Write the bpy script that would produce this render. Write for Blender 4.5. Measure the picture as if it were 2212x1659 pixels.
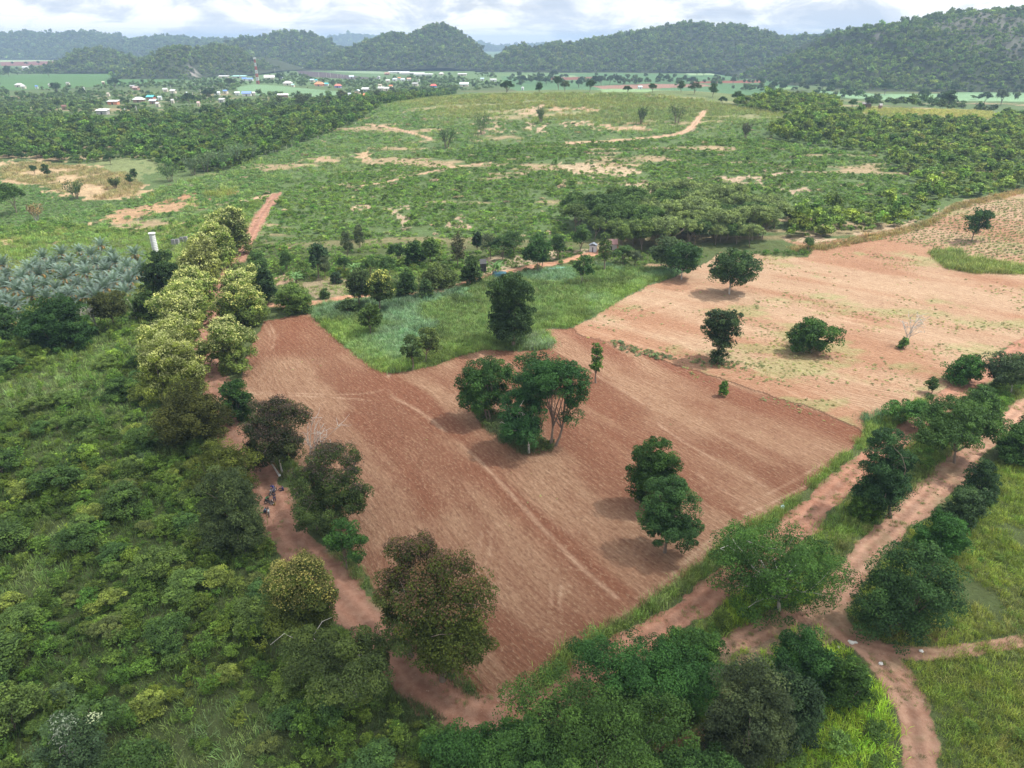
import bpy, math, random
import numpy as np
from mathutils import Vector, Matrix

# ------------------------------------------------------------------ camera, sky, sun, exposure
for o in list(bpy.data.objects):
    bpy.data.objects.remove(o)
sc = bpy.context.scene
COL = sc.collection
FPX = 1534.0                      # focal length in pixels of a 2212 px wide picture
PITCH = math.radians(25.68)       # camera looks this far below the horizon
CAMH = 60.0
cam_data = bpy.data.cameras.new("camera")
cam_data.sensor_width = 36.0
cam_data.lens = 36.0 * FPX / 2212.0
cam_data.clip_start = 0.5
cam_data.clip_end = 40000.0
cam = bpy.data.objects.new("camera", cam_data)
cam.location = (0, 0, CAMH)
cam.rotation_euler = (math.radians(90) - PITCH, 0, 0)
COL.objects.link(cam)
sc.camera = cam

SUN_EL, SUN_AZ = math.radians(60), math.radians(82)   # azimuth clockwise from +y
sun_dir = Vector((math.sin(SUN_AZ) * math.cos(SUN_EL), math.cos(SUN_AZ) * math.cos(SUN_EL), math.sin(SUN_EL)))
sun_data = bpy.data.lights.new("sun", 'SUN')
sun_data.energy = 5.0
sun_data.angle = math.radians(1.2)
sun_data.color = (1.0, 0.955, 0.89)
sun = bpy.data.objects.new("sun", sun_data)
sun.rotation_euler = (-sun_dir).to_track_quat('-Z', 'Y').to_euler()
sun.location = (0, 0, 300)
COL.objects.link(sun)

world = bpy.data.worlds.new("World")
sc.world = world
world.use_nodes = True
wt = world.node_tree
wt.nodes.clear()
def N(t, typ, **kw):
    n = t.nodes.new(typ)
    for k, v in kw.items():
        setattr(n, k, v)
    return n
def L(t, a, b):
    t.links.new(a, b)
def ramp(t, fac, stops, interp='LINEAR'):
    r = N(t, 'ShaderNodeValToRGB')
    r.color_ramp.interpolation = interp
    el = r.color_ramp.elements
    while len(el) > 1:
        el.remove(el[-1])
    el[0].position, el[0].color = stops[0][0], (*stops[0][1], 1)
    for p, c in stops[1:]:
        e = el.new(p); e.color = (*c, 1)
    L(t, fac, r.inputs[0])
    return r.outputs[0]
def fmath(t, op, a, b=None, clamp=False, c=None):
    n = N(t, 'ShaderNodeMath', operation=op, use_clamp=clamp)
    for i, v in enumerate((a, b, c)):
        if v is None: continue
        if isinstance(v, (int, float)): n.inputs[i].default_value = v
        else: L(t, v, n.inputs[i])
    return n.outputs[0]
def vmath(t, op, a, b):
    n = N(t, 'ShaderNodeVectorMath', operation=op)
    for i, v in enumerate((a, b)):
        if isinstance(v, (tuple, list)): n.inputs[i].default_value = v
        else: L(t, v, n.inputs[i])
    return n.outputs[0]
def mixc(t, fac, a, b, blend='MIX'):
    n = N(t, 'ShaderNodeMix', data_type='RGBA', blend_type=blend)
    for i, v in ((0, fac), (6, a), (7, b)):
        if isinstance(v, (int, float)): n.inputs[i].default_value = v
        elif isinstance(v, (tuple, list)): n.inputs[i].default_value = (*v[:3], 1)
        else: L(t, v, n.inputs[i])
    return n.outputs[2]
def noise(t, vec, scale, detail=4, rough=0.55, dist=0.0):
    n = N(t, 'ShaderNodeTexNoise')
    n.inputs['Scale'].default_value = scale
    n.inputs['Detail'].default_value = detail
    n.inputs['Roughness'].default_value = rough
    n.inputs['Distortion'].default_value = dist
    if vec is not None: L(t, vec, n.inputs['Vector'])
    return n.outputs['Fac']

def build_world():
    t = wt
    sky = N(t, 'ShaderNodeTexSky', sky_type='NISHITA')
    sky.sun_disc = False
    sky.sun_elevation = SUN_EL
    sky.sun_rotation = SUN_AZ
    sky.altitude = 200
    sky.dust_density = 2.0
    tc = N(t, 'ShaderNodeTexCoord')
    sep = N(t, 'ShaderNodeSeparateXYZ'); L(t, tc.outputs['Generated'], sep.inputs[0])
    # clouds lie on a high layer: direction divided by its height above the horizon
    z = fmath(t, 'ADD', fmath(t, 'MAXIMUM', sep.outputs[2], 0.0), 0.035)
    comb = N(t, 'ShaderNodeCombineXYZ')
    L(t, fmath(t, 'DIVIDE', sep.outputs[0], z), comb.inputs[0])
    L(t, fmath(t, 'DIVIDE', sep.outputs[1], z), comb.inputs[1])
    v = comb.outputs[0]
    n1 = noise(t, v, 0.42, 7, 0.52, 0.3)
    n2 = noise(t, vmath(t, 'ADD', v, (31.0, 7.0, 0)), 0.17, 5, 0.5, 0.2)
    n3 = noise(t, vmath(t, 'MULTIPLY', tc.outputs['Generated'], (5.0, 5.0, 13.0)), 1.9, 9, 0.6, 0.5)
    d = fmath(t, 'ADD', fmath(t, 'MULTIPLY', n1, 0.12), fmath(t, 'ADD', fmath(t, 'MULTIPLY', n2, 0.12), fmath(t, 'MULTIPLY', n3, 0.76)))
    cloud = ramp(t, d, [(0.40, (6.6, 7.4, 8.7)), (0.46, (8.3, 8.8, 9.6)), (0.50, (10.6, 10.8, 11.0)), (0.54, (12.6, 12.6, 12.6))])
    cover = ramp(t, n1, [(0.26, (0.8, 0.8, 0.8)), (0.42, (0.97, 0.97, 0.97))])
    col = mixc(t, cover, sky.outputs[0], cloud)
    bg = N(t, 'ShaderNodeBackground'); L(t, col, bg.inputs[0]); bg.inputs[1].default_value = 0.088
    out = N(t, 'ShaderNodeOutputWorld'); L(t, bg.outputs[0], out.inputs[0])
build_world()

sc.view_settings.view_transform = 'Standard'
sc.view_settings.look = 'None'
sc.view_settings.exposure = 0.3
sc.view_settings.gamma = 1.0
sc.render.engine = 'CYCLES'
cy = sc.cycles
cy.max_bounces = 5
cy.diffuse_bounces = 2
cy.glossy_bounces = 1
cy.transmission_bounces = 2
cy.transparent_max_bounces = 6
cy.volume_bounces = 0
cy.use_denoising = True
cy.sample_clamp_indirect = 4.0
sc.render.use_persistent_data = False
DEBUG_HAZE = True

# ------------------------------------------------------------------ numbers: noise, terrain height, picture ray -> ground point
def _hash(ix, iy, seed):
    h = (ix.astype(np.int64) * 374761393 + iy.astype(np.int64) * 668265263 + seed * 974634777) & 0x7fffffff
    h = ((h ^ (h >> 13)) * 1274126177) & 0x7fffffff
    return ((h ^ (h >> 16)) & 0xffff) / 65535.0
def vnoise(x, y, seed=0):
    ix, iy = np.floor(x), np.floor(y)
    fx, fy = x - ix, y - iy
    fx = fx * fx * (3 - 2 * fx); fy = fy * fy * (3 - 2 * fy)
    ix = ix.astype(np.int64); iy = iy.astype(np.int64)
    a, b = _hash(ix, iy, seed), _hash(ix + 1, iy, seed)
    c, d = _hash(ix, iy + 1, seed), _hash(ix + 1, iy + 1, seed)
    return (a * (1 - fx) + b * fx) * (1 - fy) + (c * (1 - fx) + d * fx) * fy
def fbm(x, y, scale, octaves=4, seed=0, rough=0.5):
    x = np.asarray(x, float) / scale; y = np.asarray(y, float) / scale
    s = np.zeros_like(x); a, tot = 1.0, 0.0
    for k in range(octaves):
        s = s + a * vnoise(x, y, seed + k * 17); tot += a
        x = x * 2.03 + 5.2; y = y * 2.03 + 1.7; a *= rough
    return s / tot
def sstep(a, b, x):
    t = np.clip((x - a) / (b - a), 0, 1)
    return t * t * (3 - 2 * t)

def height(x, y):
    x = np.asarray(x, float); y = np.asarray(y, float)
    h = 25.5 * np.exp(-((x - 80) / 235) ** 2 - ((y - 610) / 235) ** 2)
    h = h + 5.0 * np.exp(-((x - 400) / 190) ** 2 - ((y - 520) / 160) ** 2)
    h = h + 5.0 * np.exp(-((x + 330) / 150) ** 2 - ((y - 600) / 200) ** 2)
    fade = sstep(190, 330, y) * (1 - sstep(900, 1300, y))
    h = h * fade
    h = h + 0.9 * (fbm(x, y, 60, 3, 5) - 0.5) * (1 - sstep(500, 1500, y))
    h = h + 3.2 * (fbm(x, y, 110, 3, 9) - 0.5) * sstep(230, 420, y) * (1 - sstep(800, 1200, y))
    return h
def hz(x, y):
    return float(height(np.array([x]), np.array([y]))[0])

def rays(px, py):
    px = np.asarray(px, float); py = np.asarray(py, float)
    r = (px - 1106) / FPX; u = -(py - 829.5) / FPX
    c, s = math.cos(PITCH), math.sin(PITCH)
    dx, dy, dz = r, c + u * s, -s + u * c
    return dx, dy, dz
def W(px, py):
    """ground points seen at picture pixels (2212 wide)"""
    dx, dy, dz = rays(px, py)
    dz = np.minimum(dz, -0.0006)
    t = np.full(dx.shape, 20.0); done = np.zeros(dx.shape, bool)
    tprev = t.copy()
    for _ in range(420):
        x, y, z = dx * t, dy * t, CAMH + dz * t
        below = z < height(x, y)
        newly = below & ~done
        done |= below
        step = np.where(done, 0, 0.8 + t * 0.009)
        tprev = np.where(done, tprev, t)
        t = t + step
        if done.all(): break
    lo, hi = tprev, t
    for _ in range(18):
        m = (lo + hi) / 2
        b = CAMH + dz * m < height(dx * m, dy * m)
        hi = np.where(b, m, hi); lo = np.where(b, lo, m)
    t = (lo + hi) / 2
    return np.stack([dx * t, dy * t], -1)
def at(px, py):
    p = W(np.array([px]), np.array([py]))[0]
    return float(p[0]), float(p[1])
def depth_of(x, y, z=None):
    if z is None: z = hz(x, y)
    return y * math.cos(PITCH) + (CAMH - z) * math.sin(PITCH)
def project(x, y, z):
    c, s = math.cos(PITCH), math.sin(PITCH)
    zc = y * c + (CAMH - z) * s
    u = (y * s - (CAMH - z) * c) / zc
    return 1106 + FPX * x / zc, 829.5 - FPX * u
def poly(pts):
    a = np.array(pts, float)
    q = []
    for i in range(len(a)):           # long sides are followed over the uneven ground
        p0, p1 = a[i], a[(i + 1) % len(a)]
        n = max(1, int(np.hypot(*(p1 - p0)) / 60))
        for k in range(n): q.append(p0 + (p1 - p0) * k / n)
    q = np.array(q)
    return W(q[:, 0], q[:, 1])
def line(pts):
    a = np.array(pts, float)
    # smooth the centre line
    q = []
    n = len(a)
    for i in range(n - 1):
        p0, p1, p2, p3 = a[max(i - 1, 0)], a[i], a[i + 1], a[min(i + 2, n - 1)]
        for k in range(5):
            t = k / 5
            q.append(0.5 * ((2 * p1) + (-p0 + p2) * t + (2 * p0 - 5 * p1 + 4 * p2 - p3) * t * t + (-p0 + 3 * p1 - 3 * p2 + p3) * t ** 3))
    q.append(a[-1])
    q = np.array(q)
    return W(q[:, 0], q[:, 1])
def inside(pw, x, y):
    """point in polygon; x, y arrays"""
    x = np.asarray(x); y = np.asarray(y)
    res = np.zeros(x.shape, bool)
    lo, hi = pw.min(0), pw.max(0)
    idx = np.where((x >= lo[0]) & (x <= hi[0]) & (y >= lo[1]) & (y <= hi[1]))[0]
    if len(idx) == 0: return res
    X, Y = x[idx], y[idx]
    r = np.zeros(X.shape, bool)
    n = len(pw)
    for i in range(n):
        x1, y1 = pw[i]; x2, y2 = pw[(i + 1) % n]
        if y1 == y2: continue
        c = ((y1 > Y) != (y2 > Y)) & (X < (x2 - x1) * (Y - y1) / (y2 - y1) + x1)
        r ^= c
    res[idx] = r
    return res
def dist_line(pw, x, y, reach):
    """distance to a world polyline, np.inf beyond reach"""
    out = np.full(x.shape, 1e9)
    lo, hi = pw.min(0) - reach, pw.max(0) + reach
    idx = np.where((x >= lo[0]) & (x <= hi[0]) & (y >= lo[1]) & (y <= hi[1]))[0]
    if len(idx) == 0: return out
    X, Y = x[idx], y[idx]
    d = np.full(X.shape, 1e9)
    for i in range(len(pw) - 1):
        ax, ay = pw[i]; bx, by = pw[i + 1]
        vx, vy = bx - ax, by - ay
        l2 = vx * vx + vy * vy + 1e-9
        near = (X > min(ax, bx) - reach) & (X < max(ax, bx) + reach) & (Y > min(ay, by) - reach) & (Y < max(ay, by) + reach)
        k = np.where(near)[0]
        if len(k) == 0: continue
        t = np.clip(((X[k] - ax) * vx + (Y[k] - ay) * vy) / l2, 0, 1)
        dd = np.hypot(X[k] - ax - t * vx, Y[k] - ay - t * vy)
        d[k] = np.minimum(d[k], dd)
    out[idx] = d
    return out

# ------------------------------------------------------------------ materials
def new_mat(name):
    m = bpy.data.materials.new(name)
    m.use_nodes = True
    m.node_tree.nodes.clear()
    return m, m.node_tree
def attr(t, name, typ='GEOMETRY', out='Color'):
    n = N(t, 'ShaderNodeAttribute', attribute_name=name, attribute_type=typ)
    return n.outputs[out]
def plain(name, col, rough=0.7, bump=0.0, bscale=20.0, vary=0.12, metallic=0.0):
    m, t = new_mat(name)
    tc = N(t, 'ShaderNodeTexCoord')
    nf = noise(t, tc.outputs['Object'], bscale * 0.3, 4)
    c = mixc(t, nf, [v * (1 - vary) for v in col], [min(1, v * (1 + vary)) for v in col])
    p = N(t, 'ShaderNodeBsdfPrincipled'); L(t, c, p.inputs['Base Color'])
    p.inputs['Roughness'].default_value = rough
    p.inputs['Metallic'].default_value = metallic
    if bump:
        b = N(t, 'ShaderNodeBump'); b.inputs['Strength'].default_value = bump
        L(t, noise(t, tc.outputs['Object'], bscale, 3), b.inputs['Height']); L(t, b.outputs[0], p.inputs['Normal'])
    o = N(t, 'ShaderNodeOutputMaterial'); L(t, p.outputs[0], o.inputs[0])
    return m

def soil_material(name, kind):
    """kind: 'plough', 'stubble', 'track' or 'veg'; base colour comes from the ground's own colour attribute"""
    m, t = new_mat(name)
    col = attr(t, 'col')
    f = attr(t, 'fuv', out='Vector')             # u along the furrows, v across, in metres
    geo = N(t, 'ShaderNodeNewGeometry'); pos = geo.outputs['Position']
    if kind in ('plough', 'stubble'):
        # straw and clods drawn out along the furrows
        st = noise(t, vmath(t, 'MULTIPLY', f, (0.35, 2.3, 1)), 1.0, 5, 0.62)
        fine = noise(t, vmath(t, 'MULTIPLY', f, (1.6, 4.2, 1)), 1.0, 4, 0.7)
        clod = noise(t, vmath(t, 'MULTIPLY', f, (1.3, 3.0, 1)), 1.0, 5, 0.72)
        broad = noise(t, vmath(t, 'MULTIPLY', f, (0.035, 0.13, 1)), 1.0, 6, 0.68)
        red = (0.175, 0.072, 0.040); pale = (0.40, 0.295, 0.185)
        c1 = mixc(t, ramp(t, st, [(0.33, (0, 0, 0)), (0.68, (1, 1, 1))]), vmath(t, 'MULTIPLY', col, (0.78, 0.70, 0.66)), vmath(t, 'MULTIPLY', col, (1.26, 1.32, 1.36)))
        c1 = mixc(t, fmath(t, 'MULTIPLY', ramp(t, broad, [(0.38, (1, 1, 1)), (0.56, (0, 0, 0))]), 0.5 if kind == 'plough' else 0.22), c1, red)
        flecks = ramp(t, clod, [(0.54, (0, 0, 0)), (0.63, (1, 1, 1))])
        c2 = mixc(t, fmath(t, 'MULTIPLY', flecks, 0.36), c1, (0.46, 0.34, 0.22))
        dark = ramp(t, clod, [(0.38, (1, 1, 1)), (0.47, (0, 0, 0))])  # hollows between clods coloured dark, standing in for the shade there
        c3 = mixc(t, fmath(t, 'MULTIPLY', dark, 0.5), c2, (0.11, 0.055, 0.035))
        sep = N(t, 'ShaderNodeSeparateXYZ'); L(t, f, sep.inputs[0])
        wob = fmath(t, 'MULTIPLY', noise(t, f, 0.25, 2), 2.2)
        ph = fmath(t, 'ADD', fmath(t, 'MULTIPLY', sep.outputs[1], 2 * math.pi / 0.85), wob)
        wave = fmath(t, 'SINE', ph)
        rows = ramp(t, noise(t, f, 0.06, 3), [(0.42, (0, 0, 0)), (0.62, (1, 1, 1))])
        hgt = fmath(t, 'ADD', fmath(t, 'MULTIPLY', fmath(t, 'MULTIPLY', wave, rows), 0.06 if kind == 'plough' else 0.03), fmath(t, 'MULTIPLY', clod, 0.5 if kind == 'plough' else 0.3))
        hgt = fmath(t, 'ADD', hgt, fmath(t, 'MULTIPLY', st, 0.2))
        base = c3
    elif kind == 'track':
        n1 = noise(t, pos, 0.6, 7, 0.7); n2 = noise(t, pos, 3.0, 4, 0.75)
        base = mixc(t, ramp(t, n1, [(0.38, (0, 0, 0)), (0.62, (1, 1, 1))]), mixc(t, 0.45, col, (0.17, 0.075, 0.045)), mixc(t, 0.25, col, (0.46, 0.31, 0.22)))
        base = mixc(t, ramp(t, n2, [(0.64, (0, 0, 0)), (0.7, (0.5, 0.5, 0.5))]), base, (0.55, 0.42, 0.33))
        hgt = fmath(t, 'ADD', fmath(t, 'MULTIPLY', n1, 0.35), fmath(t, 'MULTIPLY', n2, 0.08))
    else:
        n1 = noise(t, pos, 0.35, 5, 0.62); n2 = noise(t, pos, 2.2, 4, 0.7)
        base = mixc(t, ramp(t, n2, [(0.35, (0, 0, 0)), (0.65, (1, 1, 1))]), mixc(t, 0.35, col, (0.02, 0.028, 0.012)), col)
        base = mixc(t, ramp(t, n1, [(0.4, (0.3, 0.3, 0.3)), (0.6, (0, 0, 0))]), base, (0.05, 0.05, 0.02), )
        hgt = fmath(t, 'ADD', fmath(t, 'MULTIPLY', n1, 1.2), fmath(t, 'MULTIPLY', n2, 0.4))
    b = N(t, 'ShaderNodeBump'); b.inputs['Strength'].default_value = 0.9; b.inputs['Distance'].default_value = 1.0
    L(t, hgt, b.inputs['Height'])
    p = N(t, 'ShaderNodeBsdfPrincipled'); L(t, base, p.inputs['Base Color'])
    p.inputs['Roughness'].default_value = 0.95
    p.inputs['Specular IOR Level'].default_value = 0.15
    L(t, b.outputs[0], p.inputs['Normal'])
    o = N(t, 'ShaderNodeOutputMaterial'); L(t, p.outputs[0], o.inputs[0])
    return m

MAT = {}
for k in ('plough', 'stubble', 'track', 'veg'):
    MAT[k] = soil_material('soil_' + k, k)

# ------------------------------------------------------------------ ground: which ground lies where
P = {}
P['plough'] = poly([(575,692),(665,676),(690,700),(740,742),(790,785),(818,803),(845,808),(885,800),(940,790),(985,772),(1040,756),
    (1110,757),(1170,757),(1200,740),(1172,708),(1232,708),(1255,722),(1330,745),(1450,785),(1600,832),(1760,885),(1855,925),(1868,942),
    (1800,1000),(1738,1058),(1682,1098),(1575,1165),(1465,1257),(1358,1331),(1275,1378),(1215,1408),(1150,1485),(1085,1515),(1035,1515),
    (1000,1490),(975,1440),(930,1390),(860,1330),(800,1262),(765,1200),(720,1130),(668,1050),(640,1000),(610,960),(560,905),(522,872),(520,800),(545,735)])
P['stubble'] = poly([(1232,708),(1290,680),(1350,642),(1400,615),(1455,598),(1490,582),(1440,578),(1375,578),(1400,570),(1520,572),(1560,545),
    (1650,552),(1748,556),(1752,540),(1690,520),(1760,525),(1880,505),(1950,490),(2010,475),(2028,455),(2060,440),(2110,432),(2330,400),(2330,640),(2235,715),
    (2140,775),(2080,815),(2020,855),(1950,885),(1875,918),(1850,938),(1760,903),(1600,850),(1450,803),(1330,760),(1240,730),(1215,712)])
P['green'] = poly([(668,674),(700,655),(780,650),(860,640),(960,632),(1060,600),(1200,580),(1300,572),(1375,578),(1440,578),(1490,582),(1455,598),(1400,615),
    (1350,642),(1290,680),(1232,708),(1172,708),(1200,740),(1170,757),(1110,757),(1040,756),(985,772),(940,790),(885,800),(845,808),(818,803),(790,785),(740,742),(690,700)])
R = {}
R['track'] = [(line([(600,418),(575,450),(548,495),(525,540),(497,590),(470,635),(455,690),(452,740),(458,800),(470,850),(488,905),(515,955),(548,1000),(580,1050),(612,1120),(652,1185),(705,1250),(760,1312),(820,1375),(872,1430),(925,1485),(990,1530),(1060,1548),(1130,1545),(1190,1528)]), 2.6)]
R['road'] = [(line([(2330,670),(2212,745),(2130,805),(2050,862),(1965,930),(1880,990),(1790,1070),(1720,1135),(1640,1200),(1560,1262),(1480,1325),(1400,1372),(1300,1440),(1190,1528),(1130,1560)]), 2.2)]
R['path'] = [(line([(2330,800),(2212,880),(2140,940),(2070,1005),(2010,1062),(1945,1125),(1880,1190),(1825,1255),(1795,1310),(1800,1345),(1850,1385),(1905,1430),(1945,1490),(1975,1550),(1985,1620),(1990,1720)]), 2.0),
             (line([(1850,1385),(1920,1405),(2000,1412),(2080,1405),(2212,1385),(2330,1380)]), 0.85), (line([(1795,1310),(1700,1335),(1620,1370),(1560,1400)]), 1.4)]
R['yard'] = [(line([(1335,535),(1290,545),(1230,562),(1160,575),(1080,592),(1010,612),(985,622)]), 1.9), (line([(560,655),(620,660),(700,652),(760,640),(850,640),(950,628),(1010,612)]), 1.4)]
R['hill'] = [(line([(1522,240),(1505,262),(1490,278),(1462,290),(1400,298),(1300,306),(1220,310)]), 2.2),
             (line([(1060,352),(980,362),(900,378),(840,392),(780,402)]), 1.3), (line([(600,418),(560,428)]), 2.4),
             (line([(790,268),(850,278),(880,285),(930,300)]), 1.6)]
# bare patches and special ground, colour and polygon (named for the fields they are)
C_SOIL = (0.40, 0.255, 0.175)
C_TAN = (0.52, 0.37, 0.22)
far_fields = [
    # name, colour, polygon
    ('crop_field', (0.20, 0.34, 0.17), [(512,188),(548,182),(600,185),(670,192),(745,198),(752,205),(700,210),(640,210),(580,206),(515,205)]),
    ('crop_field', (0.28, 0.40, 0.24), [(610,140),(660,139),(740,146),(800,152),(860,160),(760,158),(700,152),(630,148)]),
    ('crop_field', (0.12, 0.21, 0.09), [(640,150),(700,153),(830,161),(850,166),(780,168),(700,158)]),
    ('bare_field', (0.10, 0.075, 0.085), [(640,152),(700,156),(780,166),(830,170),(780,172),(700,168),(650,164)]),
    ('crop_field', (0.36, 0.46, 0.24), [(0,125),(90,119),(100,126),(160,131),(0,134)]),
    ('bare_field', (0.24, 0.085, 0.07), [(0,134),(150,131),(230,134),(60,142),(0,142)]),
    ('crop_field', (0.09, 0.20, 0.06), [(0,163),(150,160),(330,160),(480,163),(300,182),(150,190),(0,196)]),
    ('crop_field', (0.10, 0.21, 0.09), [(1080,165),(1300,158),(1700,165),(1760,180),(1700,192),(1300,196),(1100,190)]),
    ('crop_field', (0.27, 0.39, 0.21), [(1110,163),(1240,163),(1260,170),(1120,168)]),
    ('bare_field', (0.25, 0.09, 0.065), [(1180,167),(1290,166),(1310,172),(1180,173)]),
    ('bare_field', (0.27, 0.085, 0.06), [(1490,176),(1640,173),(1650,179),(1500,180)]),
    ('bare_field', (0.36, 0.20, 0.15), [(1280,186),(1400,181),(1520,182),(1540,186),(1420,191),(1300,192)]),
    ('crop_field', (0.29, 0.42, 0.22), [(1480,157),(1540,156),(1545,162),(1490,163)]),
    ('crop_field', (0.24, 0.40, 0.21), [(1760,196),(1900,203),(2050,202),(2330,200),(2330,222),(2100,218),(1950,218),(1830,212)]),
    ('crop_field', (0.20, 0.34, 0.17), [(2040,196),(2200,193),(2330,195),(2330,202),(2050,204)]),
    ('crop_field', (0.28, 0.42, 0.2), [(1290,193),(1360,192),(1480,196),(1400,199),(1300,199)]),
    ('crop_field', (0.22, 0.36, 0.14), [(1650,189),(1700,188),(1730,192),(1660,194)]),
]
FARP = [(n, c, W(np.array([p[0] for p in pp], float), np.array([p[1] for p in pp], float))) for n, c, pp in far_fields]
near_patches = [
    # colour, softness noise, polygon  (drawn on the ground sheet)
    (C_TAN, [(0,348),(90,352),(190,362),(270,372),(310,400),(290,425),(210,432),(150,420),(80,400),(0,385)]),
    ((0.46,0.29,0.17), [(210,470),(290,448),(400,440),(440,430),(400,452),(300,470),(230,490)]),
    ((0.44,0.24,0.14), [(330,437),(400,425),(425,430),(395,440)]), ((0.42,0.24,0.15), [(440,420),(500,412),(520,418),(470,428)]), (C_TAN, [(0,520),(60,505),(130,495),(200,482),(180,492),(80,512),(0,530)]),
    (C_TAN, [(240,430),(290,412),(345,408),(280,430)]),
    ((0.22,0.26,0.11), [(150,355),(240,340),(340,350),(330,375),(280,392),(240,370)]),
    ((0.50,0.38,0.25), [(1220,355),(1300,352),(1350,362),(1390,372),(1340,385),(1270,380),(1230,368)]),
    ((0.50,0.38,0.25), [(1350,400),(1400,402),(1470,410),(1520,422),(1440,418),(1370,410)]),
    ((0.48,0.36,0.25), [(840,445),(858,450),(880,482),(868,488),(850,465)]),
    ((0.48,0.34,0.24), [(960,470),(990,475),(1008,500),(985,500)]),
    ((0.46,0.33,0.22), [(770,440),(785,445),(780,468),(770,460)]),
    ((0.5,0.36,0.24), [(1220,267),(1270,265),(1280,272),(1225,275)]),
    ((0.5,0.34,0.22), [(1290,268),(1370,268),(1420,275),(1400,285),(1300,280)]),
    ((0.5,0.36,0.24), [(1130,240),(1175,225),(1165,250),(1130,255)]),
    ((0.5,0.34,0.22), [(1180,232),(1290,232),(1290,240),(1190,243)]),
    ((0.5,0.37,0.25), [(1138,265),(1165,270),(1160,290),(1145,285)]),
    ((0.52,0.36,0.22), [(765,338),(800,325),(808,332),(775,346)]),
    ((0.5,0.35,0.22), [(640,345),(700,340),(740,352),(700,358)]),
    ((0.46,0.34,0.24), [(1520,385),(1600,378),(1660,392),(1600,400)]),
    ((0.46,0.34,0.24), [(1660,378),(1700,368),(1720,372),(1690,382)]),
    ((0.46,0.34,0.24), [(1690,408),(1760,400),(1775,412),(1700,420)]),
    ((0.5,0.36,0.24), [(1030,292),(1075,268),(1060,285)]),
    ((0.42,0.28,0.19), [(590,600),(650,598),(645,612),(600,612)]),
    ((0.30,0.24,0.15), [(650,600),(760,600),(790,625),(700,645),(640,630)]),
    ((0.34,0.235,0.155), [(1540,1420),(1600,1370),(1660,1340),(1760,1315),(1800,1330),(1830,1390),(1760,1400),(1680,1400),(1590,1455)]),
    ((0.26,0.14,0.09), [(1900,1370),(2000,1375),(2080,1385),(2040,1400),(1940,1395)]),
    ((0.16,0.10,0.07), [(1880,1355),(1990,1350),(2080,1365),(2000,1375)]),
    ((0.30,0.15,0.10), [(1400,1600),(1560,1560),(1640,1620),(1600,1700),(1430,1700)]),
    ((0.30,0.16,0.11), [(1480,1480),(1600,1440),(1680,1500),(1600,1560)]),
    ((0.42,0.33,0.22), [(1040,560),(1320,530),(1330,540),(1060,590)]),
    ((0.5,0.36,0.24), [(1980,232),(2140,240),(2145,258),(2060,262),(1960,256)]),
    ((0.5,0.37,0.25), [(1700,520),(1860,505),(2020,470),(2090,438),(2212,410),(2212,420),(2060,455),(1960,500),(1800,530)]),
]
NPATCH = [(c, poly(pp)) for c, pp in near_patches]

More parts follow.
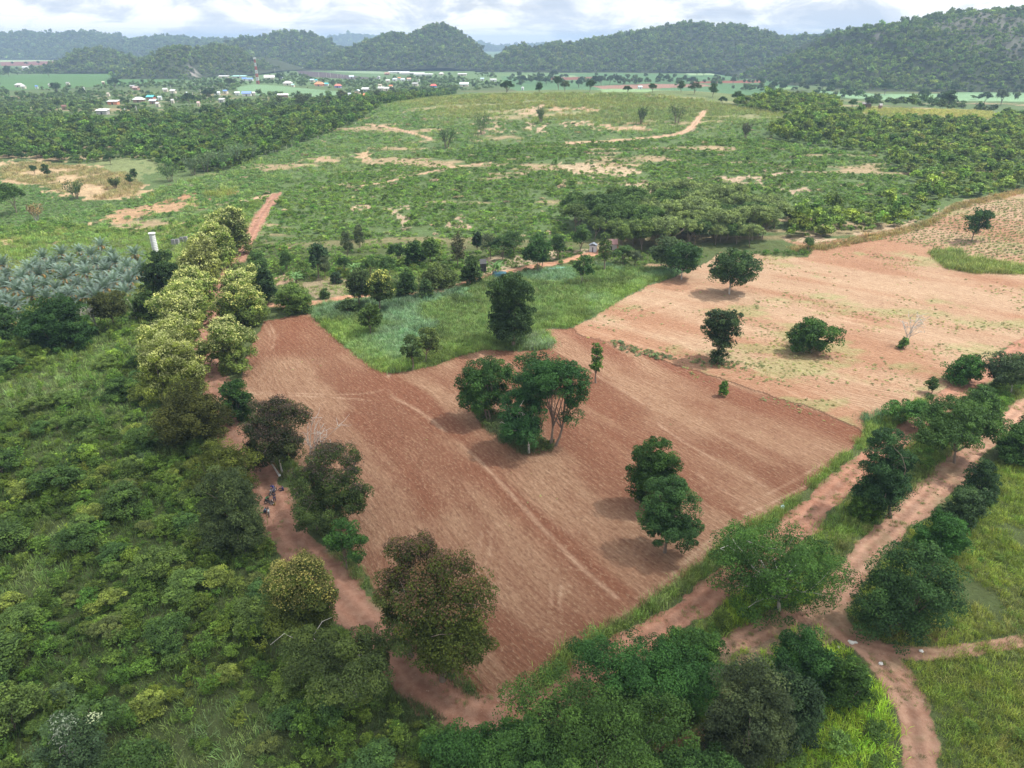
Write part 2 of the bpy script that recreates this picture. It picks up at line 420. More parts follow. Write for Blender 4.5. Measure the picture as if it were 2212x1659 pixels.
def build_ground():
    az = np.radians(np.concatenate([np.linspace(-80, -52, 40)[:-1], np.linspace(-52, 52, 1100), np.linspace(52, 80, 40)[1:]]))
    dep = np.radians(np.concatenate([np.linspace(66, 56, 30)[:-1], np.linspace(56, 9, 560)[:-1], np.geomspace(9, 0.32, 420)]))
    d = CAMH / np.tan(dep)
    A, D = np.meshgrid(az, d)
    # keep rows straight across the view: distance counts along +y
    X = D * np.tan(np.clip(A, -1.4, 1.4)); Y = D.copy()
    far = np.abs(A) > math.radians(60)
    nr, nc = X.shape
    x, y = X.ravel(), Y.ravel()
    z = height(x, y)
    n = len(x)
    jx = x + (fbm(x, y, 5.0, 4, 21, 0.65) - 0.5) * np.clip(y / 55, 1.2, 14); jy = y + (fbm(x, y, 5.0, 4, 33, 0.65) - 0.5) * np.clip(y / 55, 1.2, 14)
    # --- default ground under the plants
    g = fbm(x, y, 30, 4, 3)[:, None]
    col = np.array([0.075, 0.105, 0.035]) * (1 - g) + np.array([0.12, 0.15, 0.055]) * g
    hill = (sstep(215, 260, y) * (1 - sstep(900, 1100, y)))[:, None]
    g2 = sstep(0.62, 0.69, fbm(x * 0.4, y * 1.25, 22, 4, 41, 0.6))[:, None]
    col = col * (1 - hill * g2) + np.array([0.40, 0.30, 0.18]) * hill * g2
    top = sstep(13.5, 19.0, z + 6 * (fbm(x, y, 40, 3, 8) - 0.5))[:, None]
    col = col * (1 - top) + np.array([0.30, 0.30, 0.15]) * top
    farm = sstep(1000, 1300, y)[:, None]
    g3 = fbm(x, y, 220, 3, 77)[:, None]
    col = col * (1 - farm) + (np.array([0.09, 0.15, 0.055]) * (1 - g3) + np.array([0.17, 0.28, 0.11]) * g3) * farm
    hg = (sstep(225, 245, y) * (1 - sstep(1000, 1200, y)))[:, None] * 0.75
    col = col * (1 - hg) + (np.array([0.085, 0.15, 0.05]) * (1 - g) + np.array([0.145, 0.215, 0.08]) * g) * hg * (1 - g2) + col * hg * g2
    cls = np.zeros(n, int)                              # 0 ground
    far_j = np.clip(y / 90, 0.6, 5)
    px_, py_ = x + (fbm(x, y, 7, 3, 61, 0.7) - 0.5) * 5 * far_j, y + (fbm(x, y, 7, 3, 71, 0.7) - 0.5) * 9 * far_j
    for c, pw in NPATCH:
        m = inside(pw, px_, py_)
        sp = fbm(x[m], y[m], 2.5, 3, 5)[:, None]
        col[m] = np.array(c) * (0.8 + 0.4 * sp)
    m = inside(P['green'], jx, jy); cls[m] = 3; col[m] = np.array([0.13, 0.19, 0.085])
    fuv = np.zeros((n, 3))
    def setdir(mask, a, b):
        pa, pb = W(np.array([a[0], b[0]], float), np.array([a[1], b[1]], float))
        v = (pb - pa) / np.hypot(*(pb - pa))
        fuv[mask, 0] = x[mask] * v[0] + y[mask] * v[1]
        fuv[mask, 1] = -x[mask] * v[1] + y[mask] * v[0]
    # --- lighter stubble field on the right
    m = inside(P['stubble'], jx, jy); cls[m] = 2
    k = np.where(m)[0]
    setdir(k, (1659, 649), (2151, 755))
    fuv[k, 1] += (fbm(x[k], y[k], 70, 2, 52) - 0.5) * 22
    u, v = fuv[k, 0], fuv[k, 1]
    q = fbm(u / 6, v, 9, 4, 16)[:, None]; q2 = fbm(x[k], y[k], 35, 3, 19)[:, None]
    w = sstep(0.42, 0.62, q * 0.55 + q2 * 0.45)
    col[k] = np.array([0.345, 0.237, 0.152]) * (1 - w) + np.array([0.285, 0.158, 0.094]) * w
    gr = sstep(0.56, 0.70, fbm(x[k], y[k] * 1.6, 14, 5, 99, 0.62))[:, None]
    col[k] = col[k] * (1 - gr * 0.6) + np.array([0.22, 0.24, 0.10]) * gr * 0.6
    # --- ploughed near field
    m = inside(P['plough'], jx, jy); cls[m] = 1
    k = np.where(m)[0]
    setdir(k, (860, 860), (1350, 1290))
    wb = (fbm(x[k], y[k], 60, 2, 12) - 0.5) * 8
    fuv[k, 1] += wb
    u, v = fuv[k, 0], fuv[k, 1]
    q = fbm(u / 7, v, 6, 4, 14)[:, None]; q2 = fbm(x[k], y[k], 18, 3, 15)[:, None]
    red = sstep(0.44, 0.60, q * 0.55 + q2 * 0.45)
    col[k] = np.array([0.285, 0.170, 0.104]) * (1 - red) + np.array([0.195, 0.092, 0.053]) * red
    # darker red soil along the far edge
    dl = dist_line(line([(1230,710),(1330,748),(1450,790),(1600,838),(1760,890),(1868,940)]), x[k], y[k], 9)
    w = (1 - sstep(1.5, 10, dl))[:, None] * 0.9
    w = w * sstep(0.25, 0.45, q)
    col[k] = col[k] * (1 - w) + np.array([0.18, 0.07, 0.04]) * w
    for pp, rad in (([(1230,850),(1290,900),(1360,960),(1450,1030),(1540,1090)], 9), ([(1190,960),(1250,1000),(1340,1060)], 7), ([(830,825),(900,860),(960,920),(1020,990)], 9), ([(1040,1010),(1120,1080),(1220,1170),(1330,1270)], 5), ([(760,900),(850,990),(930,1090)], 4), ([(1560,870),(1700,880),(1840,925)], 8), ([(560,700),(640,700),(600,760)], 6)):
        dl = dist_line(line(pp), x[k], y[k], rad * 1.4)
        w = (1 - sstep(0, rad * 1.3, dl))[:, None] * sstep(0.25, 0.5, q) * 0.95
        col[k] = col[k] * (1 - w) + np.array([0.185, 0.076, 0.042]) * w
    # --- tyre tracks pressed into the fields
    for pp, wd, st in (
        ([(840,800),(838,835),(850,858),(900,885),(960,930),(1050,1010),(1120,1085),(1190,1160),(1260,1230),(1330,1290)], 0.45, 0.6),
        ([(530,852),(600,853),(700,858),(770,862),(800,866)], 0.3, 0.7), ([(530,848),(620,849),(740,852),(800,848),(832,838),(842,808)], 0.3, 0.6),
        ([(1420,915),(1470,950),(1530,985),(1590,1015),(1650,1050)], 0.32, 0.8), ([(1290,812),(1340,842),(1390,872)], 0.28, 0.7),
        ([(1500,1020),(1545,1050),(1610,1085),(1660,1110)], 0.3, 0.5),
        ([(1600,1100),(1650,1072),(1720,1035),(1780,1000)], 0.35, 0.6), ([(1610,1112),(1670,1085),(1740,1050)], 0.3, 0.6), ([(1480,1215),(1560,1165),(1610,1120)], 0.35, 0.5),
        ([(1250,1395),(1330,1340),(1420,1270),(1500,1195),(1580,1130)], 0.4, 0.55), ([(1100,1500),(1200,1440),(1300,1375),(1400,1300)], 0.4, 0.5),
        ([(570,700),(582,720),(580,745),(568,765)], 0.3, 0.7), ([(580,695),(592,720),(590,748),(575,772)], 0.3, 0.7),
        ([(1040,1150),(1034,1195)], 0.3, 0.6), ([(1062,1150),(1058,1200)], 0.3, 0.6), ([(1190,1265),(1192,1310)], 0.3, 0.6), ([(1212,1265),(1208,1315)], 0.3, 0.6),
        ([(1560,638),(1659,649),(1800,680),(1960,712),(2140,755)], 0.5, 0.7), ([(1575,632),(1670,660),(1820,693),(1960,722),(2130,765)], 0.5, 0.5),
        ([(1270,712),(1380,745),(1500,782),(1620,815),(1760,868)], 0.4, 0.5), ([(1600,790),(1720,830),(1850,885)], 0.4, 0.4),
        ([(1330,690),(1420,655),(1520,615)], 0.4, 0.35), ([(1340,705),(1440,668),(1540,632)], 0.4, 0.35)):
        pw = line(pp)
        dl = dist_line(pw, x, y, 3)
        kk = np.where((dl < 2.2) & ((cls == 1) | (cls == 2)))[0]
        wide = wd * 0.85 * np.clip(y[kk] / 130, 1, 3)
        w = (np.exp(-(dl[kk] / wide) ** 2) * st * 0.62 * sstep(0.25, 0.6, fbm(x[kk], y[kk], 5, 3, 2, 0.6)) * 1.3)[:, None].clip(0, 1)
        col[kk] = col[kk] * (1 - w) + np.array([0.50, 0.35, 0.235]) * w
    # --- dirt tracks
    wob35 = fbm(x, y, 7, 4, 88, 0.7) - 0.5
    for key, code, c0 in (('hill', 4, (0.42, 0.29, 0.19)), ('yard', 7, (0.37, 0.20, 0.12)), ('track', 4, (0.27, 0.140, 0.094)), ('path', 6, (0.34, 0.198, 0.135)), ('road', 5, (0.29, 0.14, 0.09))):
        for pw, half in R[key]:
            dl = dist_line(pw, x, y, half * 2.5)
            edge = half * (1.0 + 1.5 * wob35)
            mm = dl < edge
            cls[mm] = code
            kk = np.where(mm)[0]
            rut = (np.exp(-((dl[kk] - half * 0.42) / 0.35) ** 2) * 0.30 - np.exp(-(dl[kk] / 0.4) ** 2) * 0.22 - sstep(0.6, 1.0, dl[kk] / half) * 0.18)[:, None]
            col[kk] = np.array(c0) * (0.86 + 0.28 * fbm(x[kk], y[kk], 6, 4, 7)[:, None]) * (1 + rut)
            sl = (fbm(x[kk], y[kk], 2.4, 3, 18)[:, None])
            weeds = sstep(0.50, 0.70, sl) * sstep(0.55, 1.0, (dl[kk] / half))[:, None] * 0.6
            if key == 'path': weeds = np.maximum(weeds, sstep(0.52, 0.72, sl) * 0.35)
            col[kk] = col[kk] * (1 - weeds) + np.array([0.12, 0.15, 0.06]) * weeds
    for pp in ([(640,418),(740,398),(860,380),(960,356)], [(430,452),(520,432),(600,418)], [(690,352),(780,330),(850,318)], [(560,372),(640,356),(720,345)], [(1100,345),(1250,338),(1420,345)], [(1050,322),(1180,316),(1300,322),(1500,318)],
               [(880,310),(960,300),(1040,305)], [(1180,250),(1300,246),(1400,250)], [(1480,360),(1600,350),(1720,362)], [(1560,410),(1700,398),(1850,402)], [(1250,395),(1400,398),(1540,420)], [(980,248),(1080,240),(1150,244)]):
        dl = dist_line(line(pp), x, y, 9)
        mm = dl < 6
        brk = sstep(0.40, 0.56, fbm(x[mm], y[mm], 16, 3, 64))
        w = (np.exp(-(dl[mm] / 1.5) ** 2) * brk)[:, None]
        col[mm] = col[mm] * (1 - w) + np.array([0.44, 0.33, 0.20]) * w
    # --- far fields
    fcode = 10
    names = {}
    for nme, c, pw in FARP:
        m = inside(pw, x, y)
        cls[m] = fcode; names[fcode] = nme
        stripe = fbm(x[m] / 9, y[m], 24, 3, 6)[:, None]
        col[m] = np.array(c) * (0.84 + 0.32 * stripe)
        fcode += 1
    co = np.stack([x, y, z], 1)
    i = np.arange(nr - 1)[:, None] * nc + np.arange(nc - 1)[None, :]
    i = i.ravel()
    faces = np.stack([i, i + 1, i + nc + 1, i + nc], 1)
    fc = cls[faces[:, 0]]
    spec = {0: ('ground', 'veg'), 1: ('ploughed_field', 'plough'), 2: ('stubble_field', 'stubble'), 3: ('grass_field', 'veg'),
            4: ('dirt_track', 'track'), 5: ('dirt_road', 'track'), 6: ('dirt_path', 'track'), 7: ('yard_path', 'track')}
    for code in np.unique(fc):
        f = faces[fc == code]
        used, inv = np.unique(f, return_inverse=True)
        nm, mk = spec.get(code, (names.get(code), 'veg'))
        me = grid_mesh(nm, co[used], inv.reshape(-1, 4))
        a = me.attributes.new('col', 'FLOAT_COLOR', 'POINT')
        a.data.foreach_set('color', np.concatenate([col[used], np.ones((len(used), 1))], 1).astype(np.float32).ravel())
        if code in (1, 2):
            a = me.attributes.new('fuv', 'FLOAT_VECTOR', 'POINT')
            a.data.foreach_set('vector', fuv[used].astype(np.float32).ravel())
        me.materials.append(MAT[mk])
        o = bpy.data.objects.new(nm, me); COL.objects.link(o)
        o['kind'] = 'structure'
def grid_mesh(name, co, faces, smooth=True):
    me = bpy.data.meshes.new(name)
    k = faces.shape[1]
    me.vertices.add(len(co)); me.vertices.foreach_set('co', co.astype(np.float32).ravel())
    me.loops.add(faces.size); me.loops.foreach_set('vertex_index', faces.astype(np.int32).ravel())
    me.polygons.add(len(faces))
    me.polygons.foreach_set('loop_start', np.arange(0, faces.size, k, dtype=np.int32))
    me.polygons.foreach_set('loop_total', np.full(len(faces), k, dtype=np.int32))
    me.polygons.foreach_set('use_smooth', np.full(len(faces), smooth))
    me.update(calc_edges=True)
    return me
build_ground()

# ------------------------------------------------------------------ foliage
def leaf_material(name, src, trans=0.2, yellow=0.35, rough=0.6):
    m, t = new_mat(name)
    if src == 'instance':
        tint = attr(t, 'tint', 'INSTANCER')
    else:
        tint = N(t, 'ShaderNodeObjectInfo').outputs['Color']
    lv = attr(t, 'lv', out='Fac'); cv = attr(t, 'cv', out='Fac')
    k = fmath(t, 'ADD', fmath(t, 'MULTIPLY', lv, 0.6), fmath(t, 'MULTIPLY', cv, 0.8))
    k = fmath(t, 'ADD', k, 0.3)
    sc_ = N(t, 'ShaderNodeVectorMath', operation='SCALE'); L(t, tint, sc_.inputs[0]); L(t, k, sc_.inputs['Scale'])
    young = vmath(t, 'MULTIPLY', sc_.outputs[0], (1.55, 1.35, 0.75))
    c = mixc(t, fmath(t, 'MULTIPLY', ramp(t, cv, [(0.5, (0, 0, 0)), (1.0, (1, 1, 1))]), yellow), sc_.outputs[0], young)
    p = N(t, 'ShaderNodeBsdfPrincipled'); L(t, c, p.inputs['Base Color'])
    p.inputs['Roughness'].default_value = rough
    p.inputs['Specular IOR Level'].default_value = 0.14
    tr = N(t, 'ShaderNodeBsdfTranslucent'); L(t, vmath(t, 'MULTIPLY', c, (1.1, 1.3, 0.6)), tr.inputs[0])
    mx = N(t, 'ShaderNodeMixShader'); mx.inputs[0].default_value = trans
    L(t, p.outputs[0], mx.inputs[1]); L(t, tr.outputs[0], mx.inputs[2])
    o = N(t, 'ShaderNodeOutputMaterial'); L(t, mx.outputs[0], o.inputs[0])
    return m
MAT['leaf_i'] = leaf_material('leaf_mass', 'instance')
MAT['leaf'] = leaf_material('leaf', 'object')
MAT['bark'] = plain('bark', (0.20, 0.155, 0.12), 0.9, 0.4, 8, 0.35)
MAT['pale_bark'] = plain('pale_bark', (0.46, 0.43, 0.39), 0.9, 0.3, 8, 0.2)

def unit(v):
    return v / (np.linalg.norm(v, axis=1, keepdims=True) + 1e-9)
def sphere_dirs(n, rng, up=0.0):
    v = unit(rng.normal(size=(n, 3)))
    v[:, 2] += up
    return unit(v)
class Quads:
    """collects loose quads with two random numbers each"""
    def __init__(s): s.V, s.lv, s.cv = [], [], []
    def leaves(s, Pn, Nn, size, asp, rng, cv, fold=0.25, T=None):
        n = len(Pn)
        if T is None: T = rng.normal(size=(n, 3))
        T = unit(T - (T * Nn).sum(1, keepdims=True) * Nn)
        B = np.cross(Nn, T)
        sz = (size * (0.65 + 0.7 * rng.random(n)))[:, None] if np.ndim(size) == 0 else size[:, None]
        q = np.stack([Pn - T * sz, Pn + B * sz * asp + Nn * sz * fold, Pn + T * sz, Pn - B * sz * asp + Nn * sz * fold], 1)
        s.V.append(q); s.lv.append(rng.random(n)); s.cv.append(cv if np.ndim(cv) else np.full(n, cv))
    def mesh(s, name, mats):
        V = np.concatenate(s.V).reshape(-1, 3); n = len(V) // 4
        me = grid_mesh(name, V, np.arange(n * 4).reshape(n, 4), False)
        for nm, arr in (('lv', s.lv), ('cv', s.cv)):
            a = me.attributes.new(nm, 'FLOAT', 'FACE'); a.data.foreach_set('value', np.concatenate(arr).astype(np.float32))
        for mm in mats: me.materials.append(mm)
        return me
def crown(q, lobes, ncl, rc, nl, leaf, rng, flat=0.7, asp=0.5, low=-0.35, inner=0.6, upn=0.45):
    """leaf clumps spread over egg-shaped lobes; returns the clump centres"""
    lobes = np.array(lobes, float)
    wgt = lobes[:, 3] * lobes[:, 4] + lobes[:, 3] * lobes[:, 5]; wgt /= wgt.sum()
    k = rng.choice(len(lobes), ncl, p=wgt)
    d = sphere_dirs(ncl, rng, 0.25)
    d[:, 2] = np.where(d[:, 2] < low, -d[:, 2] * 0.6, d[:, 2])
    rr = inner + (1 - inner) * rng.random(ncl) ** 0.6
    C = lobes[k, :3] + d * lobes[k, 3:6] * rr[:, None]
    R_ = rc * (0.6 + 0.75 * rng.random(ncl))
    cvs = rng.random(ncl)
    idx = np.repeat(np.arange(ncl), nl)
    n = len(idx)
    dd = sphere_dirs(n, rng, 0.3)
    Pn = C[idx] + dd * (R_[idx] * (0.55 + 0.45 * rng.random(n) ** 0.6))[:, None] * np.array([1, 1, flat])
    Nn = unit(dd * 0.55 + np.array([0, 0, upn]) + rng.normal(size=(n, 3)) * 0.45)
    q.leaves(Pn, Nn, leaf, asp, rng, np.clip(cvs[idx] + rng.normal(size=n) * 0.08, 0, 1))
    return C
def tube(V, F, pts, rad, sides=6):
    pts = np.array(pts, float); base = sum(len(v) for v in V)
    ring = []
    for i, p in enumerate(pts):
        d = pts[min(i + 1, len(pts) - 1)] - pts[max(i - 1, 0)]; d = d / (np.linalg.norm(d) + 1e-9)
        a = np.cross(d, [0.3, 0.9, 0.1]); a /= np.linalg.norm(a) + 1e-9; b = np.cross(d, a)
        th = np.arange(sides) * 2 * math.pi / sides
        ring.append(p + rad[i] * (np.cos(th)[:, None] * a + np.sin(th)[:, None] * b))
    V.append(np.concatenate(ring))
    for i in range(len(pts) - 1):
        for s in range(sides):
            s2 = (s + 1) % sides
            F.append((base + i * sides + s, base + i * sides + s2, base + (i + 1) * sides + s2, base + (i + 1) * sides + s))
def bend(a, b, rng, n=4, amt=0.12, rise=0.15):
    a, b = np.array(a, float), np.array(b, float); l = np.linalg.norm(b - a)
    off = rng.normal(size=3) * l * amt
    return [a + (b - a) * t + off * math.sin(math.pi * t) + np.array([0, 0, rise * l * math.sin(math.pi * t)]) for t in np.linspace(0, 1, n + 1)]
def trunk_mesh(name, h, fork, r, targets, rng, mat, lean=(0, 0), stems=1, twigs=0, r_tip=0.025):
    V, F = [], []
    for s in range(stems):
        o = rng.normal(size=2) * (r * 1.4 if stems > 1 else 0)
        top = np.array([lean[0] + o[0] * 2.5, lean[1] + o[1] * 2.5, fork])
        path = bend((o[0], o[1], -0.4), top, rng, 5, 0.04, 0)
        tube(V, F, path, [r * (1.35 if i == 0 else 1.0 - 0.09 * i) / (stems ** 0.4) for i in range(len(path))], 7)
        mine = targets[s::stems]
        for k, tg in enumerate(mine):
            start = path[-1] if k % 3 else path[-2]
            p2 = bend(start, tg, rng, 4, 0.07, 0.1 if tg[2] > start[2] else -0.05)
            r1 = r * (0.5 if k < 4 else 0.28) / (stems ** 0.4)
            tube(V, F, p2, [max(r_tip, r1 * (1 - 0.22 * i)) for i in range(len(p2))], 5)
            for w in range(twigs):
                t0 = p2[rng.integers(2, 5)]
                d = unit(rng.normal(size=(1, 3)))[0]; d[2] = abs(d[2]) * 0.8
                ln = np.linalg.norm(tg - start) * (0.25 + 0.2 * rng.random())
                p3 = bend(t0, t0 + d * ln, rng, 2, 0.1, 0.1)
                tube(V, F, p3, [r_tip * 1.6, r_tip, r_tip * 0.6], 4)
    me = grid_mesh(name, np.concatenate(V), np.array(F), True)
    me.materials.append(mat)
    return me

def blade_tuft(rng, blades=34, spread=0.5, hgt=1.0, wid=0.03, lean=0.6):
    q = Quads()
    n = blades
    b = np.concatenate([(rng.normal(size=(n, 2)) * spread * 0.45), np.zeros((n, 1))], 1)
    d = sphere_dirs(n, rng, 0); d[:, 2] = 0; d = unit(d)
    H = hgt * (0.55 + 0.6 * rng.random(n)); ln = lean * H * rng.random(n)
    mid = b + d * (ln * 0.35)[:, None] + np.array([0, 0, 1]) * (H * 0.62)[:, None]
    tip = b + d * ln[:, None] + np.array([0, 0, 1]) * H[:, None] * (1 - 0.25 * rng.random(n))[:, None]
    side = unit(np.cross(d, [0, 0, 1.0])) * wid
    q.V.append(np.stack([b - side, b + side, mid + side * 1.2, mid - side * 1.2], 1)); q.lv.append(rng.random(n)); q.cv.append(rng.random(n) * 0.7)
    q.V.append(np.stack([mid - side * 1.2, mid + side * 1.2, tip + side * 0.2, tip - side * 0.2], 1)); q.lv.append(q.lv[0]); q.cv.append(q.cv[0])
    return q

PROTO = {}
def proto_collection(key, meshes):
    c = bpy.data.collections.new('kinds_' + key)
    for i, me in enumerate(meshes):
        o = bpy.data.objects.new('%s_kind_%02d' % (key, i), me)
        c.objects.link(o)
    PROTO[key] = (c, len(meshes))
def make_protos():
    li = [MAT['leaf_i']]
    def lob(rng, n, w, h, low=0.35):
        out = [(0, 0, h * 0.52, w * 0.33, w * 0.33, h * 0.42)]
        for _ in range(n):
            a = rng.random() * 6.28; r = w * (0.14 + 0.14 * rng.random())
            out.append((r * math.cos(a), r * math.sin(a), h * (low + (0.8 - low) * rng.random()), w * (0.15 + .1 * rng.random()), w * (0.15 + .1 * rng.random()), h * (0.16 + .1 * rng.random())))
        return out
    ms = []
    for i in range(7):
        rng = np.random.default_rng(100 + i); q = Quads()
        crown(q, lob(rng, 5, 1.1, 0.8, 0.25), 44, 0.12, 30, 0.036, rng, 0.8, 0.55)
        ms.append(q.mesh('shrub_leaves', li))
    proto_collection('shrub', ms)
    ms = []
    for i in range(6):
        rng = np.random.default_rng(200 + i); q = Quads()
        crown(q, lob(rng, 5, 1.0, 0.95, 0.4), 26, 0.15, 11, 0.085, rng, 0.8, 0.6)
        ms.append(q.mesh('canopy_leaves', li))
    proto_collection('canopy', ms)
    ms = []
    for i in range(6):
        rng = np.random.default_rng(300 + i); q = Quads()
        crown(q, [(0, 0, 0.2, 0.45, 0.45, 0.28), (0.2, 0.1, 0.25, 0.25, 0.25, 0.2)], 14, 0.17, 13, 0.075, rng, 0.8, 0.5)
        ms.append(q.mesh('herb_leaves', li))
    proto_collection('herb', ms)
    ms = [blade_tuft(np.random.default_rng(400 + i), 46, 1.0, 1.0, 0.02, 0.8).mesh('tuft_blades', li) for i in range(6)]
    proto_collection('tuft', ms)
    ms = []
    for i in range(4):                                   # young feathery plants on thin stems
        rng = np.random.default_rng(500 + i); q = Quads()
        for k in range(7):
            a = rng.random() * 6.28; tip = np.array([math.cos(a) * 0.35, math.sin(a) * 0.35, 0.55 + 0.5 * rng.random()])
            m_ = 22; tt = rng.random(m_)[:, None] * 0.75 + 0.25
            Pn = tip * tt + rng.normal(size=(m_, 3)) * 0.07
            q.leaves(Pn, unit(rng.normal(size=(m_, 3)) * 0.5 + [0, 0, 0.8]), 0.075, 0.4, rng, rng.random())
        ms.append(q.mesh('sprig_leaves', li))
    proto_collection('sprig', ms)
make_protos()

def scatter_group(key):
    g = bpy.data.node_groups.new('scatter_' + key, 'GeometryNodeTree')
    g.interface.new_socket('Geometry', in_out='INPUT', socket_type='NodeSocketGeometry')
    g.interface.new_socket('Geometry', in_out='OUTPUT', socket_type='NodeSocketGeometry')
    i, o = N(g, 'NodeGroupInput'), N(g, 'NodeGroupOutput')
    ci = N(g, 'GeometryNodeCollectionInfo'); ci.inputs['Collection'].default_value = PROTO[key][0]
    ci.inputs['Separate Children'].default_value = True; ci.inputs['Reset Children'].default_value = True
    ip = N(g, 'GeometryNodeInstanceOnPoints'); ip.inputs['Pick Instance'].default_value = True
    def na(nm, typ):
        n = N(g, 'GeometryNodeInputNamedAttribute', data_type=typ); n.inputs['Name'].default_value = nm
        return n.outputs['Attribute']
    e = N(g, 'FunctionNodeEulerToRotation'); L(g, na('rot', 'FLOAT_VECTOR'), e.inputs[0])
    L(g, i.outputs[0], ip.inputs['Points']); L(g, ci.outputs[0], ip.inputs['Instance'])
    L(g, na('var', 'INT'), ip.inputs['Instance Index']); L(g, e.outputs[0], ip.inputs['Rotation'])
    L(g, na('scl', 'FLOAT_VECTOR'), ip.inputs['Scale'])
    L(g, ip.outputs[0], o.inputs[0])
    return g
GROUPS = {}
TOTAL = [0]
def scatter(name, key, pos, scl, tint, rng, tilt=0.12, label=None, cat=None, kind='stuff', sink=0.0):
    """one object of countless small plants of one sort"""
    if key not in GROUPS: GROUPS[key] = scatter_group(key)
    n = len(pos); TOTAL[0] += n
    pos = np.array(pos, float); pos[:, 2] -= sink
    me = bpy.data.meshes.new(name)
    me.vertices.add(n); me.vertices.foreach_set('co', pos.astype(np.float32).ravel())
    a = me.attributes.new('var', 'INT', 'POINT'); a.data.foreach_set('value', rng.integers(0, PROTO[key][1], n).astype(np.int32))
    rot = np.stack([rng.normal(size=n) * tilt, rng.normal(size=n) * tilt, rng.random(n) * 6.283], 1)
    a = me.attributes.new('rot', 'FLOAT_VECTOR', 'POINT'); a.data.foreach_set('vector', rot.astype(np.float32).ravel())
    a = me.attributes.new('scl', 'FLOAT_VECTOR', 'POINT'); a.data.foreach_set('vector', scl.astype(np.float32).ravel())
    tint = tint * np.array([1.62, 1.54, 1.22])
    a = me.attributes.new('tint', 'FLOAT_COLOR', 'POINT'); a.data.foreach_set('color', np.concatenate([tint, np.ones((n, 1))], 1).astype(np.float32).ravel())
    o = bpy.data.objects.new(name, me); COL.objects.link(o)
    m = o.modifiers.new('scatter', 'NODES'); m.node_group = GROUPS[key]
    o['kind'] = kind
    if label: o['label'] = label
    if cat: o['category'] = cat
    return o
def cells(pw, step, rng, keep=None):
    """jittered grid of ground points in world polygons"""
    if not isinstance(pw, list): pw = [pw]
    out = []
    for p in pw:
        lo, hi = p.min(0), p.max(0)
        gx, gy = np.meshgrid(np.arange(lo[0], hi[0], step), np.arange(lo[1], hi[1], step))
        x = gx.ravel() + rng.random(gx.size) * step; y = gy.ravel() + rng.random(gx.size) * step
        m = inside(p, x, y)
        out.append(np.stack([x[m], y[m]], 1))
    a = np.concatenate(out)
    if keep is not None: a = a[keep(a[:, 0], a[:, 1])]
    return np.concatenate([a, height(a[:, 0], a[:, 1])[:, None]], 1)
def vary(cols, n, rng, x=None, y=None, scale=15, amount=0.18):
    """tints picked between a few colours, drifting over the ground"""
    cols = np.array(cols, float)
    f = rng.random(n) * 0.45 + (np.clip((fbm(x, y, scale, 3, 91) - 0.3) / 0.4, 0, 1) if x is not None else rng.random(n)) * 0.55
    f = np.clip(f, 0, 0.9999) * (len(cols) - 1)
    i = f.astype(int); t = (f - i)[:, None]
    c = cols[i] * (1 - t) + cols[np.minimum(i + 1, len(cols) - 1)] * t
    return c * (1 + amount * rng.normal(size=(n, 1))).clip(0.5, 1.6) * (1 + 0.06 * rng.normal(size=(n, 3)))
def size3(n, rng, lo, hi, tall=1.0, tv=0.25, pw=1.5):
    s = lo + (hi - lo) * rng.random(n) ** pw
    return np.stack([s, s, s * tall * (1 + tv * rng.normal(size=n)).clip(0.5, 1.6)], 1)
def off_line(x, y, keys, pad=0.3):
    m = np.ones(x.shape, bool)
    for k in keys:
        for pw, half in R[k]:
            m &= dist_line(pw, x, y, half * 2 + 4) > half + pad
    return m

G_DK, G_MD, G_LT = (0.045, 0.092, 0.028), (0.085, 0.155, 0.042), (0.14, 0.225, 0.06)
G_YL, G_OL, G_BL, G_GR = (0.21, 0.26, 0.06), (0.10, 0.125, 0.042), (0.13, 0.20, 0.13), (0.12, 0.15, 0.095)

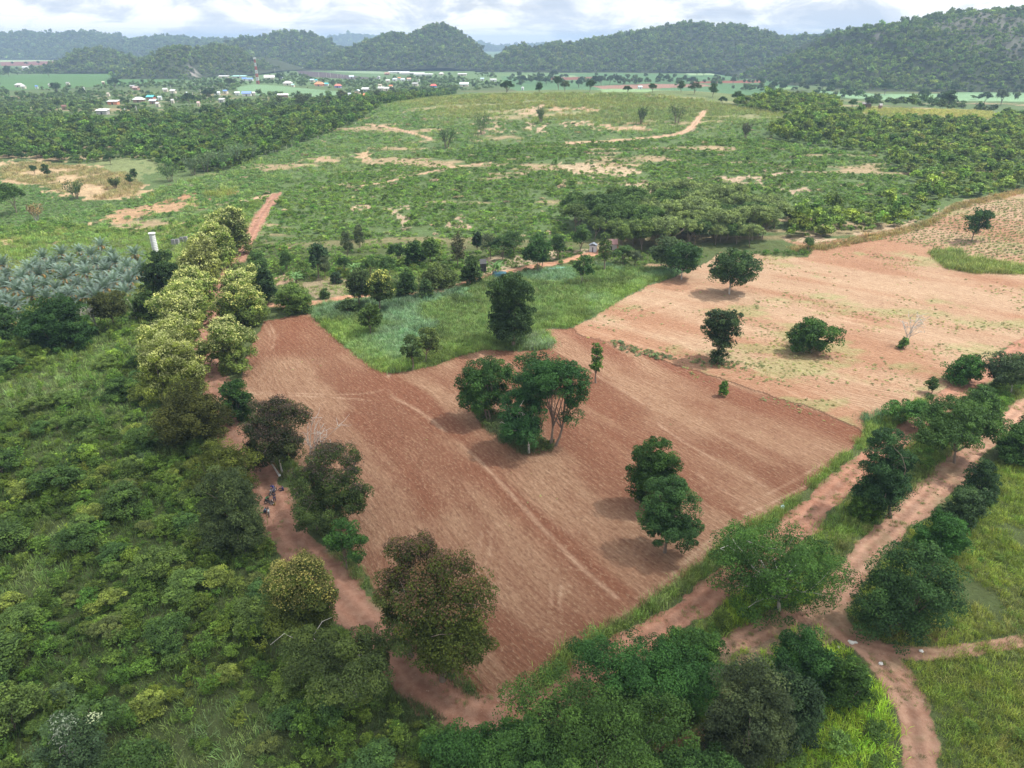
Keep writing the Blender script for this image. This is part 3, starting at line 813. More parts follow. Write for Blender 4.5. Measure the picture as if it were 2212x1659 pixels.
# --------- hills: forested limestone ridges behind the plain
def hill(name, D, foot, back, ridge, seed, bump=0.22, trees=9.0, tint=(0.075, 0.115, 0.042), rock=None, spread=1.0, label=None):
    trees = trees * 0.8
    ridge = np.array(ridge, float)
    yr = D
    dx, dy, dz = rays(ridge[:, 0], ridge[:, 1])
    t = yr / dy
    rx, rz = dx * t, np.maximum(CAMH + dz * t, 0)
    x0, x1 = rx.min() - 30, rx.max() + 30
    step = max(7.0, D / 260)
    xs = np.arange(x0, x1, step); ys = np.arange(foot, back, step)
    X, Y = np.meshgrid(xs, ys)
    def hh(X, Y):
        wob = (fbm(X, Y, 260, 3, seed) - 0.5) * (D - foot) * 0.55
        Rz = np.interp(X + (fbm(X, Y, 150, 2, seed + 3) - 0.5) * np.abs(Y - D) * 0.8, rx, rz, left=0, right=0)
        Yw = Y + wob * np.clip((D - Y) / (D - foot), 0, 1)
        s = np.where(Yw < yr, np.clip((Yw - foot) / (yr - foot), 0, 1), np.clip((back - Yw) / (back - yr), 0, 1))
        s = np.where(Yw < yr, np.sin(s * math.pi / 2) ** 1.15, np.sin(s * math.pi / 2))
        spur = 1 + bump * (fbm(X, Y, 120, 4, seed + 7) - 0.5) * 2 * np.clip(1.4 - s, 0.25, 1) * 1.3
        return np.maximum(Rz * s * np.where(s > 0.93, 1, spur), 0) - 1.5 * (s < 0.02)
    Z = hh(X, Y)
    co = np.stack([X.ravel(), Y.ravel(), Z.ravel()], 1)
    nr, nc = X.shape
    i = (np.arange(nr - 1)[:, None] * nc + np.arange(nc - 1)[None, :]).ravel()
    me = grid_mesh(name, co, np.stack([i, i + 1, i + nc + 1, i + nc], 1))
    g = fbm(co[:, 0], co[:, 1], 60, 4, seed + 1)[:, None]
    col = np.array([0.03, 0.045, 0.02]) * (1 - g) + np.array([0.06, 0.075, 0.035]) * g
    rng = np.random.default_rng(seed)
    gy, gx = np.gradient(Z, step); slope = np.hypot(gx, gy).ravel()
    rk = np.zeros(len(co))
    if rock:
        for (px, py, rad, st) in rock:
            r_, u_, v_ = rays(np.array([px]), np.array([py]))
            # where this ray meets the hill
            tt = np.linspace(foot, back, 600) / u_
            zz = CAMH + v_ * tt; hit = np.where(zz < hh(r_ * tt, u_ * tt))[0]
            if len(hit) == 0: continue
            hx, hy = r_[0] * tt[hit[0]], u_[0] * tt[hit[0]]
            dd = np.hypot(co[:, 0] - hx, (co[:, 1] - hy) * 0.6) / rad
            rk = np.maximum(rk, st * (1 - sstep(0.5, 1.0, dd + (fbm(co[:, 0], co[:, 2] * 2 + co[:, 1], 18, 3, 3) - 0.5) * 0.9)))
    rkc = np.array([0.30, 0.27, 0.25]) * (0.6 + 0.8 * fbm(co[:, 0] * 2, co[:, 2] * 0.7, 14, 3, 8)[:, None])
    col = col * (1 - rk[:, None]) + rkc * rk[:, None]
    a = me.attributes.new('col', 'FLOAT_COLOR', 'POINT')
    a.data.foreach_set('color', np.concatenate([col, np.ones((len(co), 1))], 1).astype(np.float32).ravel())
    me.materials.append(MAT['veg'])
    o = bpy.data.objects.new(name, me); COL.objects.link(o); o['kind'] = 'structure'
    # trees on the slope that faces us and over the crest
    gx_, gy_ = np.meshgrid(np.arange(x0, x1, trees), np.arange(foot, yr + (back - yr) * 0.4, trees))
    x = gx_.ravel() + rng.random(gx_.size) * trees; y = gy_.ravel() + rng.random(gx_.size) * trees
    z = hh(x, y); m = z > 1.2
    m &= np.abs(x / y) < 0.95
    if rock:
        from_idx = (np.clip(((y - foot) / step).astype(int), 0, nr - 1) * nc + np.clip(((x - x0) / step).astype(int), 0, nc - 1))
        m &= rng.random(len(x)) > rk[from_idx] * 1.05
    x, y, z = x[m], y[m], z[m]; n = len(x)
    scl = size3(n, rng, trees * 0.7, trees * 1.9, 0.9, 0.3, 2.4)
    tint = tuple(np.array(tint) * 1.08)
    c = vary([np.array(tint) * 0.62, tint, np.array(tint) * (1.3, 1.2, 1.15), np.array(tint) * (0.8, 0.85, 0.85), np.array(tint) * (1.5, 1.3, 1.1)], n, rng, x, y, 55, 0.22)
    pale = rng.random(n) < 0.03
    c[pale] *= 1.7
    scatter('hill_forest', 'canopy', np.stack([x, y, z - 1.2], 1), scl, c, rng, 0.1)
    return hh

def build_hills():
    hill('hills', 6400, 5600, 7200, [(690,100),(705,95),(730,85),(760,79),(790,82),(820,88),(870,100),(940,104)], 11, 0.1, 26, (0.07, 0.11, 0.05))
    hill('hills', 6500, 5700, 7300, [(985,104),(1005,98),(1040,98),(1060,104),(1078,108),(1110,105),(1180,102),(1250,103)], 12, 0.1, 26, (0.07, 0.11, 0.05))
    hill('hills', 3400, 2950, 3900, [(-300,100),(-200,92),(-100,98),(0,87),(30,76),(60,74),(80,78),(95,73),(112,83),(130,84),(150,76),(180,72),(200,77),(215,86),(240,85),(260,91),(300,92),(330,84),(350,86),(370,84),(410,90),(450,90),(490,92),(520,88),(560,96),(640,104)], 13, 0.16, 14, (0.068, 0.11, 0.045))
    hill('hills', 2750, 2500, 3200, [(1680,110),(1750,90),(1780,82),(1810,74),(1840,69),(1870,67),(1900,72),(1950,90),(2000,110)], 14, 0.15, 13, (0.064, 0.108, 0.042))
    hill('hills', 2350, 2080, 2700, [(440,118),(480,104),(520,96),(545,90),(570,86),(590,79),(615,74),(640,75),(665,76),(690,86),(705,97),(730,110),(760,128),(800,140)], 15, 0.2, 11)
    hill('hills', 2080, 1800, 2450, [(700,150),(735,128),(765,112),(785,97),(808,90),(825,82),(840,77),(852,75),(865,80),(880,81),(895,76),(910,70),(925,62),(945,56),(962,60),(975,70),(990,78),(1010,93),(1025,106),(1040,122),(1060,146),(1075,150)], 16, 0.22, 10)
    hill('hills', 2000, 1680, 2500, [(1060,150),(1075,132),(1092,116),(1108,107),(1125,105),(1140,108),(1152,112),(1165,107),(1190,99),(1215,101),(1240,101),(1262,92),(1285,90),(1310,84),(1330,86),(1355,80),(1375,74),(1400,72),(1425,66),(1450,62),(1470,56),(1500,54),(1520,57),(1545,65),(1565,62),(1590,60),(1615,68),(1640,76),(1660,84),(1690,90),(1715,86),(1740,80),(1760,84),(1790,88),(1830,88),(1880,100),(1960,120)], 17, 0.24, 10)
    hill('hills', 1790, 1650, 2050, [(130,150),(148,138),(165,124),(182,114),(203,108),(222,112),(240,118),(262,124),(290,132),(340,138)], 18, 0.15, 9)
    hill('hills', 1720, 1540, 2000, [(380,135),(400,126),(425,115),(445,108),(470,104),(490,106),(512,112),(535,126),(556,142),(575,152)], 19, 0.15, 9)
    hill('hills', 1520, 1400, 1750, [(290,165),(305,145),(325,132),(345,115),(360,107),(374,102),(388,106),(402,118),(415,132),(430,150),(445,164)], 20, 0.12, 8, rock=[(418, 150, 9, 1.0), (416, 159, 8, 1.0)])
    hill('hills', 1290, 985, 1700, [(1700,175),(1740,162),(1762,148),(1785,130),(1810,122),(1840,112),(1862,104),(1878,92),(1890,74),(1905,66),(1930,60),(1950,58),(1965,55),(1990,56),(2010,52),(2030,44),(2060,38),(2090,32),(2115,26),(2140,30),(2160,32),(2185,25),(2210,26),(2260,22),(2330,40),(2450,80),(2600,120)], 21, 0.2, 8,
         (0.078, 0.125, 0.042), rock=[(1893, 82, 12, 0.7), (2110, 40, 50, 0.45), (2060, 52, 40, 0.35), (2170, 50, 55, 0.3), (2130, 95, 30, 0.3), (2195, 100, 26, 0.3), (2190, 70, 40, 0.35), (1772, 135, 10, 0.5)])
build_hills()

WHITE, CREAM, GREYC, DARK, TEAL, BLUE, ORANGE, REDR, BROWN = (0.64, 0.64, 0.63), (0.62, 0.56, 0.45), (0.36, 0.36, 0.35), (0.05, 0.05, 0.055), (0.10, 0.50, 0.52), (0.14, 0.28, 0.62), (0.75, 0.26, 0.12), (0.66, 0.16, 0.12), (0.28, 0.17, 0.12)
HOUSES = [  # tile x, tile y (picture px x4), width px, roof, wall, kind, label
    (0,170,746,20,WHITE,CREAM,'hip','white roofed house far left beyond the woods'), (0,207,760,12,WHITE,CREAM,'gable','small white roof just right of the white roofed house on the far left'), (0,320,760,7,BLUE,WHITE,'gable','tiny blue roofed hut in the left village trees'),
    (0,450,745,15,GREYC,CREAM,'gable','low grey roof among trees left of the lamp mast'), (0,590,729,9,GREYC,CREAM,'gable','small grey roof in front of the green crop field'), (0,723,773,6,WHITE,WHITE,'front','tiny white gabled hut between trees'),
    (0,895,722,7,CREAM,BROWN,'gable','tiny cream roof beside the tall dark village tree'), (0,1150,758,13,GREYC,BROWN,'gable','grey brown long roof below the rock scar hill'), (0,1180,772,17,(0.45,0.33,0.30),(0.4,0.22,0.16),'gable','reddish brown long house below the rock scar hill'),
    (0,940,826,8,CREAM,CREAM,'gable','tiny cream shed among palms'), (0,985,898,28,WHITE,(0.62,0.25,0.15),'flat','long white flat roof over an orange red front'), (0,895,982,30,(0.86,0.86,0.86),GREYC,'flat','large white sheet roof at the woodland edge'),
    (0,1205,878,28,WHITE,BROWN,'hip','large white hipped roof in the village middle'), (0,1310,856,22,TEAL,(0.4,0.15,0.1),'gable','bright teal roofed house'), (0,1385,858,10,(0.55,0.75,0.75),WHITE,'gable','pale teal roof right of the bright teal house'),
    (0,1332,892,20,(0.55,0.68,0.74),BROWN,'gable','pale blue gabled roof under the teal house'), (0,1368,918,11,WHITE,CREAM,'gable','small white roof below the pale blue one'), (0,1432,786,13,WHITE,CREAM,'gable','white roof, left end of the white row beside the domed trees'),
    (0,1500,800,16,WHITE,CREAM,'gable','white roof, right end of the white row beside the domed trees'), (0,1613,820,10,(0.75,0.83,0.86),CREAM,'front','pyramid shaped white roof on posts'), (0,1495,887,8,WHITE,CREAM,'gable','tiny white roof left of the dark domed tree'),
    (0,1720,912,8,(0.7,0.5,0.48),CREAM,'gable','tiny pink roof at the woodland edge'), (0,1918,880,16,WHITE,GREYC,'flat','low white roof right of the dark domed tree'), (0,1878,818,16,(0.72,0.80,0.86),WHITE,'gable','white and blue house left of the green field'),
    (0,1952,802,13,BLUE,CREAM,'gable','blue roof beside the village road'), (0,1815,790,8,ORANGE,CREAM,'gable','little orange roof beside the village road'), (0,1935,668,26,WHITE,CREAM,'long','long white roof at the foot of the hill'),
    (0,2070,668,36,(0.36,0.66,0.58),CREAM,'long','very long green roof at the foot of the hill'), (0,2115,690,13,BLUE,WHITE,'gable','left one of two blue roofs near the telecom mast'), (0,2165,694,15,(0.2,0.33,0.62),WHITE,'gable','right one of two blue roofs near the telecom mast'),
    (0,2052,818,13,(0.72,0.82,0.84),WHITE,'gable','pale blue white house at the left end of the row under the green field'), (0,2135,824,24,(0.2,0.3,0.6),WHITE,'gable','long blue roof in the row under the green field'), (0,2185,820,14,WHITE,CREAM,'gable','white roof beside the blue water tank'),
    (0,222,588,14,WHITE,WHITE,'gable','upper white building on the far left plain'), (0,215,612,16,WHITE,WHITE,'flat','lower white building on the far left plain'), (0,560,943,12,(0.2,0.1,0.08),BROWN,'gable','dark brown roof hidden in palms'),
    (1,118,678,27,(0.7,0.7,0.66),CREAM,'gable','long pale roof right of the telecom mast'), (1,220,678,9,BLUE,WHITE,'gable','small blue roof right of the long pale one'), (1,277,730,24,WHITE,CREAM,'hip','white hipped roof above the green field'),
    (1,322,746,9,(0.45,0.72,0.66),CREAM,'gable','small green roof touching the white hipped one'), (1,490,702,13,(0.45,0.62,0.62),CREAM,'gable','grey teal roof near the dark bare field'), (1,522,703,7,TEAL,WHITE,'gable','tiny teal roof near the dark bare field'),
    (1,550,738,24,ORANGE,(0.6,0.3,0.2),'hip','large orange hipped roof'), (1,612,737,12,TEAL,WHITE,'gable','teal roof touching the large orange one'), (1,710,752,18,(0.72,0.22,0.16),(0.3,0.25,0.5),'hip','red roof with blue sides right of the large orange one'),
    (1,825,670,13,(0.6,0.74,0.78),WHITE,'gable','pale blue house beside the utility poles'), (1,1060,674,8,WHITE,WHITE,'front','small white slanted roof in the middle of the plain'), (1,1140,706,11,WHITE,CREAM,'gable','white roof left of the two pale blue houses'),
    (1,1200,694,13,(0.62,0.72,0.80),WHITE,'hip','left one of the two pale blue houses'), (1,1270,695,13,(0.62,0.70,0.76),WHITE,'hip','right one of the two pale blue houses'), (1,1240,684,8,ORANGE,WHITE,'gable','small orange roof between the pale blue houses'),
    (1,1322,692,11,(0.75,0.4,0.3),WHITE,'gable','orange pink roof right of the pale blue houses'), (1,1405,698,6,WHITE,WHITE,'front','tiny white hut beside the dark round tree'), (1,1535,752,17,(0.75,0.12,0.1),(0.2,0.3,0.6),'hip','bright red roof with blue wall'),
    (1,1378,736,16,GREYC,CREAM,'gable','grey roof left of the bright red one'), (1,1603,644,14,(0.6,0.58,0.54),CREAM,'hip','pale brown house near the foot of the big hill'), (1,1783,648,24,WHITE,CREAM,'flat','wide white house near the foot of the big hill'),
    (1,1800,740,24,(0.62,0.72,0.70),CREAM,'gable','long pale green roof behind the hill shoulder'), (1,1955,690,10,(0.5,0.66,0.74),WHITE,'gable','small blue grey roof behind the hill shoulder'), (1,2050,698,18,WHITE,WHITE,'flat','white boxy house behind the hill shoulder'),
    (1,1133,643,14,(0.4,0.25,0.2),(0.35,0.2,0.15),'gable','brown roofed farmhouse at the end of the long greenhouses'), (1,950,785,20,WHITE,GREYC,'gable','white roof beside the blue white gable'), (1,882,806,18,(0.66,0.80,0.86),(0.75,0.55,0.4),'front','pale blue steep gable with orange trim'),
    (1,755,820,15,(0.78,0.42,0.32),CREAM,'hip','salmon roof at the lower edge of the green field'), (1,945,840,19,ORANGE,CREAM,'hip','orange roof nearest the woodland'), (1,1085,776,17,WHITE,CREAM,'gable','left one of two white roofs in front of the tan house'),
    (1,1128,778,14,WHITE,CREAM,'gable','right one of two white roofs in front of the tan house'), (1,1075,748,10,(0.55,0.48,0.36),CREAM,'gable','tan roofed house behind the two white roofs'), (1,1168,755,10,ORANGE,CREAM,'gable','orange roof half hidden behind the airy tree'),
    (1,235,838,28,(0.78,0.77,0.74),BROWN,'flat','big pale open shed at the woodland edge'), (1,470,833,10,WHITE,WHITE,'front','small white hut at the lower field edge'), (1,810,830,8,(0.6,0.7,0.85),WHITE,'gable','tiny pale blue hut below the salmon roof'),
    (1,2022,524,18,WHITE,CREAM,'flat','white roof in the gap between the hills'), (1,2030,552,22,(0.62,0.42,0.32),(0.6,0.45,0.35),'flat','large tan building in the gap between the hills'),
    (2,888,670,9,WHITE,WHITE,'flat','tiny white field shed on the right plain'), (2,1105,764,11,(0.6,0.7,0.8),WHITE,'gable','pale blue shed behind the hill crest'), (2,92,772,7,WHITE,WHITE,'hip','white dome like tent behind the hill crest'),
    (3,1100,888,9,WHITE,WHITE,'hip','white dome like tent beside the farm trees'), (3,845,930,22,(0.22,0.2,0.19),(0.3,0.2,0.15),'gable','long dark farm shed under trees'), (3,965,944,9,(0.3,0.28,0.26),BROWN,'gable','small dark farm shed right of the long one')]
HOUSE_XY = np.array([at(ti * 553 + tx / 4, ty / 4 + 1.5) for ti, tx, ty, *_ in HOUSES])
def off_houses(x, y, r=1.0):
    m = np.ones(x.shape, bool)
    for (hx, hy), h in zip(HOUSE_XY, HOUSES):
        w = h[3] * hy / FPX * 0.55 + 3
        m &= ~((np.abs(x - hx - (y - hy) * hx / hy) < w) & (y > hy - (60 + hy * 0.03)) & (y < hy + w * .8))
    return m

# ------------------------------------------------------------------ plant cover nobody could count
def cover():
    rng = np.random.default_rng(7)
    nz = lambda x, y, s, seed=0: fbm(x, y, s, 3, seed)
    not_fields = lambda x, y: ~(inside(P['plough'], x, y) | inside(P['stubble'], x, y))
    tracks = ['track', 'road', 'path', 'yard', 'hill']
    # ---- left undergrowth below the track
    Z = poly([(-420,1760),(-420,700),(0,725),(180,715),(300,705),(325,745),(300,800),(330,860),(420,950),(490,985),(530,1030),(565,1080),(595,1150),(640,1225),(700,1300),(770,1375),(840,1450),(900,1520),(980,1580),(1160,1600),(1160,1760)])
    ok = lambda x, y: not_fields(x, y) & off_line(x, y, ['track', 'road'], 0.7)
    meadow = lambda x, y: np.maximum(sstep(0.50, 0.66, nz(x, y, 22, 51)), 0.95 * sstep(30, 4, np.hypot(x + 66, (y - 132) * 0.5)))
    p = cells(Z, 1.6, rng, lambda x, y: ok(x, y) & (rng.random(x.shape) > meadow(x, y) * 0.9)); n = len(p)
    s = size3(n, rng, 0.9, 3.6, 0.8, 0.3, 2.6) * (0.75 + 0.5 * nz(p[:, 0], p[:, 1], 14, 4))[:, None]
    c = vary([(0.055, 0.10, 0.028), (0.068, 0.122, 0.032), (0.078, 0.135, 0.034), (0.108, 0.162, 0.04), (0.066, 0.12, 0.034)], n, rng, p[:, 0], p[:, 1], 9)
    scatter('undergrowth', 'shrub', p, s, c, rng)
    p = cells(Z, 1.35, rng, ok); n = len(p)
    s = size3(n, rng, 0.6, 1.4, 0.85, 0.3)
    mw = meadow(p[:, 0], p[:, 1])[:, None]
    c = vary([(0.05, 0.10, 0.03), (0.07, 0.12, 0.038), (0.10, 0.155, 0.05)], n, rng, p[:, 0], p[:, 1], 9) * (1 - mw) + vary([(0.15, 0.24, 0.085), (0.19, 0.28, 0.11), (0.15, 0.21, 0.12)], n, rng, p[:, 0], p[:, 1], 12) * mw
    scatter('grass', 'tuft', p, s, c, rng)
    p = cells(Z, 3.6, rng, ok); n = len(p)
    scatter('weeds', 'sprig', p, size3(n, rng, 1.2, 2.8, 1.1), vary([(0.12, 0.18, 0.04), (0.08, 0.14, 0.04), (0.05, 0.10, 0.03)], n, rng, p[:, 0], p[:, 1], 20), rng)
    # ---- verges between track and field, field and road, road and path
    strips = []
    Zs = poly([(505,870),(560,905),(612,960),(645,1000),(672,1050),(725,1130),(770,1200),(805,1262),(865,1330),(935,1395),(985,1450),(1010,1490),(1045,1510),(1090,1532),(1040,1550),(960,1520),(880,1445),(780,1330),(700,1240),(640,1160),(600,1090),(560,1010),(520,950),(490,900)])
    Zr = poly([(1868,945),(1798,998),(1735,1055),(1680,1095),(1570,1162),(1460,1253),(1354,1327),(1270,1375),(1210,1405),(1145,1482),(1150,1530),(1220,1510),(1330,1435),(1430,1372),(1500,1320),(1570,1255),(1650,1190),(1720,1130),(1790,1065),(1870,990),(1960,925),(2060,850),(2140,790),(2235,720),(2140,772),(2020,852),(1950,885),(1875,918)])
    okv = lambda x, y: not_fields(x, y) & off_line(x, y, tracks, 0.1)
    p = cells([Zs], 0.55, rng, lambda x, y: okv(x, y) & (nz(x, y, 3, 9) > 0.38)); n = len(p)
    scatter('grass', 'tuft', p, size3(n, rng, 0.35, 1.0, 0.9), vary([(0.20, 0.21, 0.10), (0.13, 0.18, 0.07), (0.10, 0.15, 0.05), (0.16, 0.25, 0.06)], n, rng, p[:, 0], p[:, 1], 6), rng)
    p = cells([Zr], 0.5, rng, lambda x, y: okv(x, y) & ((nz(x, y, 4, 19) > 0.30) | (y > 105))); n = len(p)
    scatter('grass', 'tuft', p, size3(n, rng, 0.5, 1.25, 1.0), vary([(0.16, 0.19, 0.10), (0.13, 0.20, 0.06), (0.16, 0.24, 0.07), (0.10, 0.15, 0.05)], n, rng, p[:, 0], p[:, 1], 8), rng)
    # ---- between road and path, and around the lower junction
    Zm = poly([(2330,690),(2240,760),(2150,830),(2060,895),(1960,970),(1880,1040),(1800,1110),(1730,1180),(1640,1250),(1560,1310),(1480,1365),(1380,1420),(1280,1480),(1180,1560),(1130,1760),(1960,1760),(1950,1640),(1935,1570),(1905,1500),(1850,1430),(1790,1370),(1770,1310),(1800,1250),(1860,1180),(1920,1120),(1990,1060),(2060,995),(2130,930),(2212,860),(2330,780)])
    bare = [poly([(1560,1420),(1640,1360),(1760,1325),(1800,1365),(1830,1400),(1700,1400),(1600,1460)]), poly([(1400,1590),(1560,1550),(1640,1600),(1600,1700),(1430,1700)])]
    notbare = lambda x, y: ~(inside(bare[0], x, y) | inside(bare[1], x, y))
    p = cells([Zm], 0.62, rng, lambda x, y: okv(x, y) & (notbare(x, y) | (rng.random(x.shape) < 0.22))); n = len(p)
    lower = sstep(75, 62, p[:, 1])[:, None] * sstep(22, 27, p[:, 0])[:, None]
    c = vary([(0.10, 0.15, 0.07), (0.12, 0.19, 0.06), (0.15, 0.24, 0.055), (0.16, 0.19, 0.09), (0.09, 0.13, 0.05)], n, rng, p[:, 0], p[:, 1], 9)
    c = c * (1 - lower) + vary([(0.20, 0.33, 0.05), (0.26, 0.38, 0.05)], n, rng, p[:, 0], p[:, 1], 5) * lower
    scatter('grass', 'tuft', p, size3(n, rng, 0.5, 1.15, 0.9), c, rng)
    p = cells([Zm], 2.4, rng, lambda x, y: okv(x, y) & notbare(x, y) & ((nz(x, y, 10, 23) > 0.44) | ((x < 20) & (y < 62)))); n = len(p)
    scatter('undergrowth', 'shrub', p, size3(n, rng, 1.1, 3.0, 0.9, 0.2, 1.8), vary([G_DK, G_MD, (0.06, 0.125, 0.035), G_LT], n, rng, p[:, 0], p[:, 1], 8), rng)
    # ---- grassland right of the path
    Zg = poly([(2420,850),(2330,880),(2230,930),(2150,1000),(2080,1060),(2010,1120),(1940,1180),(1880,1250),(1830,1320),(1870,1375),(1960,1395),(2080,1395),(2110,1410),(2060,1425),(1950,1430),(1960,1490),(2010,1560),(2030,1640),(2030,1760),(2700,1760),(2700,1000)])
    p = cells([Zg], 0.6, rng, lambda x, y: (off_line(x, y, ['path'], 0.1) | ((x > 45) & (rng.random(x.shape) < 0.4))) & (nz(x, y, 7, 29) > 0.3)); n = len(p)
    c = vary([(0.11, 0.15, 0.055), (0.13, 0.19, 0.045), (0.17, 0.235, 0.05), (0.21, 0.26, 0.06), (0.17, 0.185, 0.085), (0.13, 0.19, 0.05), (0.19, 0.18, 0.09)], n, rng, p[:, 0], p[:, 1], 12)
    scatter('grass', 'tuft', p, size3(n, rng, 0.45, 1.0, 0.85), c, rng)
    p = cells([Zg], 4.2, rng, lambda x, y: off_line(x, y, ['path'], 0.6) & (nz(x, y, 12, 37) > 0.52)); n = len(p)
    scatter('weeds', 'shrub', p, size3(n, rng, 0.8, 2.2, 0.8), vary([(0.05, 0.10, 0.03), (0.10, 0.19, 0.04)], n, rng), rng)
    # tufts growing on the tracks themselves
    rd = lambda x, y, k: ~off_line(x, y, [k], -0.1)
    p = cells([Zm, Zg], 0.8, rng) if False else None
    for k_, thr in (('path', 0.55), ('road', 0.60), ('track', 0.64)):
        pts = []
        for pw, half in R[k_]:
            for i in range(len(pw) - 1):
                L_ = np.hypot(*(pw[i + 1] - pw[i])); m_ = int(L_ * half * 2 / 0.5) + 1
                tt = rng.random(m_)[:, None]; v = (pw[i + 1] - pw[i]) / max(L_, 1e-6); nrm = np.array([-v[1], v[0]])
                pts.append(pw[i] + (pw[i + 1] - pw[i]) * tt + nrm * (rng.random((m_, 1)) * 2 - 1) * half * 1.1)
        q = np.concatenate(pts); q = q[(fbm(q[:, 0], q[:, 1], 3.2, 3, 111, 0.6) > thr) & (q[:, 1] > 30)]; n = len(q)
        scatter('weeds', 'tuft', np.concatenate([q, height(q[:, 0], q[:, 1])[:, None]], 1), size3(n, rng, 0.15, 0.5, 0.6), vary([(0.11, 0.15, 0.06), (0.16, 0.18, 0.09)], n, rng), rng)
    # ---- green field between the ploughed field and the orchard
    ok3 = lambda x, y: inside(P['green'], x, y)
    p = cells([P['green']], 0.72, rng); n = len(p); x, y = p[:, 0], p[:, 1]
    b = sstep(0.48, 0.60, fbm(x, y, 13, 3, 45))[:, None]
    front = np.exp(-(dist_line(line([(690,705),(750,755),(840,806),(900,795),(990,768),(1100,755),(1200,735),(1290,680),(1400,612)]), x, y, 14) / 7) ** 2)[:, None]
    c = vary([(0.11, 0.17, 0.075), (0.14, 0.215, 0.085), (0.10, 0.16, 0.07), (0.17, 0.22, 0.10)], n, rng, x, y, 9) * (1 - b) + vary([(0.16, 0.27, 0.19), (0.13, 0.21, 0.15)], n, rng, x, y, 7) * b
    c = c * (1 - front * 0.6) + vary([(0.17, 0.27, 0.07), (0.22, 0.31, 0.09)], n, rng, x, y, 9) * front * 0.6
    dkp = sstep(0.60, 0.7, fbm(x, y, 9, 3, 145))[:, None]
    c = c * (1 - 0.35 * dkp)
    scatter('grass', 'tuft', p, size3(n, rng, 0.7, 1.35, 0.9, 0.3), c, rng)
    # ---- weeds among the stubble
    p = cells([P['stubble']], 0.95, rng, lambda x, y: rng.random(x.shape) < sstep(0.50, 0.68, fbm(x, y * 1.5, 13, 5, 99, 0.62)) * 0.75 + 0.02); n = len(p)
    scatter('weeds', 'herb', p, size3(n, rng, 0.3, 0.95, 0.5, 0.3, 2.2), vary([(0.14, 0.19, 0.10), (0.18, 0.20, 0.10), (0.24, 0.24, 0.13)], n, rng, p[:, 0], p[:, 1], 20), rng)
    Zc = poly([(1960,495),(2020,465),(2060,448),(2330,415),(2330,620),(2230,600),(2150,560),(2050,540),(1900,520),(1800,535),(1760,525)])
    a, b = W(np.array([1900., 2212.]), np.array([480., 440.]))
    v = (b - a) / np.hypot(*(b - a)); w_ = np.array([-v[1], v[0]])
    U, V_ = np.meshgrid(np.arange(-80, 240, 1.5), np.arange(-110, 110, 2.2))
    q = a + U.ravel()[:, None] * v + V_.ravel()[:, None] * w_ + rng.normal(size=(U.size, 2)) * 0.22
    q = q[inside(Zc, q[:, 0], q[:, 1]) & inside(P['stubble'], q[:, 0], q[:, 1])]; n = len(q)
    scatter('seedlings', 'herb', np.concatenate([q, height(q[:, 0], q[:, 1])[:, None]], 1), size3(n, rng, 0.7, 1.2, 0.9), vary([(0.12, 0.17, 0.09), (0.16, 0.20, 0.10)], n, rng), rng)
    Zy = poly([(2010,548),(2060,540),(2100,560),(2212,578),(2330,580),(2330,600),(2212,593),(2100,590),(2040,580)])
    p = cells([Zy], 0.9, rng); n = len(p)
    scatter('grass', 'tuft', p, size3(n, rng, 1.0, 2.0, 0.95), vary([(0.13, 0.18, 0.085), (0.18, 0.22, 0.075)], n, rng, p[:, 0], p[:, 1], 20), rng)
    # dry straw along the far edge of the stubble field
    Zd = poly([(1700,535),(1790,528),(1880,508),(1960,492),(2020,470),(2060,442),(2212,410),(2212,418),(2060,455),(1990,498),(1880,520),(1790,540),(1720,545)])
    p = cells([Zd], 1.2, rng); n = len(p)
    scatter('dry_grass', 'tuft', p, size3(n, rng, 0.8, 1.8, 0.9), vary([(0.30, 0.21, 0.13), (0.24, 0.19, 0.11), (0.15, 0.16, 0.08)], n, rng, p[:, 0], p[:, 1], 9), rng)
    # small trash plants on the ploughed field
    p = cells([P['plough']], 3.4, rng, lambda x, y: rng.random(x.shape) < 0.25 * sstep(0.45, 0.7, nz(x, y, 15, 61))); n = len(p)
    scatter('weeds', 'herb', p, size3(n, rng, 0.2, 0.55, 0.5), vary([(0.16, 0.20, 0.12), (0.20, 0.20, 0.10)], n, rng), rng)

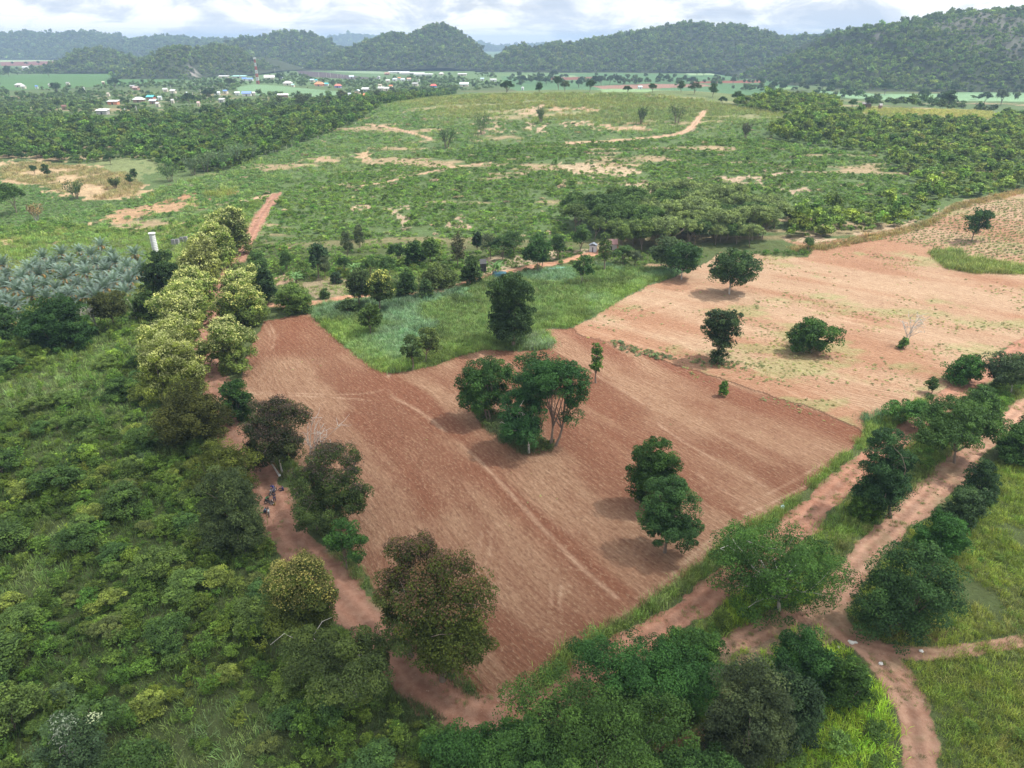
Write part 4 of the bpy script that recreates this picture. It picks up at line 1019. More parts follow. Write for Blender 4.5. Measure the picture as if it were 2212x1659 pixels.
    # weeds at the feet of the field trees, along the hollow between the fields, and in the lower corner
    for pp, cols, st, lo, hi, key in (
        ([(1015,885),(1040,870),(1100,905),(1150,930),(1195,955),(1192,975),(1160,982),(1110,965),(1060,930),(1025,905)], [(0.055,0.085,0.035),(0.075,0.11,0.05)], .8, .8, 1.9, 'herb'),
        ([(1060,905),(1120,930),(1160,970),(1140,985),(1090,960),(1050,925)], [(0.09,0.12,0.07),(0.07,0.10,0.05)], .6, .7, 1.3, 'tuft'),
        ([(1315,735),(1345,740),(1390,755),(1440,768),(1470,778),(1420,778),(1360,765),(1320,748)], [(0.08,0.13,0.08),(0.11,0.16,0.10)], .9, .6, 1.5, 'herb'),
        ([(1110,735),(1170,722),(1195,745),(1190,755),(1110,756)], [(0.13,0.19,0.14),(0.17,0.23,0.17)], .7, .9, 1.5, 'tuft'),
        ([(945,1400),(985,1430),(1010,1470),(1050,1505),(1030,1512),(985,1480),(950,1440)], [(0.05,0.10,0.035),(0.07,0.13,0.045)], .5, .4, .9, 'tuft'),
        ([(840,1500),(900,1520),(960,1555),(900,1590),(800,1580),(770,1540)], [(0.05,0.09,0.035),(0.09,0.12,0.06)], .5, .4, .9, 'tuft'),
        ([(1500,775),(1560,778),(1640,785),(1660,795),(1590,800),(1500,790)], [(0.12,0.16,0.09)], 1.0, .4, 1.1, 'herb'),
        ([(1170,765),(1200,760),(1230,770),(1200,780)], [(0.14,0.17,0.10)], 1.2, .3, .8, 'herb'),
        ([(1855,900),(1900,890),(1935,895),(1900,925),(1868,925)], [(0.07,0.15,0.09),(0.09,0.17,0.11)], .8, .8, 1.4, 'tuft')):
        p = cells([poly(pp)], st, rng); n = len(p)
        if n: scatter('weeds', key, p, size3(n, rng, lo, hi, .9), vary(cols if len(cols) > 1 else cols * 2, n, rng), rng)
    # ---- orchard and yard ground
    Zo = poly([(560,600),(600,585),(700,575),(860,580),(1000,585),(1080,570),(1050,600),(960,632),(860,640),(780,648),(700,655),(600,668),(560,660)])
    p = cells([Zo], 1.3, rng, lambda x, y: off_line(x, y, tracks, 0.2) & (nz(x, y, 9, 31) > 0.42)); n = len(p)
    scatter('grass', 'tuft', p, size3(n, rng, 0.4, 1.1, 0.7), vary([(0.20, 0.24, 0.09), (0.12, 0.20, 0.06), (0.26, 0.26, 0.12)], n, rng, p[:, 0], p[:, 1], 14), rng)
    # ---- lower hillside: dense bright scrub, then patchier scrub up to the crest
    Zh = poly([(600,425),(640,400),(720,380),(840,350),(960,330),(1060,315),(1250,305),(1450,300),(1650,300),(1780,322),(1880,335),(1975,392),(1985,440),(1850,445),(1700,460),(1620,430),(1500,412),(1290,418),(1235,445),(1225,490),(1250,510),(1230,555),(1080,572),(1000,585),(860,582),(700,575),(600,585),(540,600),(520,590),(560,520)])
    Zt = poly([(1975,392),(1880,335),(1780,322),(1650,300),(1660,280),(1720,250),(1580,228),(1500,212),(1400,204),(1200,202),(1000,206),(900,216),(830,226),(790,252),(760,272),(700,295),(620,322),(540,350),(480,372),(420,385),(350,400),(300,430),(240,445),(60,480),(0,490),(0,560),(100,540),(300,500),(430,470),(520,440),(600,425),(640,400),(720,380),(840,350),(960,330),(1060,315),(1250,305),(1450,300)])
    bared = [pw for c_, pw in NPATCH if c_[0] > 0.4]
    def onbare(x, y):
        m = np.zeros(x.shape, bool)
        jx_ = x + (fbm(x, y, 7, 3, 61, 0.7) - 0.5) * 14; jy_ = y + (fbm(x, y, 7, 3, 71, 0.7) - 0.5) * 22
        for pw in bared: m |= inside(pw, jx_, jy_)
        return m
    def hillbare(x, y): return (fbm(x * 0.4, y * 1.25, 22, 4, 41, 0.6) > 0.645) & (rng.random(x.shape) < 0.75)
    okh = lambda x, y: ~hillbare(x, y) & off_line(x, y, tracks, 0.2) & ~(onbare(x, y) & (rng.random(x.shape) < 0.86))
    p = cells([Zh], 1.6, rng, lambda x, y: okh(x, y) & (nz(x, y, 10, 47) > 0.33)); n = len(p)
    scatter('hillside_scrub', 'herb', p, size3(n, rng, 0.9, 2.9, 0.8, 0.3, 2.4), vary([(0.05, 0.105, 0.032), (0.085, 0.155, 0.042), (0.12, 0.195, 0.052), (0.07, 0.14, 0.042), (0.145, 0.21, 0.065)], n, rng, p[:, 0], p[:, 1], 16, 0.22), rng)
    p = cells([Zh], 7.5, rng, lambda x, y: okh(x, y) & (nz(x, y, 16, 57) > 0.45)); n = len(p)
    scatter('hillside_scrub', 'canopy', p, size3(n, rng, 1.8, 3.8, 0.75, 0.25, 2), vary([(0.07, 0.13, 0.04), (0.10, 0.175, 0.045), (0.09, 0.15, 0.06)], n, rng, p[:, 0], p[:, 1], 30), rng)
    top = lambda x, y: sstep(13.5, 18.5, height(x, y) + 6 * (fbm(x, y, 40, 3, 8) - 0.5))
    p = cells([Zt], 2.5, rng, lambda x, y: okh(x, y) & (rng.random(x.shape) > 0.55 * top(x, y)) & (nz(x, y, 12, 67) > 0.36)); n = len(p)
    tw = top(p[:, 0], p[:, 1])[:, None]
    c = vary([(0.06, 0.125, 0.04), (0.095, 0.175, 0.06), (0.125, 0.205, 0.09), (0.13, 0.20, 0.06)], n, rng, p[:, 0], p[:, 1], 24, 0.2)
    scatter('hillside_scrub', 'herb', p, size3(n, rng, 1.2, 3.2, 0.6, 0.3, 2.2), c * (1 - tw * .3) + np.array([0.16, 0.18, 0.08]) * tw * .3, rng)
    p = cells([Zt], 2.6, rng, lambda x, y: okh(x, y) & (rng.random(x.shape) < 0.2 + 0.8 * top(x, y))); n = len(p)
    tw = top(p[:, 0], p[:, 1])[:, None]
    c = vary([(0.235, 0.245, 0.11), (0.19, 0.22, 0.10), (0.14, 0.20, 0.09)], n, rng, p[:, 0], p[:, 1], 30, 0.15) * tw + vary([(0.13, 0.22, 0.09), (0.2, 0.26, 0.09)], n, rng) * (1 - tw)
    scatter('hill_grass', 'tuft', p, size3(n, rng, 1.3, 2.4, 0.9), c, rng)
    p = cells([Zt, Zh], 17, rng, lambda x, y: okh(x, y)); n = len(p)
    scatter('brushwood', 'herb', p, size3(n, rng, 1.5, 5.0, 0.35), vary([(0.20, 0.17, 0.15), (0.26, 0.22, 0.19)], n, rng), rng)
    Zb = poly([(520,600),(560,560),(620,575),(720,570),(860,578),(1000,575),(1100,565),(1240,545),(1330,532),(1420,548),(1560,552),(1640,545),(1750,540),(1745,555),(1640,552),(1560,548),(1500,570),(1380,580),(1250,566),(1080,600),(1000,610),(860,600),(700,600),(600,612),(540,640)])
    p = cells([Zb], 1.7, rng, lambda x, y: off_line(x, y, tracks, 0.2) & not_fields(x, y)); n = len(p)
    scatter('undergrowth', 'herb', p, size3(n, rng, 0.8, 2.6, 0.9, 0.25, 2), vary([(0.05, 0.105, 0.032), (0.09, 0.16, 0.045), (0.13, 0.20, 0.06)], n, rng, p[:, 0], p[:, 1], 12), rng)
    # ---- left middle: scrub round the palms, weedy fields beyond
    Zl = poly([(-420,720),(-420,560),(0,500),(100,480),(300,500),(430,470),(520,440),(600,425),(560,520),(500,590),(450,650),(430,720),(330,700),(180,712),(0,722)])
    palms = poly([(-200,530),(80,512),(180,500),(300,515),(325,560),(310,640),(230,680),(60,700),(-200,720)])
    p = cells([Zl], 2.2, rng, lambda x, y: ~inside(palms, x, y) & off_line(x, y, tracks, 0.4) & (nz(x, y, 12, 73) > 0.38)); n = len(p)
    scatter('undergrowth', 'herb', p, size3(n, rng, 1.2, 3.4, 0.9, 0.25, 1.8), vary([G_DK, G_MD, (0.09, 0.155, 0.05), (0.12, 0.20, 0.06)], n, rng, p[:, 0], p[:, 1], 18), rng)
    p = cells([Zl], 1.5, rng, lambda x, y: off_line(x, y, tracks, 0.3)); n = len(p)
    scatter('grass', 'tuft', p, size3(n, rng, 0.6, 1.5, 0.9), vary([(0.13, 0.20, 0.06), (0.17, 0.25, 0.08), (0.22, 0.25, 0.10)], n, rng, p[:, 0], p[:, 1], 20), rng)
    Zf = poly([(-300,400),(0,392),(80,402),(150,422),(215,436),(290,428),(350,405),(420,392),(480,380),(560,352),(600,340),(640,322),(600,425),(520,440),(430,452),(300,485),(100,500),(0,515),(-300,540)])
    p = cells([Zf], 1.9, rng, okh); n = len(p)
    scatter('crop_rows', 'herb', p, size3(n, rng, 1.0, 2.0, 0.6), vary([(0.08, 0.15, 0.06), (0.10, 0.18, 0.07), (0.14, 0.21, 0.10)], n, rng, p[:, 0], p[:, 1], 40), rng)
    p = cells([NPATCH[0][1]], 1.8, rng, lambda x, y: nz(x, y, 14, 83) > 0.42); n = len(p)
    scatter('dry_grass', 'tuft', p, size3(n, rng, 1.0, 1.8, 0.9), vary([(0.24, 0.22, 0.14), (0.20, 0.20, 0.12), (0.28, 0.22, 0.15)], n, rng, p[:, 0], p[:, 1], 20), rng)
    p = cells([NPATCH[3][1]], 1.7, rng); n = len(p)
    scatter('grass', 'tuft', p, size3(n, rng, 1.4, 2.4, 0.95), vary([(0.18, 0.22, 0.07), (0.22, 0.25, 0.10)], n, rng, p[:, 0], p[:, 1], 20), rng)
    # ---- woods left of the hill and right of it
    Zw = poly([(-500,262),(0,262),(150,262),(300,258),(450,252),(560,246),(640,238),(700,222),(760,212),(830,206),(900,203),(985,196),(985,204),(900,216),(830,226),(790,252),(760,272),(700,295),(620,322),(540,350),(480,372),(360,372),(320,345),(250,345),(190,356),(90,345),(0,342),(-500,350)])
    p = cells([Zw], 3.2, rng, lambda x, y: (nz(x, y, 25, 89) > 0.16) & off_houses(x, y)); n = len(p)
    s = size3(n, rng, 2.2, 7.6, 0.85, 0.25, 2.8)
    scatter('woodland', 'canopy', p, s, vary([(0.040, 0.082, 0.026), (0.055, 0.105, 0.03), (0.085, 0.13, 0.03), (0.045, 0.09, 0.03), (0.075, 0.145, 0.035), (0.07, 0.095, 0.05)], n, rng, p[:, 0], p[:, 1], 28, 0.2), rng)
    Zw2 = poly([(1590,218),(1650,215),(1700,212),(1800,216),(1812,240),(1900,262),(1960,262),(2060,268),(2150,262),(2170,250),(2330,255),(2500,260),(2500,400),(2330,400),(2212,408),(2110,425),(2030,438),(2008,470),(1950,486),(1880,500),(1760,516),(1705,518),(1700,470),(1850,445),(1985,440),(1975,392),(1880,330),(1780,318),(1665,302),(1655,282),(1720,252),(1590,232)])
    p = cells([Zw2], 3.1, rng, lambda x, y: nz(x, y, 22, 95) > 0.2); n = len(p)
    s = size3(n, rng, 2.1, 7.4, 0.85, 0.25, 2.8)
    scatter('woodland', 'canopy', p, s, vary([(0.055, 0.10, 0.032), (0.085, 0.14, 0.036), (0.13, 0.18, 0.045), (0.065, 0.12, 0.036), (0.11, 0.165, 0.042), (0.08, 0.105, 0.05)], n, rng, p[:, 0], p[:, 1], 26, 0.2), rng)
    # pineapple rows
    Zp = poly([(1860,232),(1980,238),(2140,240),(2150,256),(2070,266),(1960,258),(1860,245)])
    p = cells([Zp], 3.0, rng); n = len(p)
    scatter('crop_rows', 'tuft', p, size3(n, rng, 1.6, 2.2, 0.9), vary([(0.30, 0.30, 0.12), (0.22, 0.25, 0.10)], n, rng), rng)
    # ---- village greenery and trees dotted over the plain
    Zv = poly([(-700,152),(120,150),(330,170),(470,172),(530,166),(620,158),(700,174),(850,172),(1070,160),(1090,190),(1000,198),(900,204),(830,210),(760,216),(640,240),(450,254),(150,264),(-700,264)])
    fp = [pw for (nm, c_, pw) in FARP[:9]]
    def offf(x, y):
        m = np.ones(x.shape, bool)
        for pw in fp: m &= ~inside(pw, x, y)
        return m & off_houses(x, y)
    p = cells([Zv], 10.5, rng, lambda x, y: offf(x, y) & (nz(x, y, 60, 15) > 0.42)); n = len(p)
    scatter('village_greenery', 'canopy', p, size3(n, rng, 4.0, 8.5, 0.8, 0.25, 2), vary([(0.05, 0.085, 0.035), (0.07, 0.115, 0.045), (0.085, 0.135, 0.06), (0.05, 0.09, 0.04)], n, rng, p[:, 0], p[:, 1], 60, 0.2), rng)
    p = cells([Zv], 5.5, rng, lambda x, y: offf(x, y) & (y < 1000) & (nz(x, y, 40, 16) > 0.42)); n = len(p)
    scatter('village_greenery', 'canopy', p, size3(n, rng, 2, 4.2, 0.7), vary([(0.06, 0.11, 0.04), (0.085, 0.14, 0.05), (0.12, 0.17, 0.06)], n, rng, p[:, 0], p[:, 1], 60, 0.2), rng)
    Zr2 = poly([(1085,185),(1100,170),(1300,164),(1700,168),(1900,208),(2060,212),(2500,215),(2500,250),(2170,246),(2060,240),(1900,228),(1820,218),(1700,200),(1560,196),(1300,192)])
    p = cells([Zr2], 14, rng, lambda x, y: (nz(x, y, 50, 25) > 0.60)); n = len(p)
    scatter('field_edge_trees', 'canopy', p, size3(n, rng, 6, 12, 0.9), vary([(0.04, 0.07, 0.03), (0.06, 0.10, 0.04)], n, rng), rng)
cover()

# ------------------------------------------------------------------ things
def tag(o, label, cat, group=None):
    o['label'] = label; o['category'] = cat
    if group: o['group'] = group
    return o
def empty(name, loc, rz=0.0, scale=1.0):
    o = bpy.data.objects.new(name, None); COL.objects.link(o)
    o.location = loc; o.rotation_euler = (0, 0, rz); o.scale = (scale,) * 3 if np.ndim(scale) == 0 else scale
    o.empty_display_size = 0.5
    return o
def part(name, me, parent, color=None, label=None):
    o = bpy.data.objects.new(name, me); COL.objects.link(o); o.parent = parent
    if color is not None: o.color = (*color, 1)
    if label: o['label'] = label
    return o
def copy_thing(src, loc, rz, scale, tint=None, label=None, cat=None, group=None):
    r = src.copy(); COL.objects.link(r); r.location = loc; r.rotation_euler = (0, 0, rz)
    r.scale = (scale,) * 3 if np.ndim(scale) == 0 else scale
    if label: r['label'] = label
    if cat: r['category'] = cat
    if group: r['group'] = group
    for ch in src.children:
        c = ch.copy(); COL.objects.link(c); c.parent = r
        if tint is not None and c.name.startswith(('crown', 'foliage')): c.color = (*tint, 1)
        for g in ch.children:
            d = g.copy(); COL.objects.link(d); d.parent = c
    return r
def height_for(x, y, ytop):
    """how tall a thing standing at x, y must be for its top to show at picture row ytop"""
    z0 = hz(x, y); lo, hi = 0.05, 90.0
    for _ in range(30):
        m = (lo + hi) / 2
        if project(x, y, z0 + m)[1] > ytop: lo = m
        else: hi = m
    return lo

TREES = {}
def tree(name, label, bx, by, ytop, x0, x1, style='round', tint=(.085, .155, .042), lobes=None, dens=1.0, pale=False, stems=1, bloom=None, twigs=0, leaf_k=1.0, seed=None, group=None, fork=None, cat='tree', rt=1.0, flat=0.7, crown_label=None):
    x, y = at(bx, by); z = hz(x, y); dz_ = depth_of(x, y, z)
    seed = seed if seed is not None else int(bx * 7 + by * 13)
    rng = np.random.default_rng(seed)
    tint = tuple(np.array(tint) * ((0.88, 0.90, 0.85) if 'flower' not in name else (1.12, 1.08, 0.95)) * (0.92 + 0.16 * rng.random()))
    w = (x1 - x0) * dz_ / FPX
    dep = math.atan((CAMH - z) / y)
    h = height_for(x, y, ytop)
    h = max(h - 0.10 * w * math.sin(dep) / max(math.cos(dep), 0.4), h * 0.8)       # the far rim of a broad crown shows above its top
    cx = ((x0 + x1) / 2 - project(x, y, z + h * 0.6)[0]) * dz_ / FPX
    if style == 'round': L_ = [(0, 0.66, .40, .33), (-.26, .55, .22, .22), (.27, .58, .22, .22), (.05, .8, .3, .19), (-.15, .45, .22, .16), (.18, .42, .2, .15)]; fk = 0.28
    elif style == 'column': L_ = [(0, .84, .30, .16), (-.05, .62, .42, .2), (.08, .42, .43, .2), (-.03, .24, .40, .18), (.2, .7, .25, .15), (-.22, .33, .24, .15)]; fk = 0.3
    elif style == 'umbrella': L_ = [(0, .80, .34, .13), (-.28, .68, .24, .11), (.28, .70, .24, .11), (-.1, .58, .3, .11), (.16, .52, .3, .1), (.36, .55, .14, .08), (-.38, .52, .13, .08)]; fk = 0.25
    elif style == 'open': L_ = [(-.05, .84, .28, .12), (.25, .7, .22, .13), (-.3, .62, .2, .12), (.08, .56, .24, .12), (-.12, .42, .22, .09), (.3, .42, .18, .08)]; fk = 0.22
    elif style == 'low': L_ = [(0, .55, .36, .38), (-.28, .38, .24, .26), (.28, .4, .24, .28), (.1, .72, .24, .22), (-.15, .2, .3, .18), (.2, .2, .28, .18)]; fk = 0.15
    elif style == 'slim': L_ = [(0, .85, .3, .12), (.05, .68, .42, .14), (-.08, .5, .44, .13), (.05, .36, .34, .1)]; fk = 0.25
    if lobes: L_ = lobes
    if fork is not None: fk = fork
    fill = (1.04, 1.06) if style == 'umbrella' else ((1.15, 1.2) if not lobes else (1.2, 1.45))
    if style in ('round',) or lobes: L_ = list(L_) + [(0, max(0.42, min(l[1] for l in L_)), 0.33, 0.16)] if style != 'slim' and fork is None else L_
    L3 = []
    for (u, v, ru, rv) in L_:
        dy = rng.normal() * (0.16 if abs(u) < 0.2 else 0.1) * w if len(L_) > 1 else 0
        ru *= fill[0]; rv *= fill[1]
        u = np.clip(u, -0.53 + ru, 0.53 - ru) if ru < 0.5 else 0
        v = min(v, 1.02 - rv)
        L3.append((cx + u * w, dy, v * h, ru * w, ru * w * 0.95, rv * h))
    s = max(0.12, 0.00125 * dz_) * leaf_k
    area = sum(4 * math.pi * (((l[3] * l[4]) ** 1.6 + 2 * (l[3] * l[5]) ** 1.6) / 3) ** (1 / 1.6) for l in L3) * 0.62
    nleaf = int(np.clip(area / (s * s) * 1.6 * dens, 500, 38000))
    rc = float(np.clip(0.115 * w, 0.38, 1.05))
    ncl = int(np.clip(area / (rc * rc) * 0.46 * (0.6 + 0.4 * dens), 18, 300))
    q = Quads()
    C = crown(q, L3, ncl, rc, max(8, nleaf // ncl), s, rng, flat, 0.55, low=-0.85, inner=0.35)
    root = empty(name, (x, y, z)); tag(root, label, cat, group)
    part('crown', q.mesh('crown', [MAT['leaf']]), root, tint, crown_label)
    if bloom:
        bt, frac, bname = bloom
        ztop = C[:, 2] + (np.abs(C[:, 0] - cx) < 0.4 * w) * 0
        order = np.argsort(-(C[:, 2] + rng.normal(size=len(C)) * 0.12 * h))
        Cb = C[order[:int(len(C) * frac)]]
        idx = np.repeat(np.arange(len(Cb)), max(6, nleaf // ncl // 2)); n = len(idx)
        dd = sphere_dirs(n, rng, 0.9)
        qb = Quads()
        qb.leaves(Cb[idx] + dd * rc * (0.75 + 0.45 * rng.random((n, 1))), unit(dd * 0.4 + rng.normal(size=(n, 3)) * 0.6 + [0, 0, .4]), s * 0.8, 0.7, rng, rng.random(len(Cb))[idx])
        part(bname, qb.mesh(bname, [MAT['leaf']]), root, bt)
    r = max(0.10, 0.022 * h) * rt
    nt = int(np.clip(ncl * 0.16, 5, 22))
    tg = C[rng.choice(len(C), nt, replace=False)]
    tg = np.array([cx, 0, h * 0.5]) + (tg - np.array([cx, 0, h * 0.5])) * 0.86
    part('trunk', trunk_mesh('trunk', h, fk * h, r, tg, rng, MAT['pale_bark' if pale else 'bark'], (cx * 0.35, 0), stems, twigs, 0.03 if dz_ < 160 else 0.06), root)
    TREES[label] = root
    return root
def bare_tree(name, label, bx, by, ytop, x0, x1, seed=1, pale=True, stems=2, n=16, twigs=4, tip=0.03, rt=1.0, group=None):
    x, y = at(bx, by); z = hz(x, y); dz_ = depth_of(x, y, z); rng = np.random.default_rng(seed)
    w = (x1 - x0) * dz_ / FPX; h = height_for(x, y, ytop); cx = ((x0 + x1) / 2 - bx) * dz_ / FPX
    a = rng.random(n) * 6.28; rr = np.sqrt(rng.random(n)) * w * 0.5
    tg = np.stack([cx + rr * np.cos(a), rr * np.sin(a) * 0.8, h * (0.98 - 0.5 * rr / (w * 0.5) * rng.random(n) - 0.12 * rng.random(n))], 1)
    root = empty(name, (x, y, z)); tag(root, label, 'dead tree', group)
    part('branches', trunk_mesh('branches', h, h * 0.3, max(0.09, 0.02 * h) * rt, tg, rng, MAT['pale_bark' if pale else 'bark'], (cx * 0.4, 0), stems, twigs, tip), root)
    return root

def near_trees():
    T = tree
    dk = (0.050, 0.115, 0.032); md = (0.085, 0.17, 0.042); olv = (0.105, 0.13, 0.04)
    # --- in the ploughed field
    T('field_tree', 'tall tree with two bare forked stems, rightmost of the clump in the ploughed field', 1187, 965, 770, 1118, 1264, tint=(0.045, 0.115, 0.036),
      lobes=[(-.05, .86, .28, .12), (-.3, .8, .18, .11), (.22, .78, .24, .12), (.36, .58, .15, .14), (.3, .38, .16, .09), (.05, .64, .22, .12), (-.25, .62, .2, .12)], stems=2, fork=.25, twigs=1)
    T('field_tree', 'mid height green tree on a pale slender trunk, front of the ploughed field clump', 1142, 978, 848, 1078, 1182, tint=(0.052, 0.135, 0.045),
      lobes=[(0, .82, .34, .15), (-.25, .68, .24, .13), (.25, .7, .22, .13), (-.05, .5, .34, .13), (-.22, .34, .2, .08)], pale=True, twigs=1)
    T('field_tree', 'bushy bright edged tree at the left of the ploughed field clump', 1062, 912, 783, 988, 1108, tint=(0.06, 0.135, 0.036),
      lobes=[(.08, .84, .34, .14), (-.2, .68, .3, .16), (.3, .66, .2, .15), (0, .45, .32, .14), (-.3, .45, .16, .1)], stems=2, twigs=1)
    T('field_tree', 'dark feathery tree at the back of the ploughed field clump', 1150, 900, 772, 1105, 1205, tint=(0.045, 0.11, 0.034), style='open')
    T('round_tree', 'dark green upright tree beside the lighter one, upper of the two in the lower field', 1398, 1092, 946, 1355, 1460, tint=(0.055, 0.115, 0.028),
      lobes=[(0, .84, .33, .15), (-.24, .66, .26, .16), (.22, .66, .27, .16), (-.2, .45, .24, .16), (.12, .42, .3, .15), (-.02, .24, .3, .14)], dens=1.2)
    T('round_tree', 'lighter green round tree on a short trunk, lower of the two in the lower field', 1436, 1194, 1038, 1390, 1512, tint=(0.065, 0.14, 0.045),
      lobes=[(-.05, .83, .3, .14), (-.25, .6, .25, .16), (.17, .64, .28, .16), (.38, .42, .14, .09), (-.12, .42, .28, .12), (.12, .38, .26, .1), (-.3, .45, .16, .1)], twigs=1, dens=1.1)
    T('slim_tree', 'slim upright young tree alone where the two fields meet', 1287, 827, 738, 1273, 1302, style='slim', tint=(0.075, 0.15, 0.03))
    T('sapling', 'tiny leafy sapling alone in the upper ploughed field', 1562, 856, 822, 1554, 1572, style='low', tint=(0.085, 0.18, 0.035))
    T('vine_covered_tree', 'round headed tree with a vine covered trunk in the stubble field', 1548, 782, 668, 1518, 1597, tint=(0.055, 0.095, 0.042),
      lobes=[(-.1, .84, .3, .13), (.2, .82, .28, .13), (-.25, .7, .22, .13), (.25, .66, .24, .12), (0, .56, .32, .12), (0, .32, .13, .16), (0, .12, .19, .12)])
    T('spreading_shrub', 'wide low bushy tree sprawling on the stubble field', 1752, 764, 690, 1712, 1810, tint=(0.055, 0.12, 0.03),
      lobes=[(-.08, .8, .25, .18), (.22, .72, .26, .16), (.38, .5, .13, .1), (-.2, .5, .26, .22), (.02, .45, .28, .26), (-.05, .2, .36, .18), (-.4, .3, .12, .1)], fork=.12)
    bare_tree('dead_tree', 'grey leafless tree standing alone in the stubble field', 1955, 745, 672, 1938, 1988, seed=4, n=16, twigs=3, tip=0.035)
    T('shrub', 'small leafy bush at the foot of the leafless field tree', 1948, 752, 728, 1940, 1962, style='low', tint=(0.10, 0.19, 0.05), cat='bush')
    T('open_tree', 'open crowned tree on a leaning trunk among the seedling rows', 2100, 522, 446, 2078, 2146, style='open', tint=(0.05, 0.105, 0.035), fork=.25)
    T('round_tree', 'greyish round tree, left of the touching pair at the field edge', 1447, 588, 512, 1408, 1478, tint=(0.085, 0.13, 0.062), pale=True, dens=.85, stems=2)
    T('round_tree', 'greener round tree, right of the touching pair at the field edge', 1472, 603, 525, 1438, 1517, tint=(0.06, 0.125, 0.042), pale=True, dens=.9)
    T('round_tree', 'big round tree on two pale trunks at the top of the stubble field', 1577, 633, 535, 1537, 1639, tint=(0.07, 0.13, 0.05), pale=True, stems=2,
      lobes=[(-.02, .8, .36, .18), (-.28, .62, .22, .2), (.28, .62, .23, .2), (0, .5, .3, .16), (.4, .4, .1, .1), (-.38, .42, .1, .1)])
    T('column_tree', 'massive dense columnar tree at the edge of the green field', 1108, 750, 582, 1056, 1152, style='column', tint=(0.052, 0.098, 0.036), dens=1.35, rt=1.2)
    # --- in the green field and orchard
    T('small_tree', 'small rounded tree alone in the middle of the green field', 800, 723, 655, 775, 823, tint=(0.075, 0.125, 0.035), dens=.9)
    T('small_tree', 'thin stemmed tree, left of the pair near the field corner', 890, 800, 722, 868, 912, style='open', tint=(0.08, 0.13, 0.042), fork=.35)
    T('small_tree', 'paler thin stemmed tree, right of the pair near the field corner', 920, 785, 707, 900, 952, style='open', tint=(0.115, 0.16, 0.05), fork=.35)
    T('dark_tree', 'dark bushy tree behind the small one in the green field', 775, 662, 583, 747, 802, tint=(0.055, 0.085, 0.032))
    T('yellow_tipped_tree', 'tree with pale yellow leaf tips next to the dark bushy tree', 821, 672, 587, 792, 852, tint=(0.09, 0.14, 0.042), bloom=((0.36, 0.38, 0.12), .3, 'young_leaves'))
    T('low_shrub', 'low dark shrub at the foot of the dark bushy tree', 745, 675, 650, 728, 778, style='low', tint=(0.06, 0.10, 0.035), cat='bush')
    T('slim_tree', 'small tree on twin thin trunks in the upper green field', 1261, 613, 548, 1240, 1284, style='open', tint=(0.055, 0.12, 0.035), stems=2, fork=.4)
    T('young_tree', 'pale young tree beside the tin roofed shack', 1306, 585, 500, 1292, 1320, style='slim', tint=(0.12, 0.18, 0.06), fork=.35)
    T('lollipop_tree', 'dark rounded tree on a straight bare trunk below the scrub slope', 688, 600, 526, 668, 707, tint=(0.045, 0.085, 0.042),
      lobes=[(0, .8, .42, .18), (.08, .64, .44, .18), (-.06, .52, .36, .14)], fork=.45, dens=1.3)
    T('dense_tree', 'dense pointed tree beside the dirt yard path', 1015, 617, 550, 994, 1037, style='low', tint=(0.055, 0.095, 0.032), dens=1.2)
    T('roadside_tree', 'broad tree on several thin stems beside the yard path', 1160, 587, 510, 1132, 1192, tint=(0.055, 0.12, 0.036), stems=3, fork=.4)
    T('teak_tree', 'pale leaved teak on the scrub slope below the bare patch', 928, 570, 512, 908, 948, tint=(0.12, 0.20, 0.055))
    T('thicket_tree', 'dark bushy tree left of the pale leaved teak', 893, 572, 518, 872, 915, style='low', tint=(0.05, 0.105, 0.03))
    T('grey_tree', 'thin greyish tree with a see through crown on the slope foot', 988, 580, 500, 972, 1005, style='slim', tint=(0.095, 0.10, 0.055), fork=.4, dens=.7)
    T('dark_tree', 'small very dark tree behind the yard path', 1030, 545, 500, 1020, 1042, tint=(0.035, 0.065, 0.035))
    T('orchard_tree', 'broad pale leaved tree at the back of the orchard', 948, 622, 568, 905, 985, style='low', tint=(0.12, 0.165, 0.055), dens=.8)
    T('orchard_tree', 'leafy orchard tree left of the broad pale leaved one', 875, 640, 580, 852, 900, tint=(0.065, 0.12, 0.04), style='low')
    T('orchard_tree', 'small rounded orchard tree in front of the yard path', 918, 645, 602, 905, 935, tint=(0.07, 0.12, 0.045), style='low')
    T('teak_tree', 'leafy teak with large pale leaves beside the orchard entrance', 635, 672, 608, 590, 668, tint=(0.12, 0.19, 0.05), style='low', dens=.8)
    T('dark_tree', 'dark tree left of the orchard entrance, beside the dirt track', 572, 655, 565, 552, 592, tint=(0.045, 0.085, 0.035), style='low')
    T('round_shrub', 'dense bluish round bush in the orchard', 725, 612, 588, 712, 738, style='low', tint=(0.06, 0.10, 0.055), cat='bush')
    T('young_tree', 'small star shaped young tree on the mown orchard lawn', 700, 645, 622, 690, 712, style='low', tint=(0.09, 0.15, 0.05))
    # --- the double row of flowering trees along the dirt track
    fl = ((0.43, 0.46, 0.19), .5, 'blossoms'); row = (0.16, 0.23, 0.06); rowd = (0.11, 0.155, 0.05)
    g = 'flowering trees lining the dirt track'
